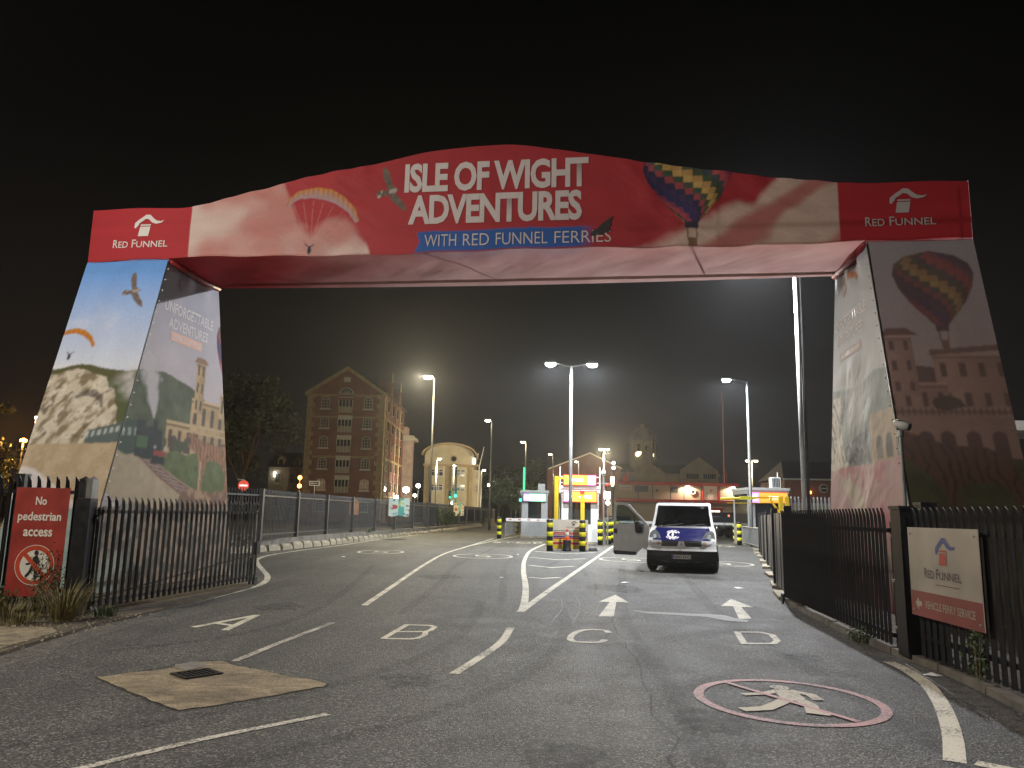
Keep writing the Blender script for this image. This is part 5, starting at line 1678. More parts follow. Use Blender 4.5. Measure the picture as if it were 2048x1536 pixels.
def booth(name, label, loc, rz, w, d, h, main, flip, sz0, sz1, gm='white_metal', cap='red_paint'):
    t = thing(name, label, 'booth', loc, rz)
    for x in (0, w - .42):
        obj('corner_pillar', MB().box(x, x + .42, 0, .12, .12, h - .36), M[gm], t)
    obj('plinth', MB().box(-.05, w + .05, -.05, d + .05, 0, .118), M['concrete'], t)
    obj('counter_panel', MB().box(.422, w - .422, .03, .10, .12, 1.05), M[gm], t)
    obj('window', MB().box(.422, w - .422, .05, .07, 1.052, h - .362), M['glass'], t)
    for x in (0, w - .10):
        obj('side_wall', MB().box(x, x + .10, .122, d, .12, 1.1), M[gm], t)
        obj('side_window', MB().box(x + .03, x + .06, .122, d - .2, 1.102, h - .362), M['glass'], t)
        obj('rear_pillar', MB().box(x, x + .10, d - .198, d, 1.102, h - .362), M[gm], t)
    obj('rear_wall', MB().box(.102, w - .102, d - .1, d - .002, .12, h - .362), M[gm], t)
    obj('roof', MB().box(-.08, w + .08, -.10, d + .10, h - .16, h).box(-.03, w + .03, -.04, d + .04, h - .36, h - .162), M[gm], t)
    lit_sign(t, .10, w - .14, sz0, sz1, -.22, main, flip, cap)
    return t


b1 = booth('ticket_booth', 'white ticket booth with two glowing orange signs in the middle island', (2.84, 42.5, 0), R(-1), 2.02, 3.2, 3.12, sign_orange, False, 2.26, 2.80)
for x in (-.10, 2.08):
    obj('sign_post', MB().tube([(x, -.05, 2.7), (x, -.05, 4.16)], .035, 8), M['white_metal'], b1)
for z in (3.28, 3.60):
    obj('sign_rail', MB().box(-.10, 2.08, -.04, -.01, z - .025, z + .025), M['white_metal'], b1)
lit_sign(b1, .10, 1.84, 3.16, 3.68, -.21, sign_orange, True)
b2 = booth('ticket_booth', 'grey ticket booth with a glowing green sign beside the left barrier', (.82, 52.0, 0), 0, 1.72, 3.0, 3.12, sign_green, False, 2.40, 2.88, 'grey_metal', 'dark_steel')
obj('rooftop_unit', MB().box(1.10, 1.55, .3, .9, 3.12, 3.58), M['grey_metal'], b2)
obj('light_bar', MB().tube([(.12, -.05, 3.14), (.12, -.05, 4.62)], .055, 10), M['green_glow'], b2)
b3 = booth('ticket_booth', 'grey ticket booth with an orange sign behind the yellow height bar on the right', (14.10, 46.0, 0), 0, 2.42, 3.0, 3.36, sign_orange, False, 2.48, 3.06, 'grey_metal')
un = obj('rooftop_unit', MB().box(1.62, 2.16, .5, 1.0, 3.36, 4.02), M['white_metal'], b3)
for k in range(5):
    obj('louvre', MB().box(1.66 + k * .095, 1.72 + k * .095, .48, .498, 3.42, 3.96), M['dark_steel'], un)
obj('aerial', MB().tube([(2.05, .7, 4.02), (2.05, .7, 4.32)], .03, 6), M['white_metal'], un)

# striped bollards
proto = thing('bollard', 'black and yellow banded bollard at the left corner of the notice board', 'bollard', (1.75, 33.6, 0), 0, 'striped bollards')
obj('post', MB().lathe([(.135, 0), (.135, 1.29), (.12, 1.32), (.05, 1.335)], 16), M['black'], proto, smooth=True)
for z in (.24, .62, 1.0):
    obj('band', MB().lathe([(.1355, z - .001), (.139, z), (.139, z + .19), (.1355, z + .191)], 16, cap=False), M['hivis'], proto, smooth=True)
for x, y, lab in ((3.17, 33.8, 'right corner of the notice board'), (4.82, 41.4, 'front right corner of the middle booth'), (5.42, 42.6, 'nearest in the row beside the van door'),
                  (5.97, 45.4, 'second in the row beside the van door'), (6.37, 47.4, 'third in the row beside the van door'), (6.75, 49.7, 'fourth in the row beside the van door'), (7.2, 52.3, 'last in the row beside the van door'),
                  (-.62, 48.9, 'left end of the low barrier rail'), (2.75, 58.5, 'right of the green booth behind the barrier rail'), (.62, 60.0, 'left of the green booth behind the barrier rail'),
                  (14.31, 49.5, 'right lane entrance behind the van'), (13.42, 45.6, 'start of the right-hand guard rail')):
    dup(proto, (x, y, 0), 0, 'black and yellow banded bollard, ' + lab)

# notice board on the island
nb = thing('notice_board', 'white notice board with red and yellow stripes between two bollards', 'notice board', (1.90, 34.25, 0))
pn = obj('panel', MB().box(0, 1.56, 0, .05, .05, 1.33), M['sign_white'], nb)
bl_ = plain('board_blue', (.04, .06, .20), .5)
wash = plain('board_pale', (.62, .60, .58), .5)
for i, (z0, z1, m_) in enumerate(((.83, .855, M['dark_steel']), (.72, .78, M['red_paint']), (.665, .70, M['sign_red']), (.56, .64, bl_), (.49, .55, M['red_paint']), (.39, .48, M['yellow']), (.26, .36, M['red_paint']), (.08, .24, M['yellow']))):
    obj('stripe', MB().box(.04, 1.50, -.006, -.001, z0, z1), m_, pn)
for k in range(6):
    obj('text_line', MB().box(.95, 1.42 - .05 * (k % 2), -.010, -.007, .11 + k * .12, .125 + k * .12), wash, pn)
funnel_logo(pn, .62, .96, .55, M['sign_ink'], M['sign_ink'], M['sign_ink'], -.004)
for x in (.02, 1.50):
    obj('leg', MB().bar((x, .06, 0), (x, .06, 1.3), .05).bar((x, .45, 0), (x, .08, 1.1), .04), M['galv'], nb)
sb = MB()
for k in range(10):
    a = 2 * PI * k / 10
    sb.v.append((1.78 + .22 * math.cos(a), .12 + .16 * math.sin(a), 0))
for k in range(10):
    a = 2 * PI * k / 10
    sb.v.append((1.78 + .17 * math.cos(a), .12 + .12 * math.sin(a), .14))
sb.f = [(k, (k + 1) % 10, 10 + (k + 1) % 10, 10 + k) for k in range(10)] + [tuple(range(10, 20))]
tag(obj('sandbag', sb, M['black'], None, (1.90, 34.25, 0), smooth=True), 'dark sandbag lying at the right foot of the notice board', 'sandbag')
bin_ = thing('weighted_base', 'black ribbed plastic drum in front of the notice board', 'drum', (2.50, 33.75, 0))
obj('drum', MB().lathe([(.20, 0), (.20, .06), (.165, .10), (.175, .16), (.16, .20), (.175, .26), (.16, .32), (.18, .38), (.19, .45), (.17, .47)], 14), M['black'], bin_, smooth=True)
cone = thing('traffic_cone', 'orange and white traffic cone standing on the black drum', 'cone', (2.50, 33.75, .47))
oc_ = plain('cone_orange', (.75, .13, .02), .5)
obj('base', MB().box(-.15, .15, -.15, .15, 0, .03), oc_, cone)
for r0, z0, r1, z1, m_ in ((.115, .03, .095, .14, oc_), (.095, .141, .06, .34, M['white_metal']), (.06, .341, .025, .50, oc_)):
    obj('cone_band', MB().lathe([(r0, z0), (r1, z1)], 14), m_, cone, smooth=True)

# yellow height gauges
def gauge(label, loc, flip, h, reach, brace=True):
    t = thing('height_gauge', label, 'height bar', loc)
    obj('post', MB().box(-.10, .10, -.08, .08, 0, h), M['yellow'], t)
    obj('arm', MB().box(.10 if not flip else -reach, reach if not flip else -.10, -.05, .05, h - .14, h - .04), M['yellow'], t)
    sgn = -1 if flip else 1
    if brace:
        obj('brace', MB().bar((sgn * .10, 0, h - .85), (sgn * .55, 0, h - .15), .09), M['yellow'], t)
    return t


gauge('yellow gantry post with a short arm left of the middle booth', (2.40, 40.0, 0), False, 3.5, .42, False)
g2 = gauge('yellow upright post with a red lamp head in front of the middle booth window', (3.77, 40.2, 0), True, 2.62, .14, False)
obj('lamp_head', MB().box(-.12, .08, -.10, .10, 2.63, 2.78), M['red_paint'], g2)
g3 = gauge('yellow height bar on two posts reaching over the right lane', (13.96, 40.0, 0), True, 2.70, 1.35)
obj('second_post', MB().box(.22, .40, -.08, .08, 0, 2.70), M['yellow'], g3)
obj('hanging_beam', MB().tube([(-3.1, 0, 2.50), (-1.2, 0, 2.60)], .065, 8), M['yellow'], g3)
hb = obj('warning_board', MB().box(-2.15, -1.30, -.09, -.07, 2.50, 2.66), plain('warning_yellow', (.75, .72, .05), .45), g3)
lettering('MAXIMUM HEIGHT', (-2.08, -.092, 2.55), UX, UZ, .70, .06, M['sign_black'], hb, lift=.001)
obj('lower_cable', MB().tube([(-2.75, .1, 2.30), (-.12, .05, 2.36)], .025, 6), M['yellow'], g3)

# guard rails
def rail(label, a, b, n, h=1.0, m_='galv'):
    a, b = Vector(a), Vector(b)
    ln = (b - a).length
    t = thing('guard_rail', label, 'railing', (a.x, a.y, 0), math.atan2(b.y - a.y, b.x - a.x))
    for z in (.14, h):
        obj('rail', MB().tube([(0, 0, z), (ln, 0, z)], .024, 8), M[m_], t)
    for k in range(n + 1):
        obj('post', MB().tube([(ln * k / n, 0, 0), (ln * k / n, 0, h - .025)], .026, 8), M[m_], t)
    mb = MB()
    nb_ = int(ln / .14)
    for k in range(nb_):
        x = ln * (k + .5) / nb_
        mb.box(x - .007, x + .007, -.007, .007, .165, h - .025)
    obj('infill_bars', mb, M[m_], t, kind='stuff')
    return t


rail('grey guard rail left of the barrier arm', (-.26, 51.0), (1.9, 64.0), 5)
rail('grey guard rail right of the van beside the board fence', (12.6, 39.0), (14.1, 47.3), 5, 1.05)

# barrier arms
def barrier(label, loc, ln, h, rz=0.0):
    t = thing('barrier_arm', label, 'barrier', loc, rz)
    obj('cabinet', MB().box(ln - .02, ln + .30, -.16, .16, 0, h + .12), M['grey_metal'], t)
    obj('boom', MB().box(0, ln - .03, -.05, .05, h - .085, h + .085), M['white_metal'], t)
    for k in range(5):
        x = .15 + k * ln / 5
        obj('red_patch', MB().box(x, x + .17, -.055, -.051, h - .03, h + .03), M['sign_red'], t)
    return t


barrier('white barrier arm lowered in front of the green-signed booth', (-.19, 46.0, 0), 2.75, 1.20)
barrier('white barrier arm lowered behind the van', (7.6, 56.0, 0), 9.5, 1.12)

# masts by the middle booth
mp = thing('camera_mast', 'thin grey mast with a dome camera right of the middle booth', 'camera', (4.98, 41.2, 0))
obj('pole', MB().tube([(0, 0, 0), (0, 0, 3.95)], .045, 8), M['galv'], mp)
obj('dome', MB().lathe([(.02, 3.62), (.09, 3.66), (.12, 3.78), (.10, 3.90), (.03, 3.98)], 12), M['white_metal'], mp, smooth=True)
obj('lens', MB().lathe([(.03, 3.66), (.07, 3.72), (.03, 3.79)], 10, 0, -.07), M['glass'], mp, smooth=True)
obj('bracket', MB().box(-.10, .22, -.03, .03, 3.20, 3.26), M['galv'], mp)
fl = thing('floodlight', 'two small white floodlights on a short post right of the middle booth', 'lamp', (5.25, 41.6, 0))
obj('pole', MB().tube([(0, .06, 0), (0, .06, 2.8)], .04, 8), M['galv'], fl)
obj('lamp', MB().box(-.12, .12, -.10, .0, 2.42, 2.80), lamp_white, fl)
obj('lamp', MB().lathe([(.05, 2.10), (.11, 2.15), (.11, 2.27), (.05, 2.32)], 10, 0, -.05), lamp_white, fl, smooth=True)
fl_d = bpy.data.lights.new('floodlight_light', 'SPOT'); fl_d.energy = 350; fl_d.spot_size = R(150); fl_d.spot_blend = .6; fl_d.shadow_soft_size = .12; fl_d.color = (1.0, .95, .90)
fl_o = bpy.data.objects.new('floodlight_light', fl_d); COL.objects.link(fl_o); fl_o.parent = fl; fl_o.location = (0, -.2, 2.6); fl_o.rotation_euler = (R(97), 0, R(178))
for i, (x, y, lab) in enumerate(((4.62, 44.2, 'grey cabinet post behind the middle booth, left one'), (5.02, 45.0, 'grey cabinet post behind the middle booth, right one'))):
    t = thing('control_post', lab, 'post', (x, y, 0))
    obj('shaft', MB().box(-.09, .09, -.09, .09, 0, 2.7), M['grey_metal'], t)
    obj('cap', MB().box(-.12, .12, -.12, .12, 2.702, 2.78), M['white_metal'], t)

# concrete barriers, trailer, car
cbp = [(-.75, 0), (-.72, .12), (-.42, .42), (-.34, .95), (.34, .95), (.42, .42), (.72, .12), (.75, 0)]
cb = thing('concrete_barrier', 'pale splayed concrete barrier at the end of the long left fence', 'barrier', (-2.55, 97.5, 0), R(20))
obj('block', MB().slab(cbp, -1.2, 1.2), M['concrete'], cb)
cb2 = thing('concrete_barrier', 'pale concrete barrier between the two left booths', 'barrier', (4.6, 72, 0), R(90))
obj('block', MB().slab(cbp, -1.4, 1.4), M['concrete'], cb2)
for i in range(4):
    t = thing('concrete_barrier', ('first', 'second', 'third', 'last')[i] + ' of the low concrete barriers in a line behind the van', 'barrier', (9.0 + i * 3.2, 84 + i * .4, 0), R(92), 'concrete barriers behind the van')
    obj('block', MB().slab(cbp, -1.5, 1.5), M['concrete'], t)
tl = thing('flatbed_trailer', 'dark flatbed trailer parked behind the van on the right', 'trailer', (15.2, 60.0, 0), R(4))
obj('bed', MB().box(0, 2.9, 0, 7.5, 1.28, 1.62), M['black'], tl)
obj('headboard', MB().box(.1, 2.2, .02, .10, 1.622, 1.98), M['black_steel'], tl)
obj('chassis', MB().box(.3, 2.5, .2, 7.3, .85, 1.278), M['dark_steel'], tl)
tw = MB().lathe([(.12, -.14), (.42, -.14), (.46, -.08), (.46, .08), (.42, .14), (.12, .14)], 16).mesh('wheel')
for x in (.5, 2.35):
    for y in (1.0, 2.1, 5.5):
        o = obj('wheel', tw, M['black'], tl, (x, y, .46)); o.rotation_euler = (0, R(90), 0)
obj('rear_lamp', MB().box(1.65, 1.80, -.02, -.002, 1.65, 1.80), glow('dim_red_lamp', (1.0, .22, .12), .8), tl)
car = thing('parked_car', 'dark car parked beyond the row of striped bollards', 'car', (10.2, 70.0, 0), R(8))
car_p = plain('dark_car_paint', (.02, .022, .035), .25, coat=.5)
prof = [(-.85, .35), (-.88, .75), (-.84, .95), (-.66, 1.45), (-.55, 1.52), (.55, 1.52), (.66, 1.45), (.84, .95), (.88, .75), (.85, .35)]
obj('body', MB().slab(prof, 0, 4.2), car_p, car)
obj('rear_window', MB().slab([(-.62, 1.0), (-.52, 1.42), (.52, 1.42), (.62, 1.0)], -.012, -.003), M['glass'], car)
for sg in (-1, 1):
    obj('tail_lamp', MB().box(sg * .70 - .10, sg * .70 + .10, -.02, -.003, .72, .92), glow('tail_red_%d' % sg, (.6, .05, .03), .3), car)
    for y in (.7, 3.4):
        o = obj('wheel', rm, M['black'], car, (sg * .80, y, .32)); o.scale = (1.5, 1.5, 1); o.rotation_euler = (0, R(90), 0)
obj('number_plate', MB().box(-.25, .25, -.02, -.004, .5, .6), M['sign_white'], car)

# banners tied to the long fence
def banner(label, p, w, h, z, rz, seed, base):
    t = thing('fence_banner', label, 'banner', (p[0], p[1], 0), rz)
    def col(U, V):
        n, n2 = fbm(U * 3, V * 3, seed), fbm(U * 8, V * 8, seed + 3)
        c = np.ones(U.shape + (3,)) * np.array(base)
        c = mixc(c, (.10, .36, .30), (U > .46) & (U < .75) & (n > .42))
        c = mixc(c, (.42, .45, .10), (U > .46) & (U < .75) & (V > .55) & (n2 > .5))
        c = mixc(c, (.40, .08, .08), (np.hypot((U - .25) / .18, (V - .5) / .14) < 1) & (n2 > .40))
        c = mixc(c, (.08, .16, .25), (n2 > .62) & ((V > .8) | (V < .2)))
        return mixc(c, (.30, .20, .15), (U > .82) & (np.sin(V * 24) > .3) & (n2 > .4))
    cloth('cloth', lambda U, V: (w * U, .05 * (fbm(U * 4, V * 3, seed + 7) - .5) - .03, z + h * V - .03 * np.sin(U * 9) * (1 - V)), col, 60, 50, t)
    return t


banner('pale green printed banner tied to the dark fence in front of the tall brick building', (-7.16, 46.2), 1.22, 1.06, 1.27, R(66) - R(60), 201, (.50, .62, .55))
bb = banner('orange and pale printed banner tied to the fence below the green signal', (-5.12, 71.5), .95, 1.14, 1.29, R(4), 221, (.55, .48, .30))
# ------------------------------------------------------------------ buildings
brick = brick_mat('red_brick', (.26, .095, .06), (.20, .075, .05), (.24, .17, .13), 3.0)
brick_dark = brick_mat('dark_brick', (.17, .06, .045), (.13, .05, .04), (.16, .11, .09), 3.0)
stone = plain('buff_stone', (.36, .27, .15), .85, var=.25, scale=1.5, bump=.3)
stucco = plain('cream_render', (.44, .39, .28), .85, var=.12, scale=.8)
frame_w = plain('white_window_frame', (.58, .54, .45), .5)
slate = plain('slate_roof', (.05, .05, .055), .7, var=.3, scale=2)
pink_st = plain('pinkish_stone', (.48, .36, .31), .8, var=.2, scale=1.0)
wall_b = plain('beige_cladding', (.40, .34, .26), .6, var=.08, scale=.6)
pane_lit = glow('dim_lit_pane', (.75, .62, .38), .16)


def arched(x0, x1, z0, z1, n=8):
    r_ = (x1 - x0) / 2
    rise = min(r_ * .55, .4)
    c = (x0 + x1) / 2
    return [(x0, z0), (x1, z0), (x1, z1 - rise)] + [(c + r_ * math.cos(PI * k / n), z1 - rise + rise * math.sin(PI * k / n)) for k in range(1, n)] + [(x0, z1 - rise)]


def window(parent, x0, x1, z0, z1, y, lit=False, arch=True, nx=2, nz=4, sill=True):
    """framed window standing in the wall: reveal, pane, glazing bars, sill"""
    out = arched(x0, x1, z0, z1) if arch else [(x0, z0), (x1, z0), (x1, z1), (x0, z1)]
    cx, cz = (x0 + x1) / 2, (z0 + z1) / 2
    k = 1 - .16 / max(.3, (x1 - x0))
    inner = [(cx + (x - cx) * k, cz + (z - cz) * (1 - .16 / (z1 - z0))) for x, z in out]
    w = obj('window', MB().ring(out, inner, y - .06, y + .10), frame_w, parent)
    obj('pane', MB().slab(inner, y + .02, y + .04), pane_lit if lit else M['glass'], w)
    bars = MB()
    for i in range(1, nx):
        x = x0 + (x1 - x0) * i / nx
        bars.box(x - .03, x + .03, y - .02, y + .018, z0 + .08, z1 - (.14 if arch else .08))
    for i in range(1, nz):
        z = z0 + (z1 - z0) * i / nz
        bars.box(x0 + .08, x1 - .08, y - .014, y + .012, z - .025, z + .025)
    obj('glazing_bars', bars, frame_w, w)
    if sill:
        obj('sill', MB().box(x0 - .16, x1 + .16, y - .16, y + .02, z0 - .17, z0 - .005), frame_w, w)
    return w


# --- tall brick warehouse (local x to the right along the gable, y back)
W = thing('warehouse', 'tall red brick warehouse with stone corners and a gabled roof', 'building', (-28.1, 105.0, 0), 0)
WW, WD, EV, RG = 10.6, 20.0, 17.7, 21.2
gab = [(0, 0), (WW, 0), (WW, EV), (WW / 2, RG), (0, EV)]
obj('gable_wall', MB().slab(gab, 0, .5), brick, W)
obj('rear_wall', MB().slab(gab, WD - .5, WD), brick, W)
obj('side_wall', MB().box(WW - .5, WW - .003, .502, WD - .502, 0, EV), brick_dark, W)  # flanks in darker brick than the gable: their shade put into the colour
obj('side_wall', MB().box(.003, .5, .502, WD - .502, 0, EV), brick_dark, W)
obj('roof', MB().slab([(-.35, EV - .1), (WW / 2, RG + .12), (WW + .35, EV - .1), (WW + .35, EV + .12), (WW / 2, RG + .38), (-.35, EV + .12)], -.2, WD + .2), slate, W)
for sg, xa, xb in ((0, -.35, WW / 2), (1, WW / 2, WW + .35)):
    za, zb = (EV - .15, RG + .1) if sg == 0 else (RG + .1, EV - .15)
    obj('gable_coping', MB().slab([(xa, za), (xb, zb), (xb, zb - .55), (xa, za - .55)], -.24, -.012), stone, W)
for k in range(26):                     # corner stones, long and short
    z = .4 + k * .655
    for right in (0, 1):
        w_ = 1.05 if k % 2 else .72
        x0, x1 = (WW - w_, WW + .05) if right else (-.05, w_)
        obj('quoin', MB().box(x0, x1, -.06, -.004, z, z + .62), stone, W)
        if right:
            obj('quoin', MB().box(WW + .003, WW + .055, -.002, 1.2 if k % 2 else .8, z, z + .62), stone, W)
for z in (17.05, 14.05, 8.6):
    for x0, x1 in ((1.08, 4.2), (6.4, WW - 1.08)):
        obj('string_course', MB().box(x0, x1, -.08, -.004, z, z + .28), stone, W)
rows = [(15.35, 17.0), (12.65, 14.25), (9.95, 11.55), (7.1, 8.6), (4.25, 5.75), (1.4, 3.0)]
for i, (z0, z1) in enumerate(rows):
    for x0 in (1.9, 7.75):
        window(W, x0, x0 + 1.2, z0, z1, -.02, lit=(i == 4), nx=3, nz=4)
# loading bays in the middle, one above another
for i, z0 in enumerate((14.8, 12.1, 9.35, 6.55, 3.9)):
    bay = obj('loading_bay', MB().box(4.30, 6.30, -.10, -.004, z0 + 1.75 if i else z0 + 2.1, z0 + 2.35 if i else z0 + 2.2), frame_w, W)
    obj('bay_panel', MB().box(4.40, 6.20, -.16, -.10, z0, z0 + .85), plain('bay_panel_%d' % i, (.34, .31, .23), .6), bay)
    for x in (4.32, 4.80, 5.27, 5.74, 6.22):
        obj('bay_mullion', MB().box(x - .05, x + .05, -.15, -.05, z0 + .852, z0 + 1.75), frame_w, bay)
    obj('bay_glass', MB().box(4.34, 6.26, -.05, -.02, z0 + .852, z0 + 1.748), M['glass'], bay)
    for x in (4.40, 4.85, 5.30, 5.75, 6.20):
        obj('bay_rib', MB().box(x - .03, x + .03, -.20, -.162, z0, z0 + .9), frame_w, bay)
    obj('balcony_bar', MB().box(4.0, 6.6, -.55, -.50, z0 + .95, z0 + 1.0), M['black_steel'], bay)
fan = [(5.3 + 1.0 * math.cos(PI * k / 12), 17.35 + .95 * math.sin(PI * k / 12)) for k in range(13)]
fin = [(5.3 + .86 * math.cos(PI * k / 12), 17.44 + .78 * math.sin(PI * k / 12)) for k in range(13)]
fw = obj('fanlight', MB().ring(fan, fin, -.10, -.004), frame_w, W)
obj('pane', MB().slab(fin, -.03, -.012), M['glass'], fw)
for k in (1, 3, 5, 7, 9, 11):
    a = PI * k / 12
    obj('glazing_bar', MB().bar((5.3 + .12 * math.cos(a), -.06, 17.46 + .1 * math.sin(a)), (5.3 + .88 * math.cos(a), -.06, 17.42 + .82 * math.sin(a)), .07, .05), frame_w, fw)
obj('date_stone', MB().box(4.85, 5.75, -.07, -.004, 19.1, 19.75), frame_w, W)
for k in range(4):                      # side windows, pilasters and dormer gables down the flank
    y0 = 2.6 + k * 4.4
    for z0, z1 in rows[:5]:
        wnd = obj('side_window', MB().box(WW + .002, WW + .08, y0, y0 + 1.3, z0, z1), frame_w, W)
        obj('pane', MB().box(WW + .082, WW + .10, y0 + .05, y0 + 1.25, z0 + .05, z1 - .05), M['glass'], wnd)
    obj('downpipe', MB().tube([(WW + .12, y0 - 1.2, .2), (WW + .12, y0 - 1.2, EV)], .09, 6), stone, W)
for z in (14.05, 8.6, 3.4):
    obj('string_course', MB().box(WW + .002, WW + .10, 1.3, WD, z, z + .28), stone, W)
for k in range(2):
    y0 = 4.0 + k * 9
    obj('dormer_gable', MB().add([(WW + .02, y0, EV), (WW + .02, y0 + 4, EV), (WW + .02, y0 + 2, EV + 2.6), (WW - 2, y0, EV), (WW - 2, y0 + 4, EV), (WW - 2, y0 + 2, EV + 2.6)],
        [(0, 1, 2), (5, 4, 3), (0, 2, 5, 3), (1, 4, 5, 2)]), brick_dark, W)
    obj('finial', MB().lathe([(.14, EV + 2.4), (.10, EV + 3.0), (.02, EV + 4.0)], 6, WW, y0 + 2), stone, W)
# --- banded stone tower end behind the warehouse
T_ = thing('banded_tower', 'pale banded stone pavilion end rising behind the warehouse', 'building', (-18.9, 132.0, 0))
obj('shaft', MB().box(0, 1.9, 0, 3, 0, 13.6), pink_st, T_)
for k in range(14):
    obj('rusticated_block', MB().box(-.14, 2.02 if k % 2 else 1.95, -.15, -.004, 1.0 + k * .88, 1.62 + k * .88), pink_st, T_)
obj('cornice', MB().box(-.4, 2.6, -.5, 3.4, 13.602, 14.1).box(-.1, 2.1, -.2, 3.1, 14.102, 14.5), frame_w, T_)
obj('parapet', MB().box(-.1, 1.0, -.1, 3.0, 14.502, 16.0), pink_st, T_)

# --- small gabled house behind the tree
Hs = thing('terraced_house', 'small dim house with dormers at the left foot of the warehouse', 'house', (-36.2, 116.0, 0))
obj('wall', MB().box(0, 7.5, 0, 8, 0, 7.8), stucco, Hs)
obj('roof', MB().add([(-.3, -.3, 7.8), (7.8, -.3, 7.8), (7.8, 8.3, 7.8), (-.3, 8.3, 7.8), (-.3, 4, 10.2), (7.8, 4, 10.2)], [(0, 1, 5, 4), (2, 3, 4, 5), (1, 2, 5), (3, 0, 4), (3, 2, 1, 0)]), slate, Hs)
for x in (1.6, 4.0, 5.9):
    d_ = obj('dormer', MB().slab([(x - .5, 8.1), (x + .5, 8.1), (x + .5, 9.0), (x, 9.6), (x - .5, 9.0)], .5, 2.2), stucco, Hs)
    obj('pane', MB().box(x - .3, x + .3, .46, .49, 8.2, 9.0), M['glass'], d_)
obj('chimney', MB().box(5.0, 5.9, 3.6, 4.4, 9.6, 11.3), brick_dark, Hs)
for x in (1.4, 3.6, 5.6):
    for z in (2.0, 5.4):
        window(Hs, x - .4, x + .4, z, z + 1.5, -.02, arch=False, nx=2, nz=2)
obj('porch_lamp', MB().lathe([(.05, 6.3), (.17, 6.4), (.17, 7.0), (.05, 7.1)], 8, 1.0, -.3), lamp_white, Hs)

# --- rounded-gable office block
C_ = thing('office_block', 'cream office block with a curved roof and two bay fronts', 'building', (-15.0, 135.0, 0))
CW = 8.6
arcp = [(CW / 2 + (CW / 2) * math.cos(PI * k / 14), 11.35 + 2.05 * math.sin(PI * k / 14)) for k in range(15)]
obj('wall', MB().slab([(0, 0), (CW, 0)] + arcp, 0, 14), stucco, C_)
ar2 = [(CW / 2 + (CW / 2 + .55) * math.cos(PI * k / 14), 11.45 + 2.2 * math.sin(PI * k / 14)) for k in range(15)]
ar3 = [(CW / 2 + (CW / 2 + .35) * math.cos(PI * k / 14), 11.35 + 2.02 * math.sin(PI * k / 14)) for k in range(15)]
rfm = MB()
for k in range(14):
    rfm.add([(ar2[k][0], -.8, ar2[k][1]), (ar2[k + 1][0], -.8, ar2[k + 1][1]), (ar3[k + 1][0], -.8, ar3[k + 1][1]), (ar3[k][0], -.8, ar3[k][1]),
             (ar2[k][0], 14, ar2[k][1]), (ar2[k + 1][0], 14, ar2[k + 1][1]), (ar3[k + 1][0], 14, ar3[k + 1][1]), (ar3[k][0], 14, ar3[k][1])],
            [(0, 1, 2, 3), (0, 4, 5, 1), (2, 6, 7, 3)])
obj('roof', rfm, stone, C_)
obj('porthole', MB().ring([(5.1 + .62 * c, 10.85 + .62 * s) for c, s in disc[::3]], [(5.1 + .46 * c, 10.85 + .46 * s) for c, s in disc[::3]], -.12, -.004), stone, C_)
obj('porthole_glass', MB().slab([(5.1 + .45 * c, 10.85 + .45 * s) for c, s in disc[::3]], -.06, -.03), M['glass'], C_)
obj('cornice', MB().box(-.2, CW + .9, -.5, -.004, 9.55, 9.9), stone, C_)
for bx in (.7, 4.5):
    bay = obj('bay_front', MB().prism([(bx, -.004), (bx + .35, -.75), (bx + 2.75, -.75), (bx + 3.1, -.004)], .1, 9.5), stucco, C_)
    for z in (7.75, 5.2):
        wn_ = obj('window', MB().box(bx + .42, bx + 2.68, -.86, -.752, z, z + 1.2), frame_w, bay)
    for z in (7.75, 5.2):
        for k in range(3):
            for (za, zb) in ((.10, .72), (.82, 1.10)):
                obj('pane', MB().box(bx + .50 + k * .74, bx + 1.12 + k * .74, -.885, -.862, z + za, z + zb), glass('blue_pane_%d%d' % (int(z * 10), k), (.02, .03, .07), .1), bay)
for x in (.15, 3.95, 7.9):
    obj('pilaster', MB().box(x, x + .45, -.35, -.004, .1, 9.5), stone, C_)
obj('annex_wall', MB().box(CW + .004, CW + 1.15, .3, 9, 0, 9.0), stucco, C_)
for z in (7.6, 5.1):
    window(C_, CW + .35, CW + .95, z, z + 1.2, .28, arch=False, nx=2, nz=2, lit=True, sill=False)
obj('eaves_strut', MB().bar((CW + .2, -.3, 9.8), (CW + .75, -.3, 11.9), .28, .2), frame_w, C_)
obj('roof_lamp', MB().box(CW - .1, CW + .22, -.50, -.36, 9.95, 11.0), lamp_white, C_)
flp = thing('flagpole', 'leaning pale pole standing right of the curved-roof block', 'pole', (-5.6, 134.0, 0))
obj('shaft', MB().tube([(0, 0, 0), (.2, 0, 9.5), (.95, 0, 13.0)], [.09, .08, .05], 6), M['white_metal'], flp)

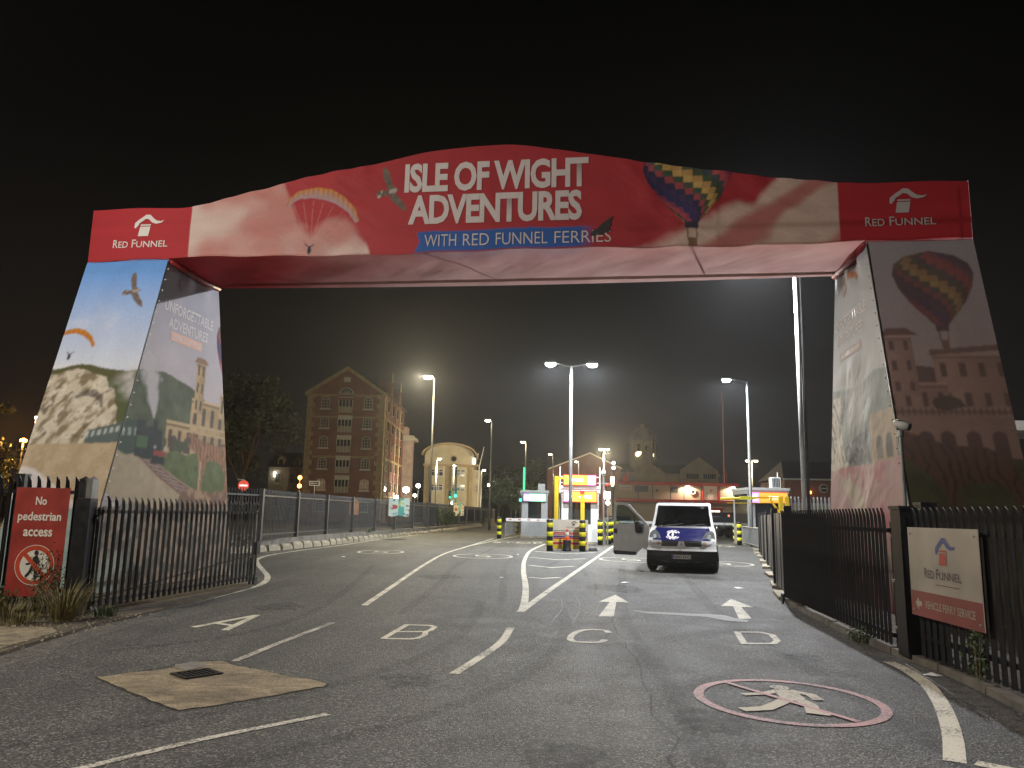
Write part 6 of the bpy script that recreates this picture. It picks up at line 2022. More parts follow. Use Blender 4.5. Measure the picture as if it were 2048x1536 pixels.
# --- ferry terminal
Tm = thing('ferry_terminal', 'two-storey beige ferry terminal with red fascia bands behind the van', 'building', (15.3, 112.0, 0), 0)
TW = 17.4
obj('wall', MB().box(0, TW, 0, 10, 0, 6.1), wall_b, Tm)
obj('roof_fascia', MB().box(-.3, TW + .3, -.4, 10.3, 6.102, 6.5), M['red_paint'], Tm)
obj('canopy_fascia', MB().box(-.2, TW + .2, -1.2, -.004, 3.62, 4.02), M['red_paint'], Tm)
for k, x in enumerate((3.25, 5.3, 7.9, 9.85, 12.3, 15.0)):
    obj('panel_joint', MB().box(x - .05, x + .05, -.03, -.003, 4.03, 6.10), M['dark_steel'], Tm)
for x0, x1, z0, z1 in ((2.75, 4.65, 5.08, 5.92), (8.0, 8.95, 5.05, 5.88)):
    w_ = obj('window', MB().ring([(x0, z0), (x1, z0), (x1, z1), (x0, z1)], [(x0 + .1, z0 + .1), (x1 - .1, z0 + .1), (x1 - .1, z1 - .1), (x0 + .1, z1 - .1)], -.08, -.003), M['dark_steel'], Tm)
    obj('pane', MB().box(x0 + .1, x1 - .1, -.05, -.03, z0 + .1, z1 - .1), glass('dusk_pane_%d' % int(x0), (.10, .12, .15), .1), w_)
sp = obj('name_panel', MB().box(.5, 2.3, -.08, -.003, 5.18, 5.95), M['sign_white'], Tm)
lettering('Red Funnel', (.75, -.081, 5.5), UX, UZ, 1.35, .28, M['sign_ink'], sp, lift=.004)
obj('red_rule', MB().box(.55, 2.25, -.10, -.082, 5.24, 5.32), M['red_paint'], sp)
pf_ = obj('logo_panel', MB().box(12.65, 14.60, -.14, -.003, 4.1, 6.08), M['white_metal'], Tm)
funnel_logo(pf_, 13.05, 4.95, 1.15, M['sign_ink'], M['sign_red'], M['sign_ink'], -.146)
for x in (12.45, 14.62):
    obj('red_frame', MB().slab([(x, 4.05), (x + .2, 4.05), (x + .16, 6.1), (x + .04, 6.1)], -.3, -.003), M['red_paint'], Tm)
obj('vent', MB().ring([(11.1 + .38 * c, 5.2 + .38 * s) for c, s in disc[::4]], [(11.1 + .24 * c, 5.2 + .24 * s) for c, s in disc[::4]], -.3, -.003), M['white_metal'], Tm)
obj('vent_dark_disc', MB().slab([(11.1 + .23 * c, 5.2 + .23 * s) for c, s in disc[::4]], -.10, -.01), M['sign_black'], Tm)  # black disc painted in for the shade inside the vent
obj('dark_vent', MB().slab([(5.9 + .22 * c, 5.3 + .22 * s) for c, s in disc[::4]], -.10, -.003), M['dark_steel'], Tm)
lobby = glow('lobby_light', (1.0, .90, .75), 1.6)
dw = obj('doorway', MB().ring([(12.4, .02), (15.1, .02), (15.1, 2.75), (12.4, 2.75)], [(12.5, .02), (15.0, .02), (15.0, 2.65), (12.5, 2.65)], -.15, -.003), M['red_paint'], Tm)
for k in range(3):
    obj('door_light', MB().box(12.55 + k * .83, 13.28 + k * .83, -.06, -.02, .1, 2.6), lobby, dw)
obj('awning', MB().box(12.2, 15.4, -.9, -.16, 2.80, 2.98), M['red_paint'], Tm)
obj('end_wing', MB().box(TW + .004, TW + 7, 3, 10, 0, 3.4), brick_dark, Tm)
flg = thing('flag', 'limp red and white flag on the terminal roof', 'flag', (16.7, 112.4, 6.5))
obj('staff', MB().tube([(.25, 0, 0), (.32, 0, 1.5)], .03, 6), M['white_metal'], flg)
fv = [(.30, 0, 1.45), (.05, .05, 1.0), (-.35, .02, .15), (.0, -.05, .05), (.28, 0, .4)]
obj('cloth', MB().add(fv, [(0, 1, 4), (1, 2, 3), (1, 3, 4)]), M['red_paint'], flg)

# --- domed clock tower building
K = thing('clock_tower', 'domed clock tower rising behind the ferry terminal', 'tower', (32.6, 190.0, 0), R(14))
octo = lambda r_, k=8, ph=PI / 8: [(r_ * math.cos(2 * PI * i / k + ph), r_ * math.sin(2 * PI * i / k + ph)) for i in range(k)]
ks = plain('portland_stone', (.40, .34, .24), .85, var=.15, scale=.5)
obj('base', MB().box(-3.2, 3.2, -3.2, 3.2, 0, 13.2), ks, K)
obj('lower_stage', MB().prism(octo(3.15), 13.2, 15.2), ks, K)
obj('drum', MB().prism(octo(2.95), 15.2, 19.6), ks, K)
obj('drum_cornice', MB().prism(octo(3.4), 19.6, 19.95), ks, K)
for i in range(8):
    a = 2 * PI * i / 8 + PI / 8
    obj('corner_column', MB().lathe([(.32, 15.2), (.28, 19.58)], 8, 3.0 * math.cos(a), 3.0 * math.sin(a)), ks, K)
dome = MB(); dome.lathe([(3.25 * math.cos(t), 19.95 + 3.6 * math.sin(t)) for t in [k * PI / 2 / 10 for k in range(10)]] + [(.5, 23.6)], 24)
do_ = obj('dome', dome, plain('lead_roof', (.30, .26, .22), .6, var=.2, scale=.7), K, smooth=True)
for i in range(16):
    a = 2 * PI * i / 16
    obj('dome_rib', MB().tube([((3.28 * math.cos(t)) * math.cos(a), (3.28 * math.cos(t)) * math.sin(a), 19.95 + 3.64 * math.sin(t)) for t in [k * PI / 2 / 7 for k in range(7)]], .07, 5), do_.data.materials[0], do_)
obj('lantern', MB().lathe([(.75, 23.5), (.75, 23.95), (.5, 24.1), (.15, 24.4)], 10), ks, K)
def on_drum(a, r_, name, mat, z, hw, parent, yoff=0.0, shape=None):
    pts = shape or [(hw * c, z + hw * s) for c, s in disc[::3]]
    return obj(name, MB().slab(pts, -r_ - .12 - yoff, -r_ - .02 - yoff), mat, parent, (0, 0, 0), a)
ck = on_drum(R(4), 2.74, 'clock_face', M['dark_steel'], 18.0, .62, K)
on_drum(R(4), 2.74, 'clock_dial', plain('dial', (.35, .31, .25), .6), 18.0, .46, ck, .13)
ck.rotation_euler = (0, 0, 0)
on_drum(0, 2.74, 'clock_hand', M['sign_black'], 0, 0, ck, .26, [(-.05, 17.95), (.05, 17.95), (.04, 18.38), (-.04, 18.38)])
on_drum(0, 2.74, 'clock_hand', M['sign_black'], 0, 0, ck, .26, [(0, 17.95), (.28, 18.1), (.26, 18.18), (0, 18.04)])
lit_w = glow('lit_tower_window', (1.0, .80, .35), 5.0)
on_drum(R(-45), 2.74, 'lit_window', lit_w, 0, 0, K, 0, [(-.62, 16.2), (-.2, 15.9), (.55, 16.5), (.72, 17.05), (-.1, 17.15), (-.65, 16.85)])
on_drum(R(45), 2.74, 'small_lit_window', glow('dim_tower_window', (1.0, .9, .6), 1.2), 0, 0, K, 0, [(-.3, 16.1), (.2, 16.1), (.2, 16.8), (-.3, 16.8)])
for i in (-1, 2, 3):
    on_drum(R(45 * i + (0 if i != -1 else 1)), 2.75, 'dark_opening', M['glass'], 0, 0, K, -.06, [(-.4, 17.3), (.4, 17.3), (.4, 19.0), (-.4, 19.0)])
D_ = thing('dock_house', 'long low stone building with a front pediment beneath the clock tower', 'building', (20.0, 186.0, 0))
obj('wall', MB().box(0, 30, 0, 12, 0, 11.4), ks, D_)
obj('cornice', MB().box(-.4, 30.4, -.5, 12.4, 11.402, 11.9), ks, D_)
obj('roof', MB().add([(-.2, 0, 11.9), (30.2, 0, 11.9), (30.2, 12, 11.9), (-.2, 12, 11.9), (2, 6, 14.4), (28, 6, 14.4)], [(0, 1, 5, 4), (2, 3, 4, 5), (1, 2, 5), (3, 0, 4)]), slate, D_)
obj('pediment', MB().slab([(8.6, 11.5), (18.0, 11.5), (13.4, 14.2)], -1.2, -.51), ks, D_)
gw = obj('gable_front', MB().slab([(20.8, 9.0), (29.8, 9.0), (29.8, 12.6), (25.3, 15.9), (20.6, 12.7)], -1.2, -.51), ks, D_)
for x in (22.2, 26.2):
    wn2 = obj('window', MB().box(x, x + 2.9, -1.28, -1.202, 10.7, 11.9), M['glass'], gw)
    for k in range(1, 6):
        obj('glazing_bar', MB().box(x + k * .48 - .04, x + k * .48 + .04, -1.33, -1.282, 10.7, 11.9), ks, wn2)
Dg = thing('dark_warehouse', 'dark gabled shed roofline left of the clock tower', 'building', (7.2, 150.0, 0))
obj('wall', MB().slab([(0, 0), (14.2, 0), (14.2, 10.8), (8.3, 13.7), (.4, 10.6), (0, 10.4)], 0, 14), brick_dark, Dg)
obj('verge_board', MB().slab([(.2, 10.45), (8.3, 13.7), (14.4, 10.8), (14.4, 10.55), (8.3, 13.42), (.2, 10.2)], -.08, -.004), frame_w, Dg)
ms = thing('radio_mast', 'tall thin red mast on the terminal roof', 'mast', (31.88, 115.0, 0))
obj('shaft', MB().tube([(0, 0, 0), (0, 0, 20.3)], [.13, .07], 6), plain('mast_red', (.20, .08, .07), .6), ms)
obj('stub', MB().tube([(.35, 0, 6.4), (.35, 0, 8.2)], .05, 6), M['red_paint'], ms)

# --- brick shed at the right with pale gutter and round sign
S_ = thing('brick_shed', 'brown brick shed with pale gutter and a round sign right of the orange booth', 'building', (26.6, 75.0, 0), R(-2))
obj('wall', MB().box(0, 16, 0, 8, 0, 5.3), brick, S_)
obj('roof', MB().add([(-.2, -.3, 5.48), (16.2, -.3, 5.48), (16.2, 8.3, 5.48), (-.2, 8.3, 5.48), (1, 4, 7.4), (15, 4, 7.4)], [(0, 1, 5, 4), (2, 3, 4, 5), (1, 2, 5), (3, 0, 4), (3, 2, 1, 0)]), slate, S_)
obj('gutter', MB().box(-.2, 16.2, -.30, -.12, 5.32, 5.46), M['white_metal'], S_)
rs = obj('round_sign', MB().slab([(3.7 + .42 * c, 4.55 + .42 * s) for c, s in disc[::2]], -.08, -.003), M['sign_white'], S_)
obj('sign_disc', MB().slab([(3.7 + .34 * c, 4.55 + .34 * s) for c, s in disc[::2]], -.11, -.082), M['dark_steel'], rs)
obj('sign_bar', MB().box(3.42, 3.98, -.14, -.112, 4.49, 4.60), M['sign_white'], rs)
obj('wall_lamp', MB().lathe([(.04, 4.0), (.12, 4.05), (.15, 4.2), (.05, 4.3)], 10, 2.35, -.18), M['amber_glow'], S_)
obj('lit_lower_wall', MB().box(.0, 12, -.05, -.003, 0, 3.1), plain('lamplit_wall_tint', (.46, .38, .22), .8), S_)  # pale panel over the brick: lamplight put into the wall colour
cp = thing('canopy', 'pale canopy edge and curved post at the far right behind the printed leg', 'canopy', (19.6, 30.0, 0))
obj('fascia', MB().box(.0, 4.5, -.1, 3.0, 5.15, 5.53), M['sign_white'], cp)
obj('post', MB().tube([(.55, 1, 0), (.55, 1, 4.0), (.40, 1, 4.8), (.2, 1, 5.14)], .10, 8), M['white_metal'], cp)

# --- far road wall and low dark bank that close the view
structure(obj('far_bank', MB().add([(-260, 235, -.02), (260, 235, -.02), (260, 250, 6.5), (120, 250, 8), (20, 250, 9.5), (-40, 250, 8.0), (-120, 250, 7.5), (-260, 250, 8)], [(0, 1, 2, 3, 4, 5, 6, 7)]), plain('dark_bank', (.02, .022, .018), .9)))
# ------------------------------------------------------------------ lamps
def light(kind, loc, power, col, parent, size=.2, spot=None, aim=None, name='lamp_light'):
    d = bpy.data.lights.new(name, kind)
    d.energy = power
    d.color = col
    d.shadow_soft_size = size
    if kind == 'SPOT':
        d.spot_size = R(spot or 150)
        d.spot_blend = .25
    o = bpy.data.objects.new(name, d)
    COL.objects.link(o)
    o.location = loc
    if aim is not None:
        o.rotation_euler = Vector(aim).to_track_quat('-Z', 'Y').to_euler()
    if parent is not None:
        o.parent = parent
    return o


WARM, COOL, SODI = (1.0, .80, .50), (.90, .96, 1.0), (1.0, .42, .08)


def street_lamp(label, loc, h, arms, mat, power=0, col=COOL, rz=0.0, rad=.09, head=(.62, .26), group=None, spot=176, pole='galv', lens=1.0):
    """arms: signed lengths along local x; a head with a glowing lens at the end of each"""
    t = thing('street_lamp', label, 'street lamp', loc, rz, group)
    obj('pole', MB().tube([(0, 0, 0), (0, 0, h * .25), (0, 0, h)], [rad * 1.25, rad, rad * .65], 10), M[pole], t, smooth=True)
    for a in arms:
        s = 1 if a > 0 else -1
        obj('arm', MB().tube([(0, 0, h - .05), (a - s * head[0] * .5, 0, h + .10)], rad * .45, 8), M[pole], t)
        x0, x1 = sorted((a - s * head[0] * .5, a + s * head[0] * .5))
        hd = obj('lamp_head', MB().box(x0, x1, -head[1] / 2, head[1] / 2, h + .07, h + .17), M['grey_metal'], t)
        lz = MB()
        n = 12
        for k in range(n):
            q = 2 * PI * k / n
            lz.v.append((a + head[0] * .44 * lens * math.cos(q), head[1] * .44 * lens * math.sin(q), h + .068))
        for k in range(n):
            q = 2 * PI * k / n
            lz.v.append((a + head[0] * .30 * lens * math.cos(q), head[1] * .30 * lens * math.sin(q), h - .04 * lens))
        lz.f = [(k, (k + 1) % n, n + (k + 1) % n, n + k)[::-1] for k in range(n)] + [tuple(range(n, 2 * n))[::-1]]
        obj('lens', lz, M[mat], hd)
        if power:
            light('SPOT', (a, 0, h - .12), power, col, t, .15, spot, (0, 0, -1))
    return t


street_lamp('tall twin-headed lamp post glowing white on the middle island', (2.97, 38.0, 0), 8.95, (-1.05, 1.05), 'cool_glow', 2800, COOL, lens=1.15, head=(.52, .30))
street_lamp('tall white lamp post with a single head left of its pole, on the right', (13.65, 44.0, 0), 9.4, (-1.2,), 'cool_glow', 2800, COOL, lens=1.15, head=(.52, .30))
street_lamp('tall yellow-white lamp post in front of the warehouse', (-6.15, 60.0, 0), 12.0, (-.5,), 'warm_glow', 0, lens=1.2, head=(.7, .36), pole='dark_steel')
light('POINT', (-7.1, 59.0, 11.7), 7500, (1.0, .86, .56), None, .2, name='warehouse_lamp_light')
far = [('lamp post right of the curved-roof block, tallest of the three', (-1.83, 72, 0), 10.1, (-.38,), 'warm_glow', 'dark_steel', 1.3),
       ('lamp post just left of the green light bar', (1.88, 95, 0), 10.3, (-.4,), 'warm_glow', 'galv', 1.5),
       ('small lamp post left of the orange signs in the distance', (6.05, 110, 0), 10.0, (-.38,), 'warm_glow', 'dark_steel', 1.2),
       ('distant twin lamp post left of the clock tower', (14.55, 120, 0), 11.7, (-.5, .5), 'warm_glow', 'galv', 1.7),
       ('short lamp post at the right edge of the curved-roof block', (-4.45, 120, 0), 8.1, (.4,), 'warm_glow', 'galv', 1.2),
       ('tiny lamp post above the dark gabled shed', (11.5, 130, 0), 10.4, (-.4,), 'white_glow', 'galv', 1.2),
       ('distant twin lamp post right of the tall right-hand lamp', (31.3, 100, 0), 8.9, (-.5, .5), 'warm_glow', 'galv', 1.6),
       ('lamp post in front of the curved-roof block, left one', (-10.5, 110, 0), 9.0, (.42,), 'white_glow', 'grey_metal', .9),
       ('lamp post in front of the curved-roof block, right one', (-8.0, 110, 0), 8.1, (.15,), 'white_glow', 'grey_metal', 1.5)]
for lab, loc, h, arms, mt, pl_, ls in far:
    street_lamp(lab, loc, h, arms, mt, 0, rad=.10, head=(.60, .34), pole=pl_, lens=ls * .75, group='distant street lamps')
light('SPOT', (-9.4, 109.0, 8.0), 5200, (1.0, .88, .58), None, .3, 130, (0, 1, -.12), name='block_lamp_light')
light('POINT', (31.3, 99.6, 8.2), 700, WARM, None, .3, name='far_lamp_light')
light('POINT', (14.5, 119.6, 11.0), 15000, WARM, None, .3, name='far_lamp_light')
# street lamps on the road behind the viewer: their light reaches the arch and the foreground
street_lamp('lamp post on the road outside, left of the entrance', (-10.6, 4.0, 0), 9.0, (.9,), 'warm_glow', 0, rz=R(30))
light('POINT', (-9.8, 4.45, 8.75), 2600, (1.0, .91, .80), None, .25, name='outside_lamp_light')
street_lamp('lamp post on the road outside, right of the entrance', (4.0, -4.0, 0), 9.0, (-.9,), 'white_glow', 2000, (1.0, .90, .86), spot=132)

# terminal wall lights
for i, (x, lab) in enumerate(((25.68, 'bright wall floodlight left of the terminal logo panel'), (32.2, 'bright wall floodlight at the right end of the terminal'))):
    t = thing('wall_floodlight', lab, 'lamp', (x, 111.8, 6.0))
    obj('housing', MB().box(-.16, .16, -.05, .19, .02, .16), M['dark_steel'], t)
    obj('lens', MB().box(-.14, .14, -.12, .05, -.06, .018), M['white_glow'], t)
    light('SPOT', (0, -.7, -.10), 420, (1.0, .82, .58), t, .08, 150, (0, .35, -1))
# twin globe lights on a post above the middle of the yard
gl_ = thing('globe_lamp', 'post with two stacked white globe lights right of the middle booth', 'lamp', (10.7, 80.0, 0))
obj('pole', MB().tube([(0, 0, 0), (0, 0, 6.3)], .06, 8), M['dark_steel'], gl_)
for z in (6.44, 6.96):
    obj('globe', MB().lathe([(.03, z - .14), (.13, z - .07), (.15, z), (.13, z + .07), (.03, z + .14)], 10), M['white_glow'], gl_, smooth=True)
wl2 = thing('wall_lantern', 'upright glowing lantern behind the middle booth on the right', 'lamp', (7.94, 60.0, 0))
obj('pole', MB().tube([(0, 0, 0), (0, 0, 3.8)], .05, 8), M['dark_steel'], wl2)
obj('lantern', MB().lathe([(.05, 3.8), (.10, 3.85), (.16, 4.45), (.10, 4.55)], 10), glow('lantern_glow', (1.0, .80, .55), 5), wl2, smooth=True)

# traffic signals
def signal(label, loc, h, lit, on=2, arrow=False):
    t = thing('traffic_light', label, 'traffic light', loc)
    obj('pole', MB().tube([(0, .12, 0), (0, .12, h - .5)], .06, 8), M['dark_steel'], t)
    obj('housing', MB().box(-.19, .19, -.12, .10, h - .55, h + .55), M['black'], t)
    for k in range(3):
        z = h + .33 - k * .34
        obj('lens', MB().lathe([(.02, -.02), (.12, 0), (.12, .02)], 10), lit if k == on else M['glass'], t, (0, -.13, z)).rotation_euler = (R(90), 0, 0)
    return t


big_teal = glow('bright_green_signal', (.05, 1.0, .60), 2.2)
s1 = signal('green traffic light shining in front of the curved-roof block', (-7.33, 105, 0), 4.15, big_teal)
s1.children[4].scale = (2.2, 2.2, 2.2)
light('POINT', (-7.33, 104.3, 3.8), 160, (.05, 1.0, .55), None, .15, name='signal_light')
signal('green traffic light just left of the brightest green one', (-8.15, 106, 0), 3.95, M['teal_glow'])
signal('left of a pair of green traffic lights left of the light bar', (.26, 115, 0), 4.7, big_teal)
signal('right of a pair of green traffic lights left of the light bar', (.92, 115, 0), 4.7, big_teal)
signal('green traffic light at the left edge of the green-signed booth', (.85, 60, 0), 2.95, big_teal)
am = thing('beacon', 'two amber beacon lights on a pole left of the warehouse corner', 'traffic light', (-21.7, 80, 0))
obj('pole', MB().tube([(0, 0, 0), (0, 0, 3.5)], .06, 8), M['galv'], am)
for z in (3.94, 4.81):
    obj('lamp', MB().lathe([(.05, z - .22), (.20, z - .12), (.22, z), (.20, z + .12), (.05, z + .22)], 12), M['amber_glow'], am, smooth=True)
obj('bracket', MB().box(-.04, .04, .02, .08, 3.5, 4.9), M['black'], am)
light('POINT', (-21.7, 79.4, 4.4), 220, (1.0, .36, .05), None, .2, name='beacon_light')
# round bright lights on the street behind the fence
for x, z, r_, m_, lab in ((-15.63, 4.81, .48, 'white_glow', 'large round white light right of the warehouse foot'), (-13.84, 5.45, .30, 'white_glow', 'small pinkish white light left of the curved-roof block'),
                          (-17.03, 3.66, .30, 'white_glow', 'warm light at the foot of the banded pavilion'), (-14.3, 4.0, .22, 'warm_glow', 'yellow light below the small pinkish one'),
                          (-8.6, 3.0, .2, 'warm_glow', 'warm headlight below the curved-roof block'), (-19.95, 4.4, .34, 'white_glow', 'white shop light at the warehouse foot')):
    t = thing('round_light', lab, 'lamp', (x, 117.0, 0))
    obj('pole', MB().tube([(0, .1, 0), (0, .1, z)], .05, 6), M['dark_steel'], t)
    obj('globe', MB().lathe([(.05 * r_, z - r_), (.8 * r_, z - .6 * r_), (r_, z), (.8 * r_, z + .6 * r_), (.05 * r_, z + r_)], 12), M[m_], t, smooth=True)
shop = thing('shop_window', 'orange-lit shop window at the foot of the warehouse behind the fence', 'window', (-20.9, 104.9, 0))
obj('frame', MB().ring([(-.7, .9), (.7, .9), (.7, 2.9), (0, 3.3), (-.7, 2.9)], [(-.6, 1.0), (.6, 1.0), (.6, 2.85), (0, 3.18), (-.6, 2.85)], -.14, -.02), M['dark_steel'], shop)
obj('pane', MB().slab([(-.6, 1.0), (.6, 1.0), (.6, 2.85), (0, 3.18), (-.6, 2.85)], -.08, -.05), glow('shop_glow', (1.0, .45, .18), .4), shop)

# small traffic signs beyond the fence
ne = thing('no_entry_sign', 'round red no-entry sign beyond the long left fence', 'sign', (-15.45, 45.0, 0), R(12))
obj('pole', MB().tube([(0, .05, 0), (0, .05, 3.1)], .035, 8), M['galv'], ne)
obj('disc', MB().slab([(.30 * c, 2.85 + .30 * s) for c, s in disc[::2]], -.01, .01), glow('glowing_sign_red', (.80, .10, .06), .35), ne)  # sign face glows by itself in place of lamplight thrown back
obj('bar', MB().box(-.22, .22, -.02, -.012, 2.80, 2.90), glow('glowing_sign_white', (.9, .85, .8), .6), ne)
obj('side_lamp', MB().box(-.32, .05, -.12, -.06, 3.16, 3.20), M['grey_metal'], ne)
ow = thing('one_way_sign', 'small dark sign with white border in front of the warehouse', 'sign', (-18.9, 75.0, 0))
obj('post', MB().tube([(.0, .05, 0), (.0, .05, 4.2)], .04, 6), M['galv'], ow)
obj('border', MB().ring([(-.5, 3.85), (.5, 3.85), (.5, 4.3), (-.5, 4.3)], [(-.42, 3.92), (.42, 3.92), (.42, 4.23), (-.42, 4.23)], -.03, -.01), M['white_metal'], ow)
obj('plate', MB().box(-.42, .42, -.02, -.012, 3.92, 4.23), M['sign_black'], ow)
obj('arrow', MB().slab([(-.35, 4.08), (-.2, 4.18), (-.2, 4.11), (.3, 4.11), (.3, 4.05), (-.2, 4.05), (-.2, 3.98)], -.028, -.021), M['white_metal'], ow)
# lamp and floodlight far left
ol = thing('sodium_lamp', 'orange sodium lamp glowing beside the tree at the far left', 'street lamp', (-38.0, 60.0, 0))
obj('pole', MB().tube([(0, 0, 0), (0, 0, 6.3)], .08, 8), M['dark_steel'], ol)
obj('lamp', MB().lathe([(.04, 6.2), (.24, 6.32), (.26, 6.5), (.05, 6.62)], 12), M['amber_glow'], ol, smooth=True)
light('POINT', (-38.0, 59.5, 6.4), 1800, SODI, None, .25, name='sodium_lamp_light')
fl2 = thing('floodlight', 'small white floodlight high at the far left above the orange lamp', 'lamp', (-37.4, 60.5, 0))
obj('pole', MB().tube([(0, .1, 0), (0, .1, 8.2)], .06, 8), M['dark_steel'], fl2)
obj('lamp', MB().box(-.22, .14, -.06, .04, 8.18, 8.40), glow('flood_white', (.85, .92, 1.0), 3), fl2)
obj('lamp', MB().box(-.16, .14, -.06, .04, 7.85, 8.05), glow('flood_white_2', (.85, .92, 1.0), 2), fl2)

# ------------------------------------------------------------------ vegetation
def leaf_cloud(n, fn, size, rnd):
    mb = MB()
    for _ in range(n):
        p = fn()
        s = size * rnd.uniform(.5, 1.3)
        d = Vector((rnd.gauss(0, 1), rnd.gauss(0, 1), rnd.gauss(0, .7))).normalized()
        u = d.orthogonal().normalized()
        w = d.cross(u)
        a = rnd.uniform(0, PI)
        u2, w2 = u * math.cos(a) + w * math.sin(a), w * math.cos(a) - u * math.sin(a)
        p = Vector(p)
        mb.add([p - u2 * s, p + w2 * s * .45, p + u2 * s, p - w2 * s * .45], [(0, 1, 2, 3)])
    return mb


def tree(label, loc, h, rx, seed, n=5000, leaf=.16, mat='leaf', trunk_h=.3, name='tree'):
    rnd = random.Random(seed)
    t = thing(name, label, 'tree', loc)
    tips = []
    tr = MB().tube([(0, 0, 0), (rnd.uniform(-.1, .1), 0, h * trunk_h), (rnd.uniform(-.3, .3), .1, h * .62)], [h * .022, h * .016, h * .006], 8)
    for k in range(9):
        a = rnd.uniform(0, 2 * PI)
        z0 = h * rnd.uniform(trunk_h * .8, .55)
        z1 = h * rnd.uniform(.45, .95)
        q = rx * rnd.uniform(.45, .95) * (1 - abs(z1 / h - .6) * .9)
        e = (q * math.cos(a), q * math.sin(a), z1)
        tr.tube([(0, 0, z0), (e[0] * .5, e[1] * .5, (z0 + z1) * .5 + .2), e], [h * .009, h * .006, .015], 5)
        tips.append(e)
    tips += [(rnd.uniform(-.3, .3) * rx, rnd.uniform(-.3, .3) * rx, h * rnd.uniform(.75, .95)) for _ in range(4)]
    obj('trunk', tr, M['bark'], t)
    cl = []
    for e in tips:
        for _ in range(4):
            cl.append((e[0] + rnd.gauss(0, .22 * rx), e[1] + rnd.gauss(0, .22 * rx), min(h, e[2] + rnd.gauss(0, .07 * h)), rx * rnd.uniform(.14, .30)))
    def fn():
        c = rnd.choice(cl)
        v = Vector((rnd.gauss(0, 1), rnd.gauss(0, 1), rnd.gauss(0, .8))).normalized() * c[3] * rnd.uniform(.3, 1.0)
        return (c[0] + v.x, c[1] + v.y, max(h * .16, c[2] + v.z))
    obj('crown', leaf_cloud(n, fn, leaf, rnd), M['far_leaf' if mat == 'leaf' and loc[1] < 95 else mat], t)
    return t


tree('large dark tree between the printed left leg and the warehouse', (-29.3, 85.0, 0), 15.3, 6.2, 3, 9000, .24, trunk_h=.2)
tree('dark tree close behind the left leg, left of the larger tree', (-35.0, 88.0, 0), 13.5, 5.2, 5, 6000, .24, trunk_h=.18)
tree('low tree lit orange by the sodium lamp at the far left', (-39.6, 57.0, 0), 6.6, 3.2, 9, 4000, .16, trunk_h=.2)
tree('dark tree behind the low orange-lit one at the left edge', (-44.5, 62.0, 0), 9.5, 3.6, 12, 4000, .2)
tree('small yellow-green tree left of the green light bar', (-1.4, 106.0, 0), 6.2, 1.9, 21, 2200, .14, trunk_h=.25)
tree('dim bushy tree right of the small yellow-green tree', (1.6, 112.0, 0), 5.0, 2.2, 23, 2200, .15, trunk_h=.2)
tree('tall black tree far behind the green light bar', (2.5, 160.0, 0), 11.5, 7.0, 25, 4500, .30)
tree('black tree far behind the distant lamp posts', (-1.5, 170.0, 0), 11.0, 5.5, 27, 3500, .30)
light('POINT', (-2.0, 99.8, 5.6), 160, (1.0, .92, .7), None, .1, name='fence_lamp_light')
pl2 = thing('fence_lamp', 'slim post with a small light behind the concrete barrier', 'lamp', (-2.6, 100.0, 0))
obj('pole', MB().tube([(0, 0, 0), (0, 0, 5.9)], .05, 6), M['galv'], pl2)
obj('lamp', MB().lathe([(.03, 5.0), (.14, 5.08), (.14, 5.22), (.03, 5.3)], 8, -.12, -.05), M['white_glow'], pl2, smooth=True)


def tuft(label, loc, n, h, spread, seed, mat='leaf_dry', cat='grass', name='grass_tuft', lean=.35):
    rnd = random.Random(seed)
    t = thing(name, label, cat, loc)
    mb = MB()
    for _ in range(n):
        a, r_ = rnd.uniform(0, 2 * PI), spread * rnd.random() ** .7
        b = Vector((r_ * math.cos(a) * .5, r_ * math.sin(a) * .5, .03))
        hh = h * rnd.uniform(.45, 1.0)
        d = Vector((math.cos(a), math.sin(a), 0)) * lean * hh * rnd.uniform(.4, 1.3)
        s = Vector((-math.sin(a), math.cos(a), 0)) * rnd.uniform(.003, .007)
        m1, m2 = b + d * .35 + Vector((0, 0, hh * .6)), b + d + Vector((0, 0, hh))
        mb.add([b - s, b + s, m1 + s * .8, m1 - s * .8, m2], [(0, 1, 2, 3), (3, 2, 4)])
    obj('blades', mb, M[mat], t, kind='stuff')
    return t


def weed(label, loc, n, h, seed, mat='leaf', name='tall_weed', leaf=.022, spread=.3):
    rnd = random.Random(seed)
    t = thing(name, label, 'weed', loc)
    st, pts = MB(), []
    for _ in range(n):
        a = rnd.uniform(0, 2 * PI)
        hh = h * rnd.uniform(.55, 1)
        e = (spread * rnd.random() * math.cos(a), spread * .5 * rnd.random() * math.sin(a), hh)
        p0 = (e[0] * .3, e[1] * .3, .02)
        md = (e[0] * .6, e[1] * .6, hh * .55)
        st.tube([p0, md, e], [.006, .004, .002], 4)
        for k in range(46):
            f = rnd.uniform(.25, 1.02)
            pts.append((p0[0] + (e[0] - p0[0]) * f + rnd.gauss(0, .035), p0[1] + (e[1] - p0[1]) * f + rnd.gauss(0, .03), hh * f + rnd.gauss(0, .02)))
    obj('stems', st, M['leaf_dry'], t)
    it = iter(pts)
    obj('leaves', leaf_cloud(len(pts), lambda: next(it), leaf, rnd), M[mat], t)
    return t


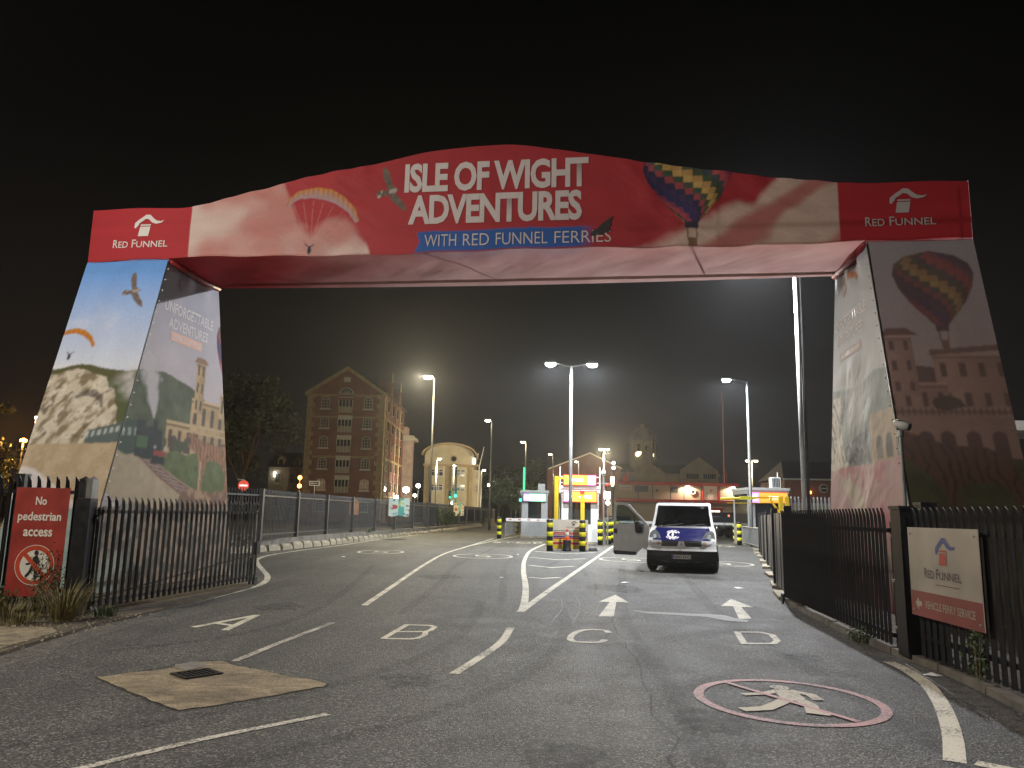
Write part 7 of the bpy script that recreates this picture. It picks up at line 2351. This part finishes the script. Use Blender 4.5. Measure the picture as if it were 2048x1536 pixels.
tuft('clump of long dry green grass at the foot of the left gate post', (-5.72, 10.28, .035), 260, .56, .46, 31, lean=.75)
tuft('low dry grass in front of the red sign', (-6.45, 10.35, .035), 240, .26, .8, 32, lean=.8)
tuft('dry grass at the left edge of the frame below the fence', (-7.0, 10.5, .035), 240, .34, .7, 33, lean=.8)
tuft('short grass between the clump and the left gate', (-5.42, 10.75, .035), 150, .16, .35, 34, 'leaf')
tuft('scraps of short grass by the worn concrete strip', (-6.1, 9.95, .035), 160, .14, .5, 39)
weed('tall seeding weed in front of the red sign', (-6.28, 10.66, .035), 9, .98, 41, spread=.26)
weed('leafy weed between the red sign and the gate post', (-6.03, 10.60, .035), 6, .86, 42, spread=.14)
weed('low leafy weed at the left foot of the red sign', (-6.8, 10.55, .035), 8, .46, 43, spread=.4)
weed('green weed in the gutter below the right gate', (4.44, 10.0, .0), 6, .20, 44, leaf=.022, spread=.22)
weed('thin weed growing against the fence under the ferry sign', (4.36, 7.45, .04), 3, .62, 45, leaf=.03, spread=.10)
weed('overgrown bush on the raised kerb by the long left fence', (-4.95, 62.0, .3), 26, 1.75, 46, leaf=.09, spread=1.3, name='kerb_bush')
tuft('sprinkle of grass along the raised kerb near the warehouse end', (-7.15, 40.0, .42), 80, .25, .4, 47, 'leaf')

# floodlight arm on the bright mast, hidden behind the beam
mast = [o for o in bpy.data.objects if o.name == 'tall_mast'][0]
obj('floodlight_arm', MB().tube([(0, 0, 10.5), (-1.4, 0, 10.45)], .04, 8), M['galv'], mast)
mh = obj('floodlight_head', MB().box(-1.75, -1.15, -.2, .2, 10.36, 10.46), M['grey_metal'], mast)
obj('lens', MB().box(-1.7, -1.2, -.16, .16, 10.32, 10.358), M['cool_glow'], mh)
light('SPOT', (-1.45, 0, 10.25), 6300, (.97, .97, 1.0), mast, .15, 178, (0, 0, -1))

# ------------------------------------------------------------------ added haze, standing in for lens bloom round the lamps
hz = obj('haze', MB().box(-430, 430, -130, 490, -1.2, 26), None)
hm = bpy.data.materials.new('lamp_bloom_haze')
hm.use_nodes = True
hn, hl_ = hm.node_tree.nodes, hm.node_tree.links
hn.clear()
ho, hv = hn.new('ShaderNodeOutputMaterial'), hn.new('ShaderNodeVolumePrincipled')
hv.inputs['Color'].default_value = (.85, .87, .9, 1)
hv.inputs['Density'].default_value = .0004
hv.inputs['Anisotropy'].default_value = .75
hl_.new(hv.outputs[0], ho.inputs['Volume'])
hz.data.materials.append(hm)
hz['kind'] = 'stuff'
hz['label'] = 'thin haze added for the glow round the lamps'
